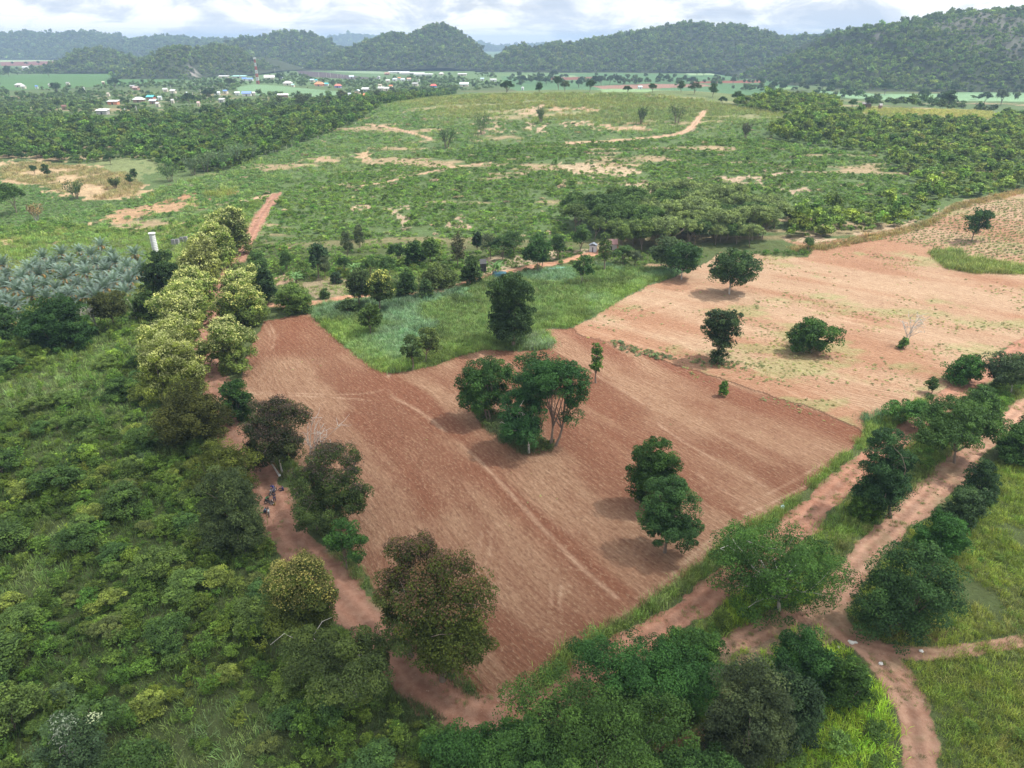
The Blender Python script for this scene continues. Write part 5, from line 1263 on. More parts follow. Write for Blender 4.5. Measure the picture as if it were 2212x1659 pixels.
    L_ = [(512, 548, 445, 478, 535, rowd, 'olive leaved tree at the far end of the left row along the track'),
          (482, 545, 455, 437, 515, row, 'second farthest tree of the left row, cream flowers thick on its left side'),
          (465, 575, 480, 420, 505, row, 'third farthest tree of the left row, spreading above the water tower'),
          (432, 620, 515, 383, 470, (0.17, 0.20, 0.06), 'pale flowering tree of the left row, opposite the water tower'),
          (425, 665, 573, 372, 462, row, 'yellowish flowering tree of the left row just past the dark thicket'),
          (402, 700, 606, 328, 447, row, 'wide flowering tree of the left row nearest the palm grove'),
          (398, 745, 640, 337, 428, (0.16, 0.21, 0.06), 'rounded cream topped tree in the middle of the left row'),
          (380, 800, 680, 303, 430, (0.15, 0.20, 0.05), 'large bright flowering tree, second nearest of the left row'),
          (362, 872, 722, 293, 427, (0.16, 0.205, 0.052), 'largest cream flowering tree, nearest of the left row'),
          (545, 652, 578, 478, 568, row, 'flowering tree at the far end of the right row beside the track'),
          (525, 700, 612, 460, 572, (0.12, 0.18, 0.05), 'broad fresh green tree in the middle of the right row'),
          (490, 800, 688, 433, 535, (0.115, 0.17, 0.05), 'nearest flowering tree of the right row, leaning over the track')]
    for bx, by, yt, a, b, c, lab in L_:
        T('flowering_tree', lab, bx, by, yt - 2, a - 1, b + 1, style='low', tint=c, bloom=fl if 'fresh' not in lab else ((0.40, 0.42, 0.16), .4, 'blossoms'), group=g, dens=.85, leaf_k=1.05)
    T('dark_olive_tree', 'big dark olive tree closing the near end of the left row', 425, 965, 825, 348, 492, style='column', tint=(0.085, 0.095, 0.028), dens=1.1)
    T('green_tree', 'deep green bushy tree between the track and the ploughed field corner', 512, 908, 815, 472, 545, style='low', tint=(0.055, 0.12, 0.035))
    T('dark_thicket_tree', 'broad dark tree between the palm grove and the flowering row', 348, 650, 538, 306, 388, style='low', tint=(0.045, 0.085, 0.03))
    T('dark_thicket_tree', 'small dark tree at the lower right corner of the palm grove', 305, 690, 628, 282, 336, style='low', tint=(0.06, 0.105, 0.028))
    T('broad_tree', 'large wide dark crown in front of the palm grove', 112, 748, 640, 42, 188, style='low', tint=(0.045, 0.105, 0.032), dens=1.1)
    T('brown_leaved_tree', 'brownish flat topped tree on a thin trunk by the palm grove', 247, 712, 630, 202, 278, tint=(0.085, 0.10, 0.032), lobes=[(0, .82, .42, .15), (-.2, .62, .28, .16), (.2, .6, .28, .16), (0, .48, .3, .12)], fork=.35)
    bare_tree('dead_tree', 'bleached leafless tree beside the palm grove', 212, 715, 655, 165, 228, seed=9, n=22, twigs=5, tip=0.035)
    T('edge_tree', 'bushy tree at the left picture edge below the palms', 5, 730, 660, -30, 40, style='low', tint=(0.055, 0.11, 0.035))
    # --- along the dirt track, near side
    pods = ((0.095, 0.070, 0.055), .42, 'seed_pods')
    T('purple_brown_tree', 'dark purplish tree with pale bare limbs beside the track and dead branches', 612, 1020, 880, 528, 660, tint=(0.055, 0.072, 0.028), bloom=pods, pale=True, twigs=2,
      lobes=[(-.1, .86, .3, .12), (.2, .8, .24, .13), (-.3, .62, .24, .13), (.1, .58, .3, .15), (-.15, .38, .3, .12), (-.4, .3, .15, .08)], stems=2)
    T('purple_brown_tree', 'wide dark tree with purplish pods leaning over the people on the track', 682, 1140, 985, 634, 792, tint=(0.060, 0.092, 0.028), bloom=((0.09, 0.07, 0.055), .25, 'seed_pods'), twigs=1,
      lobes=[(0, .84, .34, .13), (-.28, .68, .24, .15), (.28, .7, .24, .12), (.42, .55, .12, .08), (0, .52, .32, .16), (-.2, .36, .26, .12), (.2, .38, .22, .12)], stems=2)
    bare_tree('dead_tree', 'white leafless branches reaching over the field edge', 668, 1000, 905, 640, 742, seed=12, n=12, twigs=5, tip=0.022, stems=2)
    T('small_tree', 'young bright green tree between the track and the ploughed field', 748, 1228, 1128, 702, 792, tint=(0.06, 0.14, 0.035), style='open', fork=.2)
    T('purple_brown_tree', 'huge mottled green and purple brown tree, left part, beside the lower field corner', 888, 1418, 1180, 812, 968, tint=(0.085, 0.10, 0.026), bloom=((0.13, 0.080, 0.055), .38, 'seed_pods'), dens=1.0, twigs=1)
    T('purple_brown_tree', 'huge mottled green and purple brown tree overhanging the lower field corner', 955, 1470, 1200, 868, 1060, tint=(0.092, 0.118, 0.026), bloom=((0.14, 0.085, 0.05), .28, 'seed_pods'), dens=1.1, twigs=1,
      lobes=[(.05, .86, .36, .14), (-.25, .72, .24, .15), (.3, .66, .22, .18), (0, .55, .36, .16), (-.25, .4, .24, .14), (.22, .38, .24, .14), (-.05, .24, .26, .1)])
    T('spreading_tree', 'wide olive crown spreading over the track below the mottled tree', 772, 1525, 1338, 622, 862, tint=(0.085, 0.122, 0.038), style='umbrella', dens=1.0, pale=True, twigs=1, fork=.35, rt=1.0)
    T('yellow_green_tree', 'tree with yellowish flower tufts left of the track bend', 645, 1400, 1203, 562, 722, tint=(0.10, 0.13, 0.032), bloom=((0.30, 0.28, 0.09), .35, 'blossoms'), dens=.85, twigs=1)
    T('spreading_tree', 'dense grey green tree left of the people on the track', 535, 1198, 1022, 415, 552, style='low', tint=(0.085, 0.12, 0.05), dens=1.0, fork=.3, rt=.55)
    T('yellow_green_tree', 'yellowish small tree above the grey green one left of the track', 480, 1075, 948, 400, 560, tint=(0.11, 0.135, 0.03), dens=.7, style='open')
    T('shrub_tree', 'dark bush behind the thicket left of the dark olive tree', 378, 955, 880, 335, 420, style='low', tint=(0.07, 0.105, 0.042))
    # --- right of the field, along the roads
    T('feathery_tree', 'wide feathery green tree between the red road and the path', 1685, 1318, 1118, 1552, 1812, fork=.2, lobes=[(0,.8,.32,.14),(-.28,.66,.24,.14),(.28,.64,.24,.15),(0,.5,.36,.16),(-.3,.38,.2,.14),(.3,.36,.22,.16),(0,.22,.34,.16)], tint=(0.075, 0.16, 0.038), dens=1.0, twigs=1, leaf_k=.95, pale=True)
    T('upright_tree', 'tall dark upright tree between the red road and the path', 1925, 1118, 935, 1862, 1972, style='column', tint=(0.048, 0.105, 0.042),
      lobes=[(-.02, .86, .3, .12), (-.25, .72, .2, .11), (.25, .68, .24, .13), (-.1, .55, .26, .12), (.15, .44, .32, .13), (0, .28, .34, .12), (-.3, .36, .16, .09)], twigs=1)
    T('shrub_tree', 'yellow green bush at the foot of the tall dark upright tree', 1875, 1120, 1048, 1842, 1905, style='low', tint=(0.08, 0.155, 0.032))
    T('spreading_tree', 'broad feathery tree with pale limbs beyond the tall upright tree', 2062, 1000, 862, 1965, 2165, style='umbrella', tint=(0.07, 0.135, 0.038), dens=.95, twigs=1)
    T('big_tree', 'very large dark rounded tree on the right of the path', 1975, 1362, 1160, 1868, 2070, style='low', tint=(0.055, 0.115, 0.04), dens=1.1)
    T('bright_bush', 'bright dark green bush above the very large dark tree', 2045, 1200, 1105, 1985, 2090, style='low', tint=(0.055, 0.145, 0.035))
    T('bush', 'grey green rounded bush above the bright bush by the path', 2085, 1130, 1055, 2040, 2135, style='low', tint=(0.062, 0.11, 0.045), cat='bush')
    T('bush', 'dark tight bush on the right bank of the upper path', 2125, 1070, 1000, 2092, 2162, style='low', tint=(0.042, 0.085, 0.035), cat='bush')
    T('bush', 'leafy bush at the right picture edge above the grassland', 2205, 1000, 925, 2165, 2250, style='low', tint=(0.06, 0.13, 0.035), cat='bush')
    T('bush', 'dark green bush beside the red road at the stubble field corner', 2080, 822, 758, 2044, 2118, style='low', tint=(0.05, 0.125, 0.032), cat='bush')
    T('grey_tree', 'greyish tree with a pale stem between road and path at the right edge', 2185, 850, 765, 2135, 2235, tint=(0.08, 0.125, 0.06), dens=.8, pale=True, twigs=2)
    T('shrub_tree', 'leafy bush left of the greyish road tree', 2115, 905, 835, 2075, 2160, style='low', tint=(0.075, 0.15, 0.042))
    T('feathery_tree', 'low feathery bush where field corner and red road meet', 1975, 925, 868, 1925, 2040, style='umbrella', tint=(0.06, 0.14, 0.035))
    T('small_tree', 'little tree standing at the road edge of the stubble field', 2013, 850, 815, 2003, 2028, style='slim', tint=(0.05, 0.10, 0.03))
    T('edge_tree', 'dark bushy tree at the right edge beyond the red road', 2205, 985, 905, 2170, 2260, style='low', tint=(0.05, 0.10, 0.035), seed=5)
    # --- bottom of the picture
    T('feathery_tree', 'big feathery dark green tree below the field corner', 1405, 1545, 1382, 1245, 1552, style='umbrella', tint=(0.052, 0.135, 0.036), dens=1.4, twigs=0, leaf_k=.9)
    T('feathery_tree', 'second feathery tree reaching up the field edge beside the road', 1512, 1462, 1348, 1430, 1560, style='umbrella', tint=(0.07, 0.15, 0.035), dens=1.0, leaf_k=.9)
    T('feathery_tree', 'widest feathery tree at the bottom edge with bare grey twigs', 1290, 1700, 1478, 1100, 1480, style='umbrella', tint=(0.075, 0.145, 0.034), dens=1.3, twigs=0, leaf_k=.9)
    T('grey_tree', 'grey green dense tree at the bottom edge left of the yellow green grass', 1615, 1660, 1432, 1530, 1712, style='low', tint=(0.09, 0.12, 0.058), dens=1.1)
    T('dark_round_tree', 'dark glossy round tree below the grassy junction', 1745, 1490, 1382, 1680, 1810, style='low', tint=(0.045, 0.112, 0.032), dens=1.2)
    T('dark_round_tree', 'smaller dark green round tree right of the glossy one', 1838, 1530, 1425, 1795, 1882, style='low', tint=(0.065, 0.13, 0.032), dens=1.1)
    T('dark_round_tree', 'blackish green tree between the grey one and the glossy one', 1700, 1600, 1455, 1630, 1780, style='low', tint=(0.05, 0.09, 0.042), dens=1.1)
    T('broad_leaf_bush', 'rich green bush at the bottom edge under the track bend', 1005, 1660, 1560, 920, 1085, style='low', tint=(0.06, 0.145, 0.036), cat='bush')
    T('broad_leaf_bush', 'feathery bush at the bottom edge right of the rich green one', 1120, 1650, 1565, 1055, 1200, style='low', tint=(0.058, 0.14, 0.034), cat='bush', seed=77)
    T('silver_leaved_tree', 'silver leaved small tree in the bottom left thicket', 160, 1690, 1560, 85, 230, style='open', tint=(0.09, 0.15, 0.07), bloom=((0.34, 0.40, 0.28), .12, 'pale_leaves'), pale=True, twigs=1)
    T('feathery_tree', 'green feathery tree cut by the bottom edge below the field corner', 1160, 1760, 1590, 1050, 1270, style='umbrella', tint=(0.065, 0.14, 0.036), dens=1.2, leaf_k=.9)
    T('feathery_tree', 'feathery tree cut by the bottom edge left of the grey green one', 1500, 1760, 1600, 1400, 1590, style='umbrella', tint=(0.06, 0.13, 0.036), dens=1.2, leaf_k=.9)
near_trees()

# ------------------------------------------------------------------ shared tree kinds, copied over the middle distance
def kind_tree(seed, style='round', stems=1, leaves=5400):
    rng = np.random.default_rng(seed)
    q = Quads(); w = 0.9
    if style == 'round': L_ = [(0, 0, .66, .36 * w, .36 * w, .28), (-.25, .1, .56, .22, .22, .2), (.25, -.08, .58, .22, .22, .2), (.05, .1, .8, .24, .24, .15)]
    elif style == 'tall': L_ = [(0, 0, .8, .2, .2, .18), (.06, .02, .58, .28, .28, .2), (-.08, .05, .42, .24, .24, .14)]
    else: L_ = [(0, 0, .76, .42, .42, .12), (-.3, .1, .64, .25, .25, .1), (.3, -.1, .66, .25, .25, .1), (.05, .05, .52, .3, .3, .1)]
    ncl = 60
    C = crown(q, L_, ncl, 0.105, leaves // ncl, 0.0205, rng, 0.75, 0.6)
    root = empty('kind', (0, -500, -50))
    part('crown', q.mesh('crown', [MAT['leaf']]), root)
    part('trunk', trunk_mesh('trunk', 1, .28, .022, C[:7] * [1, 1, .95], rng, MAT['bark'], (0, 0), stems, 0, .007), root)
    return root
def remove_thing(r):
    for c in list(r.children):
        for g in list(c.children): bpy.data.objects.remove(g)
        bpy.data.objects.remove(c)
    bpy.data.objects.remove(r)
KT = {'round': [kind_tree(s, 'round') for s in (1, 2, 3)], 'tall': [kind_tree(s, 'tall') for s in (4, 5)], 'flat': [kind_tree(s, 'flat') for s in (6, 7, 8)]}
def put(kind, name, bx, by, h, tint, label, cat='tree', group=None, wide=1.0, seed=None, xy=None):
    x, y = xy if xy is not None else at(bx, by)
    rng = random.Random(seed if seed is not None else int(bx * 31 + by * 17))
    src = rng.choice(KT[kind])
    r = copy_thing(src, (x, y, hz(x, y) - 0.1), rng.random() * 6.28, (h * wide, h * wide, h), tint, label, cat, group)
    r.name = name
    return r
def middle_trees():
    rng = np.random.default_rng(55); rr = random.Random(5)
    # feathery wood behind the stubble field
    Z = poly([(1235,470),(1300,448),(1400,446),(1500,446),(1610,458),(1680,485),(1700,520),(1640,535),(1560,545),(1480,548),(1400,548),(1340,545),(1290,520),(1235,500)])
    p = cells([Z], 6.2, rng); k = 0
    for x, y, z in p:
        px, py = project(x, y, z)
        light = px > 1400 and (rr.random() < 0.75)
        put('flat' if px > 1330 else 'round', 'wood_tree', 0, 0, 7 + 5.5 * rr.random(), (0.17, 0.225, 0.085) if light else rr.choice([(0.06, 0.11, 0.034), (0.08, 0.14, 0.04), (0.10, 0.15, 0.045)]),
            'light feathery topped tree in the dense wood behind the stubble field' if light else 'dark tree in the dense wood behind the stubble field', 'tree', 'trees of the wood behind the stubble field', 0.95 + .3 * rr.random(), k, (x, y)); k += 1
    # single trees, placed one by one:  px, py of foot, height in m, tint, kind, label
    dk, md, gy = (0.045, 0.09, 0.03), (0.07, 0.13, 0.04), (0.09, 0.12, 0.06)
    for bx, by, h, c, kd, wd, lab in [
        (37, 462, 12, (0.07, 0.13, 0.035), 'round', .95, 'big leafy tree in the weedy field at the left edge'),
        (76, 378, 5, dk, 'round', 1, 'small dark tree, left of the two on the tan field'),
        (104, 386, 7, dk, 'tall', .9, 'narrow dark tree, right of the two on the tan field'),
        (282, 400, 5, dk, 'tall', .9, 'small dark tree at the right end of the tan field'),
        (292, 392, 6, dk, 'tall', .9, 'thin dark tree where the tan field meets the yellow grass'),
        (240, 356, 6, dk, 'round', 1, 'dark tree between tan field and woodland edge'),
        (130, 350, 6, dk, 'round', 1.2, 'dark bush tree on the woodland edge above the tan field'),
        (48, 348, 5, dk, 'round', 1.2, 'dark bush on the yellow grass above the tan field'),
        (560, 600, 8, md, 'tall', 1, 'leafy tree beside the upper dirt track'),
        (520, 612, 6, (0.13, 0.18, 0.055), 'round', 1, 'small pale tree between track and hill scrub'),
        (622, 590, 7, md, 'tall', .8, 'thin tree left of the dark lollipop tree'),
        (655, 592, 4, (0.12, 0.19, 0.05), 'round', 1, 'tiny bright tree left of the dark lollipop tree'),
        (703, 603, 7, gy, 'tall', .7, 'thin tree on a white stem right of the dark lollipop tree'),
        (745, 590, 5, dk, 'round', 1, 'small dark orchard tree below the slope'),
        (800, 600, 6, md, 'round', 1, 'leafy orchard tree beside the banana plants'),
        (838, 612, 8, md, 'round', 1, 'taller orchard tree behind the yellow tipped tree'),
        (860, 575, 7, dk, 'round', 1, 'dark tree at the slope foot above the orchard'),
        (752, 560, 9, gy, 'tall', .6, 'thin bare stemmed tree on the scrub slope'),
        (779, 545, 9, gy, 'tall', .6, 'thin tree with a white stem on the scrub slope'),
        (1060, 560, 8, gy, 'round', 1, 'grey topped tree behind the black shed'),
        (1085, 565, 8, dk, 'round', 1.2, 'dark tree over the black shed'),
        (1110, 550, 8, md, 'round', 1, 'leafy tree behind the yard path'),
        (1205, 560, 8, dk, 'tall', 1, 'dark tree at the foot of the slope beside the path'),
        (1255, 545, 9, md, 'tall', 1, 'leafy tree in front of the tin shack'),
        (1345, 570, 6, md, 'round', 1.3, 'bushy tree right of the red roofed shack'),
        (1370, 575, 5, gy, 'round', 1.3, 'grey green bush at the left end of the stubble field'),
        (1745, 545, 5, (0.08, 0.15, 0.04), 'round', 1, 'small green tree on the grass tongue of the stubble field'),
        (1095, 205, 11, dk, 'round', 1.2, 'dark round tree on the hill crest against the village'),
        (895, 210, 11, dk, 'round', 1.1, 'dark round tree on the left shoulder of the hill'),
        (848, 212, 12, gy, 'tall', 1, 'tall airy tree on the left shoulder of the hill'),
        (818, 218, 11, gy, 'tall', 1, 'grey airy tree left of the hill shoulder'),
        (740, 225, 12, (0.10, 0.13, 0.06), 'round', 1.1, 'pale large tree in the woodland behind the hill'),
        (655, 240, 13, (0.085, 0.115, 0.05), 'round', 1.3, 'large grey green tree in the woodland near the village'),
        (1165, 203, 9, dk, 'tall', 1, 'small dark tree on the middle of the crest'),
        (1220, 200, 9, gy, 'round', 1.1, 'airy tree cluster on the crest right of the middle'),
        (1275, 199, 9, dk, 'round', 1.2, 'dark bush on the crest against the red field'),
        (1355, 203, 6, dk, 'round', 1.3, 'low dark bush on the crest'),
        (1409, 201, 7, dk, 'round', 1.3, 'wide dark bush on the crest right of the low one'),
        (1470, 200, 9, md, 'tall', 1, 'leafy tree on the crest left of the scrubby wood'),
        (1500, 205, 9, gy, 'round', 1.2, 'pale green tree on the crest beside the leafy one'),
        (1540, 210, 10, md, 'tall', 1, 'tree at the right end of the crest'),
        (1590, 225, 9, md, 'round', 1, 'tree where the crest meets the right woodland'),
        (1560, 228, 6, dk, 'round', 1.1, 'dark bush beside the top of the hill track'),
        (1910, 205, 16, dk, 'round', 1.2, 'large dark conical tree in the pale green field'),
        (1993, 220, 14, md, 'round', 1.1, 'broad tree beside the farm shed on the plain'),
        (2045, 236, 16, dk, 'tall', 1.2, 'tall dark tree beside the long farm shed'),
        (2125, 226, 13, dk, 'round', 1.1, 'dark tree in the hedge right of the farm shed'),
        (2160, 228, 16, gy, 'round', 1.1, 'large grey tree in the hedge right of the farm shed'),
        (1840, 236, 7, md, 'round', 1.2, 'bushy tree left of the farm shed'),
        (1880, 236, 8, md, 'round', 1.3, 'bushy tree growing over the farm shed'),
        (20, 165, 20, dk, 'tall', 1.1, 'tall dark tree on the plain at the left edge'),
        (106, 167, 16, dk, 'round', 1, 'dark round tree standing out of the green field on the left'),
        (272, 168, 15, dk, 'round', 1.2, 'dark tree at the foot of the small rock scar hill'),
        (249, 192, 15, dk, 'round', 1.3, 'big dark tree among the left village roofs'),
        (125, 205, 15, dk, 'round', 1.3, 'dark tree left of the white roofed house'),
        (455, 218, 14, (0.045, 0.085, 0.035), 'round', 1.4, 'dark domed tree in front of the green village field'),
        (410, 228, 12, dk, 'round', 1.2, 'dark domed tree left of the small white roof'),
        (497, 190, 14, (0.06, 0.09, 0.035), 'round', 1.2, 'brownish round tree beside the village road'),
        (605, 178, 14, dk, 'round', 1.1, 'round tree left of the dark bare field'),
        (672, 152, 13, dk, 'round', 1.3, 'left of two round trees in the pale crop field'),
        (690, 149, 13, dk, 'round', 1.3, 'right of two round trees in the pale crop field'),
    ]:
        put(kd, 'lone_tree' if 'tree' in lab else 'lone_bush', bx, by, h, c, lab, 'tree' if 'tree' in lab else 'bush', None, wd)
    for bx, by, h in [(1108, 170, 9), (1122, 171, 13), (1165, 172, 10), (1172, 171, 10), (1196, 171, 15), (1212, 172, 9), (1222, 172, 10), (1308, 171, 9), (1355, 170, 8), (1395, 170, 10), (1422, 177, 10), (1438, 178, 11),
                      (1130, 182, 13), (1160, 183, 13), (1180, 184, 11), (1285, 185, 15), (1298, 185, 15), (1318, 183, 14), (1335, 183, 14), (1495, 183, 12), (1480, 172, 8), (1583, 183, 11), (1645, 184, 10), (1505, 165, 12), (1520, 165, 12),
                      (1545, 170, 8), (1685, 174, 9), (1700, 188, 8), (1750, 168, 10), (1760, 183, 16), (1775, 196, 12), (1790, 197, 12), (2060, 206, 14), (2200, 203, 12), (2140, 200, 10), (1670, 195, 12), (1690, 200, 12), (1250, 190, 12), (1205, 195, 12),
                      (58, 142, 11), (28, 141, 10), (84, 140, 11), (70, 127, 9)]:
        put('round', 'plain_tree', bx, by, h, rr.choice([(0.045, 0.085, 0.035), (0.055, 0.095, 0.04)]), 'dark isolated tree dotted over the far crop fields', 'tree', 'isolated trees on the far plain', 1.0 + .3 * rr.random())
    # shrubs and small trees that stand out of the thicket on the left
    Z = poly([(-60,1700),(-60,760),(60,760),(200,740),(300,740),(320,860),(420,960),(470,1000),(560,1200),(640,1420),(860,1560),(980,1620),(980,1700)])
    q = cells([Z], 6.4, rng, lambda x, y: off_line(x, y, ['track'], 3.5) & (fbm(x, y, 22, 3, 51) < 0.62))
    q3 = cells([Z], 11.5, rng, lambda x, y: off_line(x, y, ['track'], 5.5) & (fbm(x, y, 30, 3, 151) > 0.40) & (y < 135))
    for i, (x, y, z) in enumerate(q3):
        lt = i % 3 == 0
        put(('round', 'flat', 'round', 'tall')[i % 4], 'thicket_tree', 0, 0, 3.6 + 2.6 * rr.random(), (0.125, 0.19, 0.05) if lt else rr.choice([(0.075, 0.14, 0.038), (0.09, 0.155, 0.042)]),
            'low spreading light green tree merging into the left thicket' if lt else 'low dark green tree merging into the left thicket', 'tree', 'low trees of the left thicket', 1.1 + .4 * rr.random(), 900 + i, (x, y)).location.z -= 0.8
    names = [((0.22, 0.28, 0.065), 'yellow green bushy shrub standing out of the left thicket'), ((0.085, 0.165, 0.048), 'dark green rounded shrub in the left thicket'),
             ((0.14, 0.225, 0.058), 'fresh green shrub in the left thicket'), ((0.115, 0.18, 0.075), 'grey green shrub in the left thicket'), ((0.15, 0.19, 0.06), 'olive green shrub in the left thicket')]
    for i, (x, y, z) in enumerate(q[:300]):
        j = rr.choices(range(5), (2, 4, 5, 1.0, 1.5))[0]
        c, lab = names[j]
        put('round' if rr.random() < .7 else 'tall', 'thicket_shrub', 0, 0, (2.0 + 2.0 * rr.random() ** 1.5) * (1.5 if j == 1 and rr.random() < .5 else 1), c, lab, 'shrub', lab.split(' in ')[0].split(' standing')[0] + 's of the thicket', 1.25 + .4 * rr.random(), i, (x, y)).location.z -= 0.6
middle_trees()
for k_ in KT.values():
    for r_ in k_: remove_thing(r_)

# ------------------------------------------------------------------ palms, bamboo, bananas
def frond_quads(q, base, yaw, elev, length, rng, n=16, width=0.5, droop=0.9, leaf=0.05, cv=0.5):
    """one feather frond: leaflets in two ranks along an arching rib"""
    t = np.linspace(0.12, 1, n)
    ang = elev - droop * t * t
    seg = np.diff(np.concatenate([[0], t])) * length
    hx = np.cumsum(np.cos(ang) * seg); vz = np.cumsum(np.sin(ang) * seg)
    c, s = math.cos(yaw), math.sin(yaw)
    rib = base + np.stack([hx * c, hx * s, vz], 1)
    fw = np.stack([np.cos(ang) * c, np.cos(ang) * s, np.sin(ang)], 1)
    sd = np.array([-s, c, 0.0]); up = np.cross(np.tile(sd, (n, 1)), fw) * -1
    for sg in (-1, 1):
        ll = width * np.sin(math.pi * (0.12 + 0.83 * t)) ** 0.6
        tip = rib + sd * sg * ll[:, None] * 0.75 + fw * ll[:, None] * 0.65 + np.abs(up) * ll[:, None] * 0.12 - np.array([0, 0, 1]) * ll[:, None] * 0.12
        wv = fw * leaf
        q.V.append(np.stack([rib - wv * .4, rib + wv, tip, tip - wv], 1)); q.lv.append(rng.random(n)); q.cv.append(np.full(n, cv))
    q.V.append(np.stack([rib[:-1] - sd * .035, rib[:-1] + sd * .035, rib[1:] + sd * .025, rib[1:] - sd * .025], 1)); q.lv.append(np.full(n - 1, .9)); q.cv.append(np.full(n - 1, .6))
MAT['fruit'] = plain('fruit', (0.70, 0.40, 0.13), 0.6, 0.3, 8)
def make_palm(seed):
    rng = np.random.default_rng(seed); q = Quads()
    th = 1.5 + 0.5 * rng.random()
    for k in range(34):
        e = 1.45 - 1.45 * (k / 34) + rng.normal() * 0.06
        frond_quads(q, np.array([0, 0, th]), k * 2.4 + rng.random() * .3, e, 3.3 + 0.4 * rng.random(), rng, 15, 0.6, 0.75 + 0.35 * rng.random(), 0.085, rng.random() * .6)
    root = empty('date_palm', (0, -500, -50))
    part('crown', q.mesh('crown', [MAT['leaf']]), root)
    V, F = [], []
    tube(V, F, [(0, 0, -.3), (.05, 0, th * .5), (0, 0, th + .1)], [.34, .3, .36], 8)
    me = grid_mesh('trunk', np.concatenate(V), np.array(F)); me.materials.append(MAT['bark']); part('trunk', me, root)
    for k in range(5):
        a = k * 1.256 + rng.random() * .6; c = (math.cos(a) * 1.0, math.sin(a) * 1.0)
        V2, F2 = [], []; tube(V2, F2, [(c[0] * .2, c[1] * .2, th), (c[0] * .7, c[1] * .7, th + .15), (c[0], c[1], th - .1), (c[0] * 1.05, c[1] * 1.05, th - .5), (c[0] * 1.05, c[1] * 1.05, th - .85)], [.04, .05, .16, .26, .08], 7)
        mf = grid_mesh('fruit_bunch', np.concatenate(V2), np.array(F2)); mf.materials.append(MAT['fruit']); part('fruit_bunch', mf, root)
    return root
def palms():
    kinds = [make_palm(s) for s in (1, 2, 3, 4)]
    pts = [(390,550),(545,520),(700,490),(885,450),(805,540),(975,530),(1175,520),(620,600),(740,620),(440,650),(270,660),(45,630),(360,710),(530,670),(650,680),(930,670),(1115,640),(210,740),(85,720),
           (765,710),(585,740),(870,770),(990,770),(1130,790),(1180,710),(410,790),(60,810),(180,860),(510,840),(680,790),(800,840),(925,840),(290,900),(630,880),(60,950),(150,990),(110,1120),(-30,760),(-20,880),(1010,605),(850,615),
           (330,620),(480,590),(1230,680),(1060,720),(740,900),(420,900),(-60,700),(0,1050),(960,610),(560,920),(1100,870),(860,920),(300,800)]
    rr = random.Random(3)
    for i, (tx, ty) in enumerate(pts):
        bx, by = tx / 4, 415 + ty / 4 + 17
        x, y = at(bx, by); s = 0.88 + 0.25 * rr.random()
        g = 'blue grey date palms of the grove'
        lab = 'silvery blue grey date palm in the dense palm grove'
        if (tx, ty) == (885, 450): lab = 'date palm at the top edge of the grove, farthest back'
        if (tx, ty) == (1175, 520): lab = 'date palm standing apart beside the white water tower'
        if (tx, ty) == (110, 1120): lab = 'taller date palm with a visible trunk left of the wide dark tree'
        if (tx, ty) == (1130, 790): lab = 'date palm at the right edge of the grove next to the dark thicket'
        if (tx, ty) == (390, 550): lab = 'date palm at the upper left of the grove, apart from its neighbours'
        t = 0.72 + 0.45 * rr.random()
        r = copy_thing(kinds[i % 4], (x, y, hz(x, y)), rr.random() * 6.28, s if ty != 1120 else 1.25, (0.175 * t, 0.245 * t, 0.205 * t), lab, 'palm', g)
        r.name = 'date_palm'
    for k in kinds: remove_thing(k)
    # coconut palm
    x, y = at(296, 692); rng = np.random.default_rng(9); q = Quads(); h = height_for(x, y, 636)
    for k in range(20): frond_quads(q, np.array([-1.2, 0, h - 1.2]), k * 2.4, 1.0 - 1.3 * k / 20, 3.4, rng, 12, .6, 1.3, .07, .5)
    root = empty('coconut_palm', (x, y, hz(x, y))); tag(root, 'thin leaning coconut palm at the lower right corner of the date palm grove', 'palm')
    part('crown', q.mesh('crown', [MAT['leaf']]), root, (0.11, 0.17, 0.05))
    V, F = [], []; tube(V, F, [(0, 0, -.3), (-.3, 0, h * .5), (-1.2, 0, h - 1.1)], [.22, .16, .13], 8)
    me = grid_mesh('trunk', np.concatenate(V), np.array(F)); me.materials.append(MAT['pale_bark']); part('trunk', me, root)
def bamboo(label, bx, by, ytop, wpx, tint, seed, dry=False, dense=1.0):
    x, y = at(bx, by); z = hz(x, y); dd = depth_of(x, y, z); h = height_for(x, y, ytop); w = wpx * dd / FPX
    rng = np.random.default_rng(seed); q = Quads(); V, F = [], []
    n = int(34 * dense)
    for k in range(n):
        a = rng.random() * 6.28; lean = w * 0.5 * rng.random() ** .6; hh = h * (0.65 + .38 * rng.random())
        b = np.array([math.cos(a) * w * .09, math.sin(a) * w * .09, 0])
        pts = [b + np.array([math.cos(a), math.sin(a), 0]) * lean * t ** 1.8 + np.array([0, 0, hh * (t - .08 * t ** 4)]) for t in (0, .35, .65, .85, 1)]
        if k % 2 == 0: tube(V, F, pts, [.07, .06, .05, .04, .03], 4)
        P_ = np.array(pts); m = 26 if not dry else 12
        t = .3 + .7 * rng.random(m); i = np.clip((t * 4).astype(int), 0, 3); f = (t * 4 - i)[:, None]
        pp = P_[i] * (1 - f) + P_[i + 1] * f + rng.normal(size=(m, 3)) * w * .055
        q.leaves(pp, unit(rng.normal(size=(m, 3)) + [0, 0, .5]), .42, .32, rng, rng.random(), T=np.tile([0, 0, 1.0], (m, 1)) + rng.normal(size=(m, 3)) * .4)
    root = empty('bamboo_clump', (x, y, z)); tag(root, label, 'bamboo')
    part('foliage', q.mesh('foliage', [MAT['leaf']]), root, tint)
    me = grid_mesh('culms', np.concatenate(V), np.array(F)); me.materials.append(MAT['bark' if not dry else 'pale_bark']); part('culms', me, root)
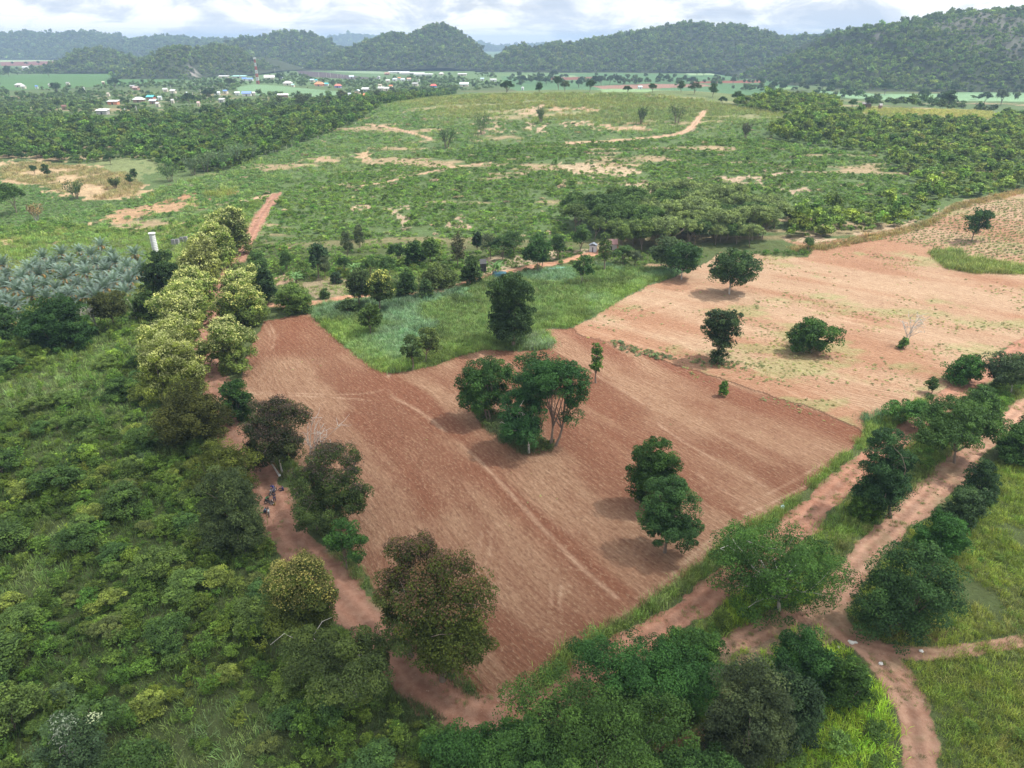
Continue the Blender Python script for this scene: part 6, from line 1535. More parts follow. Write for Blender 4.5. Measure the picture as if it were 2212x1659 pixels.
def banana(label, bx, by, h, seed):
    x, y = at(bx, by); rng = np.random.default_rng(seed); q = Quads(); V, F = [], []
    for s in range(3):
        o = np.array([rng.normal() * .9, rng.normal() * .9, 0])
        tube(V, F, [o + [0, 0, -.1], o + [0, 0, h * .45]], [.16, .1], 6)
        for k in range(8):
            a = k * 2.4 + rng.random(); L_ = h * .62; e = 1.25 - .1 * k
            t = np.linspace(0, 1, 6); ang = e - 1.5 * t * t
            seg = np.full(6, L_ / 5); seg[0] = 0
            hx = np.cumsum(np.cos(ang) * seg); vz = np.cumsum(np.sin(ang) * seg)
            rib = o + [0, 0, h * .42] + np.stack([hx * math.cos(a), hx * math.sin(a), vz], 1)
            sd = np.array([-math.sin(a), math.cos(a), 0.1]) * .26
            wd = np.sin(math.pi * np.clip(t * .9 + .08, 0, 1))[:, None]
            q.V.append(np.stack([rib[:-1] - sd * wd[:-1], rib[:-1] + sd * wd[:-1], rib[1:] + sd * wd[1:], rib[1:] - sd * wd[1:]], 1)); q.lv.append(rng.random(5)); q.cv.append(np.full(5, .4))
    root = empty('banana_plant', (x, y, hz(x, y))); tag(root, label, 'banana plant')
    part('foliage', q.mesh('foliage', [MAT['leaf']]), root, (0.13, 0.24, 0.08))
    me = grid_mesh('stem', np.concatenate(V), np.array(F)); me.materials.append(MAT['bark']); part('stem', me, root)
def plants():
    palms()
    gb = (0.10, 0.165, 0.07); g2 = (0.13, 0.19, 0.10)
    for lab, bx, by, yt, w, c, s in [
        ('broad bamboo clump beside the bare scar, left part of the hill', 1043, 290, 237, 44, gb, 1), ('dark leaning bamboo clump on the hillside left of the broad one', 965, 320, 272, 38, (0.075, 0.13, 0.05), 2),
        ('thin bamboo clump on the pale scar near the crest', 1168, 267, 228, 20, g2, 3), ('upright bamboo clump in the middle of the upper hill', 1385, 268, 228, 24, (0.085, 0.13, 0.06), 4),
        ('wide bamboo clump left of the hill track', 1462, 266, 224, 42, (0.085, 0.13, 0.06), 5), ('rounded bamboo clump at the end of the bamboo row', 368, 392, 350, 46, gb, 6),
        ('pale bamboo clump in the weedy field beside the left margin', 165, 430, 388, 40, (0.095, 0.145, 0.06), 7), ('small olive bamboo clump on the tan field', 250, 408, 382, 24, (0.11, 0.15, 0.06), 8),
        ('bamboo clump, lowest of the row along the woodland edge', 418, 378, 335, 40, g2, 10), ('bamboo clump, second of the row along the woodland edge', 446, 372, 328, 44, g2, 11),
        ('bamboo clump in the middle of the row along the woodland edge', 478, 366, 318, 46, (0.12, 0.185, 0.10), 12), ('tallest bamboo clump of the row along the woodland edge', 512, 356, 306, 46, (0.13, 0.2, 0.11), 13),
        ('bamboo clump, uppermost of the row along the woodland edge', 542, 346, 312, 34, g2, 14), ('greyish bamboo clump where the right woodland meets the scrub', 1610, 300, 262, 22, (0.11, 0.12, 0.08), 15)]:
        bamboo(lab, bx, by, yt, w, c, s)
    bamboo('brown dried bamboo clump in the weedy field', 80, 477, 438, 32, (0.26, 0.19, 0.10), 9, True)
    banana('clump of banana plants with long drooping leaves at the back of the orchard', 762, 598, 5, 1)
    banana('clump of banana plants beside the blue tarpaulin by the yard path', 1070, 595, 5.5, 2)
    banana('clump of banana plants near the orchard entrance', 632, 612, 4, 3)
plants()

# ------------------------------------------------------------------ buildings and gear
class Solid:
    def __init__(s): s.V, s.F = [], []
    def box(s, x0, y0, z0, x1, y1, z1):
        b = len(s.V)
        s.V += [(x0, y0, z0), (x1, y0, z0), (x1, y1, z0), (x0, y1, z0), (x0, y0, z1), (x1, y0, z1), (x1, y1, z1), (x0, y1, z1)]
        s.F += [(b, b + 3, b + 2, b + 1), (b + 4, b + 5, b + 6, b + 7), (b, b + 1, b + 5, b + 4), (b + 1, b + 2, b + 6, b + 5), (b + 2, b + 3, b + 7, b + 6), (b + 3, b, b + 4, b + 7)]
        return s
    def prism(s, pts, y0, y1):
        """outline in x, z pushed along y"""
        b = len(s.V); n = len(pts)
        s.V += [(p[0], y0, p[1]) for p in pts] + [(p[0], y1, p[1]) for p in pts]
        s.F += [tuple(range(b, b + n)), tuple(range(b + 2 * n - 1, b + n - 1, -1))] + [(b + i, b + n + i, b + n + (i + 1) % n, b + (i + 1) % n) for i in range(n)]
        return s
    def lathe(s, prof, n=20, c=(0, 0)):
        b = len(s.V)
        for r, z in prof: s.V += [(c[0] + r * math.cos(2 * math.pi * k / n), c[1] + r * math.sin(2 * math.pi * k / n), z) for k in range(n)]
        for i in range(len(prof) - 1):
            s.F += [(b + i * n + k, b + i * n + (k + 1) % n, b + (i + 1) * n + (k + 1) % n, b + (i + 1) * n + k) for k in range(n)]
        return s
    def bar(s, a, c, r, n=5):
        V, F = [], []; tube(V, F, [a, c], [r, r], n)
        b = len(s.V); s.V += [tuple(v) for v in V[0]]; s.F += [tuple(i + b for i in f) for f in F]
        s.F += [tuple(b + k for k in range(n))[::-1], tuple(b + n + k for k in range(n))]
        return s
    def tube(s, pts, rad, n=6):
        V, F = [], []; tube(V, F, pts, rad, n)
        b = len(s.V); s.V += [tuple(v) for v in V[0]]; s.F += [tuple(i + b for i in f) for f in F]
        return s
    def build(s, name, mat, parent=None, smooth=False):
        me = bpy.data.meshes.new(name); me.from_pydata(s.V, [], s.F); me.materials.append(mat)
        if smooth: me.polygons.foreach_set('use_smooth', [True] * len(me.polygons))
        o = bpy.data.objects.new(name, me); COL.objects.link(o); o.parent = parent
        return o
PM = {}
def paint(col, rough=0.6, vary_=0.12):
    k = (tuple(col), rough)
    if k not in PM: PM[k] = plain('paint_%d' % len(PM), col, rough, 0.15, 3.0, vary_)
    return PM[k]
WHITE, CREAM, GREYC, DARK, TEAL, BLUE, ORANGE, REDR, BROWN = (0.64, 0.64, 0.63), (0.62, 0.56, 0.45), (0.36, 0.36, 0.35), (0.05, 0.05, 0.055), (0.10, 0.50, 0.52), (0.14, 0.28, 0.62), (0.75, 0.26, 0.12), (0.66, 0.16, 0.12), (0.28, 0.17, 0.12)
def house(label, px, py, wpx, roof, wall, kind='gable', name='house', ht=3.0, deep=0.7, cat='house', group=None):
    x, y = at(px, py); z = hz(x, y); dd = depth_of(x, y, z); w = wpx * dd / FPX; d = w * deep
    root = empty(name, (x, y, z), 0.0); tag(root, label, cat, group)
    rz = random.Random(int(px * 7 + py)).uniform(-.35, .35) if kind != 'long' else 0.04
    root.rotation_euler = (0, 0, rz)
    Solid().box(-w * .45, -d * .45, -.5, w * .45, d * .45, ht).build('wall', paint(wall), root)
    R_ = Solid(); e = .05 * w; rh = max(1.2, d * .32)
    if kind == 'gable': R_.prism([(-d * .56, ht), (0, ht + rh), (d * .56, ht), (d * .56, ht + .12), (0, ht + rh + .18), (-d * .56, ht + .12)][::-1], -w * .52, w * .52)
    elif kind == 'front': R_.prism([(-w * .55, ht), (0, ht + w * .25), (w * .55, ht), (w * .55, ht + .12), (0, ht + w * .25 + .2), (-w * .55, ht + .12)][::-1], -d * .55, d * .55)
    elif kind == 'hip':
        b = [(-w * .54, -d * .54, ht), (w * .54, -d * .54, ht), (w * .54, d * .54, ht), (-w * .54, d * .54, ht), (-w * .22, 0, ht + rh * 1.1), (w * .22, 0, ht + rh * 1.1)]
        R_.V = b; R_.F = [(0, 1, 5, 4), (2, 3, 4, 5), (1, 2, 5), (3, 0, 4), (3, 2, 1, 0)]
    else: R_.prism([(-d * .55, ht + .1), (d * .55, ht + 1.1), (d * .55, ht + 1.3), (-d * .55, ht + .3)], -w * .52, w * .52)
    o = R_.build('roof', paint(roof, 0.4, 0.08), root)
    if kind in ('gable', 'flat', 'long'): o.rotation_euler = (0, 0, math.radians(90)) if kind == 'gable' else (0, 0, math.radians(90)); 
    if kind in ('gable', 'flat', 'long'):
        pass
    Solid().box(-w * .08, -d * .45 - .05, 0, w * .06, -d * .45 - .01, min(2.1, ht * .75)).build('door', paint(DARK), root)
    return root
def village():
    g = 'houses of the village on the plain'
    for ti, tx, ty, w, rf, wl, kd, lab in HOUSES:
        house('%s' % lab, ti * 553 + tx / 4, ty / 4 + 1.5, w * 0.8, rf, wl, kd, 'shed' if ('shed' in lab or 'hut' in lab or 'tent' in lab) else 'house', 3.0, 0.65, 'shed' if ('shed' in lab or 'hut' in lab or 'tent' in lab) else 'house', g)
    for k, (px, py, w) in enumerate([(862, 158.5, 44), (890, 161, 52), (915, 163.5, 40)]):
        house(['farthest', 'middle', 'nearest'][k] + ' of the three long white greenhouses below the peaked hill', px, py, w, (0.7, 0.72, 0.7), (0.6, 0.6, 0.58), 'long', 'greenhouse', 2.6, .18, 'greenhouse')
    # telecom mast
    x, y = at(557.6, 182); h = height_for(x, y, 124); root = empty('telecom_mast', (x, y, 0)); tag(root, 'tall red and white banded telecom mast above the green village field', 'mast')
    n = 7
    for k in range(n):
        s = Solid(); z0, z1 = h * .94 * k / n, h * .94 * (k + 1) / n
        r0, r1 = 1.8 - 1.0 * k / n, 1.8 - 1.0 * (k + 1) / n
        C4 = [(1, 1), (-1, 1), (-1, -1), (1, -1)]
        for i, (a, b) in enumerate(C4):
            c, d = C4[(i + 1) % 4]
            s.bar((a * r0, b * r0, z0), (a * r1, b * r1, z1), .3, 4)
            for m in range(2):
                f0, f1 = m / 2, (m + 1) / 2
                ra, rb = r0 + (r1 - r0) * f0, r0 + (r1 - r0) * f1; za, zb = z0 + (z1 - z0) * f0, z0 + (z1 - z0) * f1
                s.bar((a * ra, b * ra, za), (c * rb, d * rb, zb), .22, 4); s.bar((c * ra, d * ra, za), (a * rb, b * rb, zb), .22, 4)
        s.build('mast_section', paint((0.45, 0.10, 0.08) if k % 2 == 0 else (0.6, 0.6, 0.6)), root)
    Solid().box(-2.2, -2.2, h * .94, 2.2, 2.2, h * .945).build('platform', paint(GREYC), root)
    for a in range(6):
        c, s_ = math.cos(a * 1.047), math.sin(a * 1.047)
        Solid().box(c * 2 - .3, s_ * 2 - .3, h * .925, c * 2 + .3, s_ * 2 + .3, h * .925 + 3).build('antenna', paint(WHITE), root)
    # utility poles
    kp = None
    poles = [(0,1735,815,770),(0,1797,812,750),(0,1845,790,740),(0,1905,775,730),(0,1925,780,738),(0,1668,840,798),(0,1605,865,808),(0,1530,885,835),(0,1690,760,725),(0,1185,975,915),(0,1085,985,935),(0,1480,780,740),(0,2080,720,650),
             (1,8,705,660),(1,545,665,625),(1,610,668,630),(1,645,668,632),(1,705,670,638),(1,735,668,640),(1,760,668,645),(1,1530,700,665),(1,1590,755,720),(1,165,632,592),(2,1905,690,650),(3,155,762,735)]
    for k, (ti, tx, y1, y0) in enumerate(poles):
        px, py = ti * 553 + tx / 4, y1 / 4
        x, y = at(px, py); h = height_for(x, y, y0 / 4)
        h = min(h, 14)
        r = empty('utility_pole', (x, y, hz(x, y))); tag(r, 'grey concrete utility pole rising over the village trees' if ti < 2 else 'lone grey utility pole on the far right plain', 'pole', 'utility poles of the village' if ti < 2 else 'utility poles of the right plain')
        Solid().bar((0, 0, -.5), (0, 0, h), .28, 6).build('post', paint((0.62, 0.6, 0.57)), r)
        Solid().box(-1.1, -.1, h - 1.2, 1.1, .1, h - .9).build('crossarm', paint((0.5, 0.48, 0.45)), r)
    # water tower beside the palms
    x, y = at(337, 546); z = hz(x, y); h = height_for(x, y, 503); w = 12.5 * depth_of(x, y, z) / FPX / 2
    root = empty('water_tower', (x, y, z)); tag(root, 'tall white cylindrical concrete water tower beside the palm grove', 'water tower')
    prof = []
    nb = 12
    for k in range(nb):
        z0 = h * k / nb
        prof += [(w * .93, z0 + .03), (w * .93, z0 + h / nb - .08), (w * .97, z0 + h / nb - .05), (w * .97, z0 + h / nb)]
    Solid().lathe([(w * .93, -.5)] + prof[:-1], 28).build('tank_wall', paint((0.66, 0.67, 0.67), .7), root, True)
    Solid().lathe([(w * .95, h - .35), (w * 1.16, h - .25), (w * 1.18, h), (w * 1.0, h + .02), (0.01, h + .1)], 28).build('rim', paint((0.72, 0.72, 0.70), .7), root)
    s = Solid(); s.bar((-.25, -w - .12, 0), (-.25, -w - .12, h), .035, 4).bar((.15, -w - .12, 0), (.15, -w - .12, h), .035, 4)
    for k in range(22): s.bar((-.25, -w - .12, .3 + k * h / 23), (.15, -w - .12, .3 + k * h / 23), .025, 4)
    s.build('ladder', paint((0.2, 0.2, 0.2)), root)
    for k, (px, py) in enumerate([(376, 528), (384, 527), (394, 523), (402, 522)]):
        x, y = at(px, py); dd = depth_of(x, y); w = 7.4 * dd / FPX; h = 11 * dd / FPX
        r = empty('grey_tank', (x, y, hz(x, y))); tag(r, ['leftmost', 'second', 'third', 'rightmost'][k] + ' of four dark grey slatted bins in a row right of the water tower', 'bin', 'grey bins by the water tower')
        s = Solid()
        for j in range(6): s.box(-w / 2, -w / 2, h * j / 6 + .03, w / 2, w / 2, h * (j + 1) / 6 - .03)
        s.build('slatted_box', paint((0.30, 0.30, 0.30)), r); Solid().box(-w * .46, -w * .46, 0, w * .46, w * .46, h).build('liner', paint((0.10, 0.10, 0.10)), r)
    # sheds and tarpaulins by the yard path
    house('dark grey tin shack with a pale front at the end of the yard path', 1281, 543, 16, (0.22, 0.25, 0.30), (0.55, 0.55, 0.58), 'front', 'shack', 2.0, .8, 'shack')
    house('red and white sheet roofed shack at the edge of the dense wood', 1320, 539, 26, (0.72, 0.38, 0.36), (0.5, 0.45, 0.42), 'flat', 'shack', 1.8, .6, 'shack')
    house('open black shed with orange buckets beside the yard path', 1044, 588, 14, (0.035, 0.035, 0.035), (0.03, 0.03, 0.03), 'flat', 'shed', 2.4, .8, 'shed')
    def sheet(name, label, pts, col, lift, cat):
        pw = [at(*p) for p in pts]; c = np.mean(pw, 0); me = bpy.data.meshes.new(name); bm_v = []; n = len(pw)
        ringp = []
        for k in range(n):
            for t in (0, .5):
                q = np.array(pw[k]) * (1 - t) + np.array(pw[(k + 1) % n]) * t; ringp.append(q)
        V = []; rr = random.Random(len(label))
        for f, hgt in ((1, .05), (.8, lift), (.4, lift * 1.1)):
            for q in ringp: v = c + (q - c) * f; V.append((v[0] - c[0], v[1] - c[1], hgt + rr.uniform(-.12, .12) * min(lift, 1) + hz(*v) - hz(*c)))
        V.append((0, 0, lift)); m = len(ringp); F = []
        for a in range(2):
            for k in range(m): F.append((a * m + k, a * m + (k + 1) % m, (a + 1) * m + (k + 1) % m, (a + 1) * m + k))
        for k in range(m): F.append((2 * m + k, 2 * m + (k + 1) % m, 3 * m))
        me.from_pydata(V, [], F); me.materials.append(paint(col, .35)); o = bpy.data.objects.new(name, me); COL.objects.link(o); o.location = (c[0], c[1], hz(*c)); tag(o, label, cat)
    sheet('tarpaulin', 'dark teal tarpaulin at the top edge of the green field', [(1062, 594), (1096, 596), (1100, 602), (1064, 603)], (0.03, 0.10, 0.13), 1.3, 'tarpaulin')
    sheet('tarpaulin', 'pale blue green plastic sheeting behind the columnar tree', [(1180, 584), (1222, 580), (1224, 582), (1182, 587)], (0.20, 0.36, 0.36), .6, 'tarpaulin')
    sheet('plastic_sheet', 'crumpled pale blue plastic sheet lying on the red road edge', [(1685, 1096), (1692, 1093), (1696, 1098), (1688, 1101)], (0.45, 0.72, 0.85), .3, 'plastic sheet')
    sheet('paper_scrap', 'white scrap lying on the track under the purplish tree', [(601, 1026), (606, 1025), (607, 1029), (602, 1030)], (0.8, 0.8, 0.78), .12, 'scrap')
    rr = random.Random(8)
    for k, (px, py) in enumerate([(1835, 1386), (1840, 1390), (1848, 1388), (1812, 1398), (1817, 1402), (1902, 1434), (1990, 1407)]):
        x, y = at(px, py); s = .16 + .14 * rr.random()
        me = bpy.data.meshes.new('pale_rock'); V = []; 
        for i in range(5):
            for j in range(8):
                th = math.pi * i / 4; ph = j * math.pi / 4; r = s * (.7 + .5 * rr.random()); V.append((r * math.sin(th) * math.cos(ph) * 1.3, r * math.sin(th) * math.sin(ph), r * math.cos(th) * .7))
        F = [(i * 8 + j, i * 8 + (j + 1) % 8, (i + 1) * 8 + (j + 1) % 8, (i + 1) * 8 + j) for i in range(4) for j in range(8)]
        me.from_pydata(V, [], F); me.materials.append(paint((0.7, 0.68, 0.64), .8)); o = bpy.data.objects.new('pale_rock', me); COL.objects.link(o); o.location = (x, y, hz(x, y) + s * .3)
        tag(o, 'small white rock lying at the path junction', 'rock', 'white rocks at the path junction')
    # fence posts along the edge between woodland and hill
    for k, (px, py) in enumerate([(555+x/4, y/4) for x, y in [(18,1352),(80,1335),(110,1325),(140,1320),(165,1315),(255,1282),(305,1275),(530,1205),(855,1082),(1045,1025)]]):
        x, y = at(px, py); r = empty('fence_post', (x, y, hz(x, y))); tag(r, 'pale fence post on the line between woodland and hill', 'fence post', 'fence posts along the woodland')
        Solid().box(-.09, -.09, -.3, .09, .09, 2.0).build('post', paint((0.6, 0.55, 0.48)), r)
village()

# ------------------------------------------------------------------ people and motorbikes on the track
SKIN = plain('skin', (0.22, 0.12, 0.08), 0.6)
def skin_body(name, joints, edges, mat, parent, root_i=0):
    me = bpy.data.meshes.new(name)
    me.from_pydata([j[:3] for j in joints], edges, []); me.materials.append(mat)
    o = bpy.data.objects.new(name, me); COL.objects.link(o); o.parent = parent
    m = o.modifiers.new('skin', 'SKIN'); m.use_smooth_shade = True
    for i, j in enumerate(joints):
        r = j[3]; r2 = j[4] if len(j) > 4 else r
        me.skin_vertices[0].data[i].radius = (r, r2); me.skin_vertices[0].data[i].use_root = (i == root_i)
    s = o.modifiers.new('sub', 'SUBSURF'); s.levels = 1; s.render_levels = 1
    return o
def person(label, px, py, rz, pose, top, bottom, hair=(0.012, 0.01, 0.01), long_hair=False, xyz=None, hat=None):
    x, y = at(px, py); z = hz(x, y)
    root = empty('person', (x, y, z) if xyz is None else xyz, rz); tag(root, label, 'person')
    J = pose  # pelvis, chest, neck, head, (shoulder, elbow, wrist) x2, (hip, knee, ankle) x2
    pel, che, nek, hed = J['pelvis'], J['chest'], J['neck'], J['head']
    V = [(*pel, .12, .1), (*che, .14, .11), (*nek, .055), (hed[0], hed[1], hed[2], .085, .095), (hed[0], hed[1] - .0, hed[2] + .09, .07)]
    E = [(0, 1), (1, 2), (2, 3), (3, 4)]
    for sd in ('l', 'r'):
        a = J['arm_' + sd]; b = len(V)
        V += [(*a[0], .055), (*a[1], .042), (*a[2], .03)]
        E += [(1, b), (b, b + 1), (b + 1, b + 2)]
        w = np.array(a[2]); d = w - np.array(a[1]); d = d / np.linalg.norm(d); sdv = np.cross(d, [0, 0, 1]); sdv = sdv / (np.linalg.norm(sdv) + 1e-6)
        p = len(V); V.append((*(w + d * .07), .035, .022)); E.append((b + 2, p))
        for f, (off, ln) in enumerate([(-.03, .065), (-.01, .08), (.01, .075), (.03, .06)]):
            k = len(V); V.append((*(w + d * (.07 + ln * .6) + sdv * off), .009)); V.append((*(w + d * (.07 + ln) + sdv * off - np.array([0, 0, .015])), .008)); E += [(p, k), (k, k + 1)]
        k = len(V); V.append((*(w + d * .06 + sdv * .05), .01)); E.append((b + 2, k))
        l = J['leg_' + sd]; b = len(V)
        V += [(*l[0], .085), (*l[1], .06), (*l[2], .04), (l[2][0] + l[3][0], l[2][1] + l[3][1], l[2][2] - .03, .035)]
        E += [(0, b), (b, b + 1), (b + 1, b + 2), (b + 2, b + 3)]
    skin_body('body', V, E, SKIN, root)
    sh = [(*(np.array(pel) * .8 + np.array(che) * .2), .145, .125), (*che, .165, .13), (nek[0], nek[1], nek[2] - .03, .075)]; es = [(0, 1), (1, 2)]
    for sd in ('l', 'r'):
        a = J['arm_' + sd]; b = len(sh); m = np.array(a[1]) * .75 + np.array(a[0]) * .25
        sh += [(*a[0], .075), (*m, .062)]; es += [(1, b), (b, b + 1)]
    skin_body('shirt', sh, es, paint(top, .9), root)
    tr = [(*pel, .15, .13)]; et = []
    for sd in ('l', 'r'):
        l = J['leg_' + sd]; b = len(tr); m = np.array(l[2]) * .85 + np.array(l[1]) * .15
        tr += [(*l[0], .105), (*l[1], .078), (*m, .06)]; et += [(0, b), (b, b + 1), (b + 1, b + 2)]
    skin_body('trousers', tr, et, paint(bottom, .9), root)
    hv = [(hed[0], hed[1] + .02, hed[2] + .02, .1), (hed[0], hed[1] + .025, hed[2] + .1, .085)]; eh = [(0, 1)]
    if long_hair: hv += [(hed[0], hed[1] + .10, hed[2] - .12, .075), (hed[0], hed[1] + .12, hed[2] - .32, .06)]; eh += [(0, 2), (2, 3)]
    skin_body('hair' if hat is None else 'cap', hv, eh, paint(hair if hat is None else hat, .8), root)
    # face: nose and eyes
    f = Solid(); f.bar((hed[0], hed[1] - .085, hed[2] + .04), (hed[0], hed[1] - .115, hed[2] + .01), .014, 5); f.build('nose', SKIN, root)
    for s_ in (-.035, .035): Solid().box(hed[0] + s_ - .012, hed[1] - .098, hed[2] + .035, hed[0] + s_ + .012, hed[1] - .085, hed[2] + .05).build('eye', paint((.02, .02, .02)), root)
    return root
def stand():
    return dict(pelvis=(0, 0, .9), chest=(0, 0, 1.25), neck=(0, 0, 1.42), head=(0, -.01, 1.53),
        arm_l=[(-.19, 0, 1.36), (-.25, -.03, 1.1), (-.2, -.2, .93)], arm_r=[(.19, 0, 1.36), (.27, .02, 1.1), (.26, -.12, .88)],
        leg_l=[(-.09, 0, .86), (-.11, -.03, .48), (-.12, 0, .09), (0, -.13)], leg_r=[(.09, 0, .86), (.11, -.02, .48), (.13, .02, .09), (.02, -.13)])
def ride():
    return dict(pelvis=(0, .25, .86), chest=(0, .1, 1.2), neck=(0, .05, 1.37), head=(0, 0, 1.48),
        arm_l=[(-.19, .08, 1.3), (-.3, -.15, 1.1), (-.3, -.38, 1.02)], arm_r=[(.19, .08, 1.3), (.3, -.15, 1.1), (.3, -.38, 1.02)],
        leg_l=[(-.1, .22, .82), (-.27, -.15, .72), (-.3, .02, .28), (0, -.14)], leg_r=[(.1, .22, .82), (.27, -.15, .72), (.32, .0, .09), (0, -.14)])
def squat():
    return dict(pelvis=(0, .12, .32), chest=(0, -.05, .62), neck=(0, -.14, .77), head=(0, -.22, .85),
        arm_l=[(-.18, -.08, .72), (-.24, -.3, .55), (-.12, -.5, .42)], arm_r=[(.18, -.08, .72), (.24, -.3, .55), (.12, -.5, .42)],
        leg_l=[(-.1, .1, .3), (-.2, -.25, .5), (-.16, .0, .09), (0, -.14)], leg_r=[(.1, .1, .3), (.2, -.25, .5), (.16, .0, .09), (0, -.14)])
def sit():
    return dict(pelvis=(0, .1, .13), chest=(0, .04, .46), neck=(0, 0, .62), head=(0, -.04, .73),
        arm_l=[(-.18, .02, .56), (-.26, -.15, .38), (-.2, -.35, .4)], arm_r=[(.18, .02, .56), (.26, -.15, .38), (.15, -.35, .36)],
        leg_l=[(-.1, .05, .12), (-.22, -.35, .36), (-.12, -.7, .08), (0, -.13)], leg_r=[(.1, .05, .12), (.25, -.3, .2), (.0, -.55, .08), (-.05, -.1)])
def motorbike(label, px, py, rz, body, seatc=(0.03, 0.03, 0.03), name='motorbike'):
    x, y = at(px, py); root = empty(name, (x, y, hz(x, y)), rz); tag(root, label, 'motorbike')
    for yy, nm in ((-.62, 'wheel'), (.62, 'wheel')):
        s = Solid(); n = 22
        ring = [(0, yy + .25 * math.cos(a), .3 + .25 * math.sin(a)) for a in np.linspace(0, 2 * math.pi, n)]
        s.tube(ring, [.055] * n, 6); wl = s.build('wheel', paint((0.03, 0.03, 0.03), .8), root)
        h = Solid(); h.bar((-.06, yy, .3), (.06, yy, .3), .05, 8)
        for k in range(6): h.bar((0, yy, .3), (0, yy + .23 * math.cos(k * 1.047), .3 + .23 * math.sin(k * 1.047)), .012, 4)
        h.build('rim', paint((0.5, 0.5, 0.5), .3), wl)
    s = Solid(); s.bar((0, -.62, .3), (0, -.42, .95), .035).bar((0, .62, .3), (0, .15, .4), .04).bar((0, -.45, .8), (0, 0, .35), .05).bar((0, 0, .35), (0, .5, .62), .04); s.box(-.12, -.2, .25, .12, .15, .5)
    s.build('frame', paint((0.12, 0.12, 0.13), .4), root)
    Solid().prism([(-.06, .35), (.06, .35), (.12, .6), (.1, .9), (-.1, .9), (-.12, .6)], -.5, -.36).build('fairing', paint(body, .3), root)
    Solid().tube([(0, -.1, .62), (0, .3, .68), (0, .75, .72)], [.1, .14, .06], 8).build('side_cover', paint(body, .3), root)
    Solid().tube([(0, .02, .78), (0, .3, .78), (0, .68, .82)], [.08, .12, .07], 8).build('seat', paint(seatc, .7), root)
    Solid().bar((-.33, -.36, 1.0), (.33, -.36, 1.0), .02).bar((0, -.42, .9), (0, -.36, 1.0), .03).build('handlebar', paint((0.1, 0.1, 0.1), .4), root)
    Solid().bar((0, -.5, .88), (0, -.56, .88), .07, 8).build('headlight', paint((0.75, 0.75, 0.72), .2), root)
    return root
def people():
    x, y = at(588, 1075)
    motorbike('motorbike ridden by the person in royal blue', 590, 1066, math.radians(-18), (0.35, 0.32, 0.32))
    person('person in a royal blue shirt sitting astride a motorbike on the track', 590, 1066, math.radians(-18), ride(), (0.03, 0.06, 0.30), (0.05, 0.07, 0.16), hat=(0.04, 0.05, 0.10))
    person('standing person with long dark hair in dark blue clothes, in the middle of the track', 594, 1084, math.radians(25), stand(), (0.02, 0.025, 0.06), (0.03, 0.04, 0.11), long_hair=True)
    person('person in navy sitting on the ground at the right side of the track', 611, 1059, math.radians(-70), sit(), (0.03, 0.035, 0.16), (0.02, 0.022, 0.05))
    motorbike('dark motorbike beside the person in green', 583, 1090, math.radians(75), (0.03, 0.03, 0.03))
    person('person in a green shirt and black cap crouching beside a dark motorbike', 577, 1082, math.radians(60), squat(), (0.02, 0.26, 0.10), (0.03, 0.03, 0.03))
    motorbike('white motorbike half under the tree at the left side of the track', 581, 1111, math.radians(20), (0.78, 0.80, 0.80))
    person('person in a dusty blue shirt bending beside the white motorbike', 573, 1108, math.radians(100), squat(), (0.12, 0.19, 0.28), (0.04, 0.06, 0.10))
    x, y = at(592, 1088)
    r = empty('handbag', (x - .25, y - .15, hz(x, y))); tag(r, 'white bag standing at the feet of the person in dark blue', 'bag')
    Solid().box(-.16, -.1, 0, .16, .1, .3).build('bag_body', paint((0.72, 0.72, 0.72), .7), r)
    Solid().tube([(-.1, 0, .3), (0, 0, .45), (.1, 0, .3)], [.015] * 3, 5).build('strap', paint((0.6, 0.6, 0.6), .7), r)
    r = empty('bucket', (x + .15, y - .3, hz(x, y))); tag(r, 'small yellow bucket beside the white bag', 'bucket')
    Solid().lathe([(.01, 0), (.13, 0), (.17, .3), (.15, .3), (.11, .03), (.01, .03)], 14).build('tub', paint((0.72, 0.48, 0.06), .4), r)
    Solid().tube([(-.16, 0, .29), (0, 0, .42), (.16, 0, .29)], [.01] * 3, 5).build('bail', paint((0.3, 0.3, 0.3), .4), r)
people()

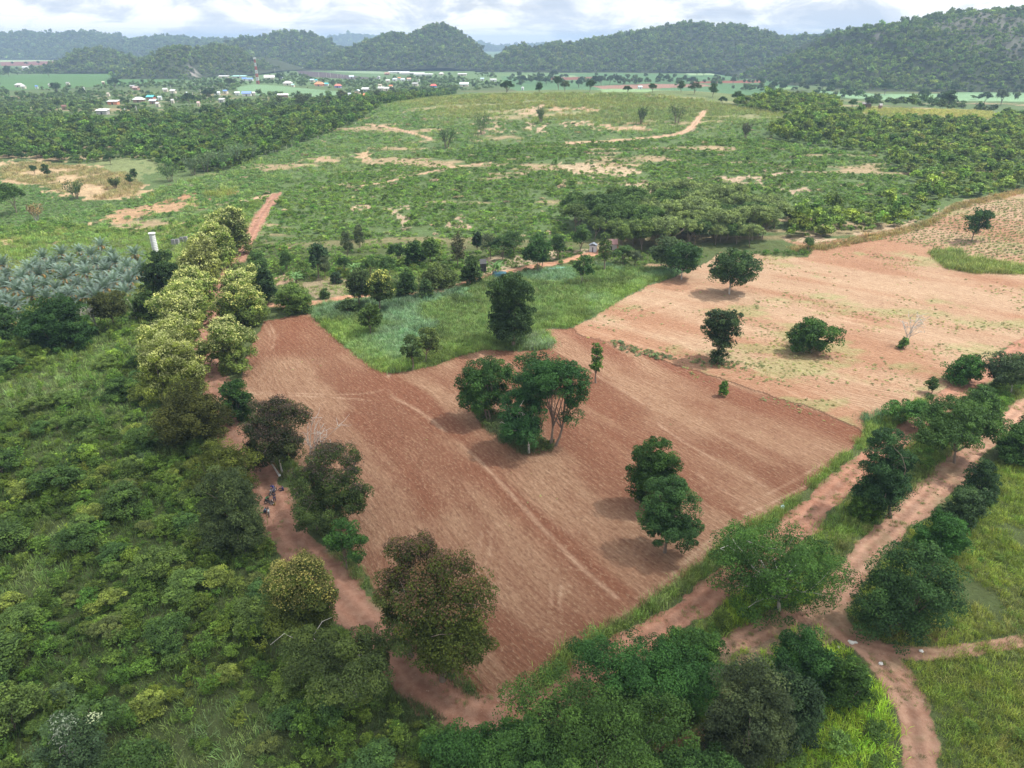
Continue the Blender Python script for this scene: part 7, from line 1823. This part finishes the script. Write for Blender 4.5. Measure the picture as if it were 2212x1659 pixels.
# ------------------------------------------------------------------ a cloud high above shades the near ground softly
def build_cloud():
    H_ = 900.0
    sx, sy = sun_dir.x / sun_dir.z * H_, sun_dir.y / sun_dir.z * H_
    xs = np.linspace(-900, 700, 90); ys = np.linspace(-900, 420, 80)
    X, Y = np.meshgrid(xs, ys)
    co = np.stack([X.ravel() + sx, Y.ravel() + sy, H_ + 25 * fbm(X, Y, 120, 4, 3).ravel()], 1)
    nr, nc = X.shape; i = (np.arange(nr - 1)[:, None] * nc + np.arange(nc - 1)[None, :]).ravel()
    me = grid_mesh('cloud', co, np.stack([i, i + 1, i + nc + 1, i + nc], 1))
    # thickness fades towards its edges: far side lies over the stubble field
    edge = sstep(0, 130, 150 + 30 * fbm(X, Y, 60, 3, 9) - Y - 0.35 * X)
    edge = edge * sstep(-880, -700, X) * sstep(-880, -700, Y) * (1 - sstep(500, 680, X))
    a = me.attributes.new('thick', 'FLOAT', 'POINT'); a.data.foreach_set('value', (edge.ravel()).astype(np.float32))
    m, t = new_mat('cloud')
    tr = N(t, 'ShaderNodeBsdfTransparent'); tl = N(t, 'ShaderNodeBsdfTranslucent'); tl.inputs[0].default_value = (0.9, 0.92, 0.95, 1)
    mx = N(t, 'ShaderNodeMixShader'); L(t, fmath(t, 'MULTIPLY', attr(t, 'thick', out='Fac'), 0.86), mx.inputs[0])
    L(t, tr.outputs[0], mx.inputs[1]); L(t, tl.outputs[0], mx.inputs[2])
    o = N(t, 'ShaderNodeOutputMaterial'); L(t, mx.outputs[0], o.inputs[0])
    me.materials.append(m)
    ob = bpy.data.objects.new('cloud', me); COL.objects.link(ob); ob['kind'] = 'stuff'
build_cloud()

# ------------------------------------------------------------------ haze: the air between here and the far hills
def build_haze():
    me = bpy.data.meshes.new('haze')
    x, y0, y1, z0, z1 = 9600, -300, 9800, -9.0, 135.0
    v = [(-x, y0, z0), (x, y0, z0), (x, y1, z0), (-x, y1, z0), (-x, y0, z1), (x, y0, z1), (x, y1, z1), (-x, y1, z1)]
    me.from_pydata(v, [], [(0, 3, 2, 1), (4, 5, 6, 7), (0, 1, 5, 4), (1, 2, 6, 5), (2, 3, 7, 6), (3, 0, 4, 7)])
    m, t = new_mat('air')
    p = N(t, 'ShaderNodeVolumePrincipled'); p.inputs['Color'].default_value = (0.52, 0.73, 1.0, 1)
    p.inputs['Density'].default_value = 0.00017
    p.inputs['Anisotropy'].default_value = 0.0
    o = N(t, 'ShaderNodeOutputMaterial'); L(t, p.outputs[0], o.inputs['Volume'])
    me.materials.append(m)
    ob = bpy.data.objects.new('haze', me); COL.objects.link(ob); ob['kind'] = 'stuff'
build_haze()
print('scattered plants', TOTAL[0], 'objects', len(bpy.data.objects))
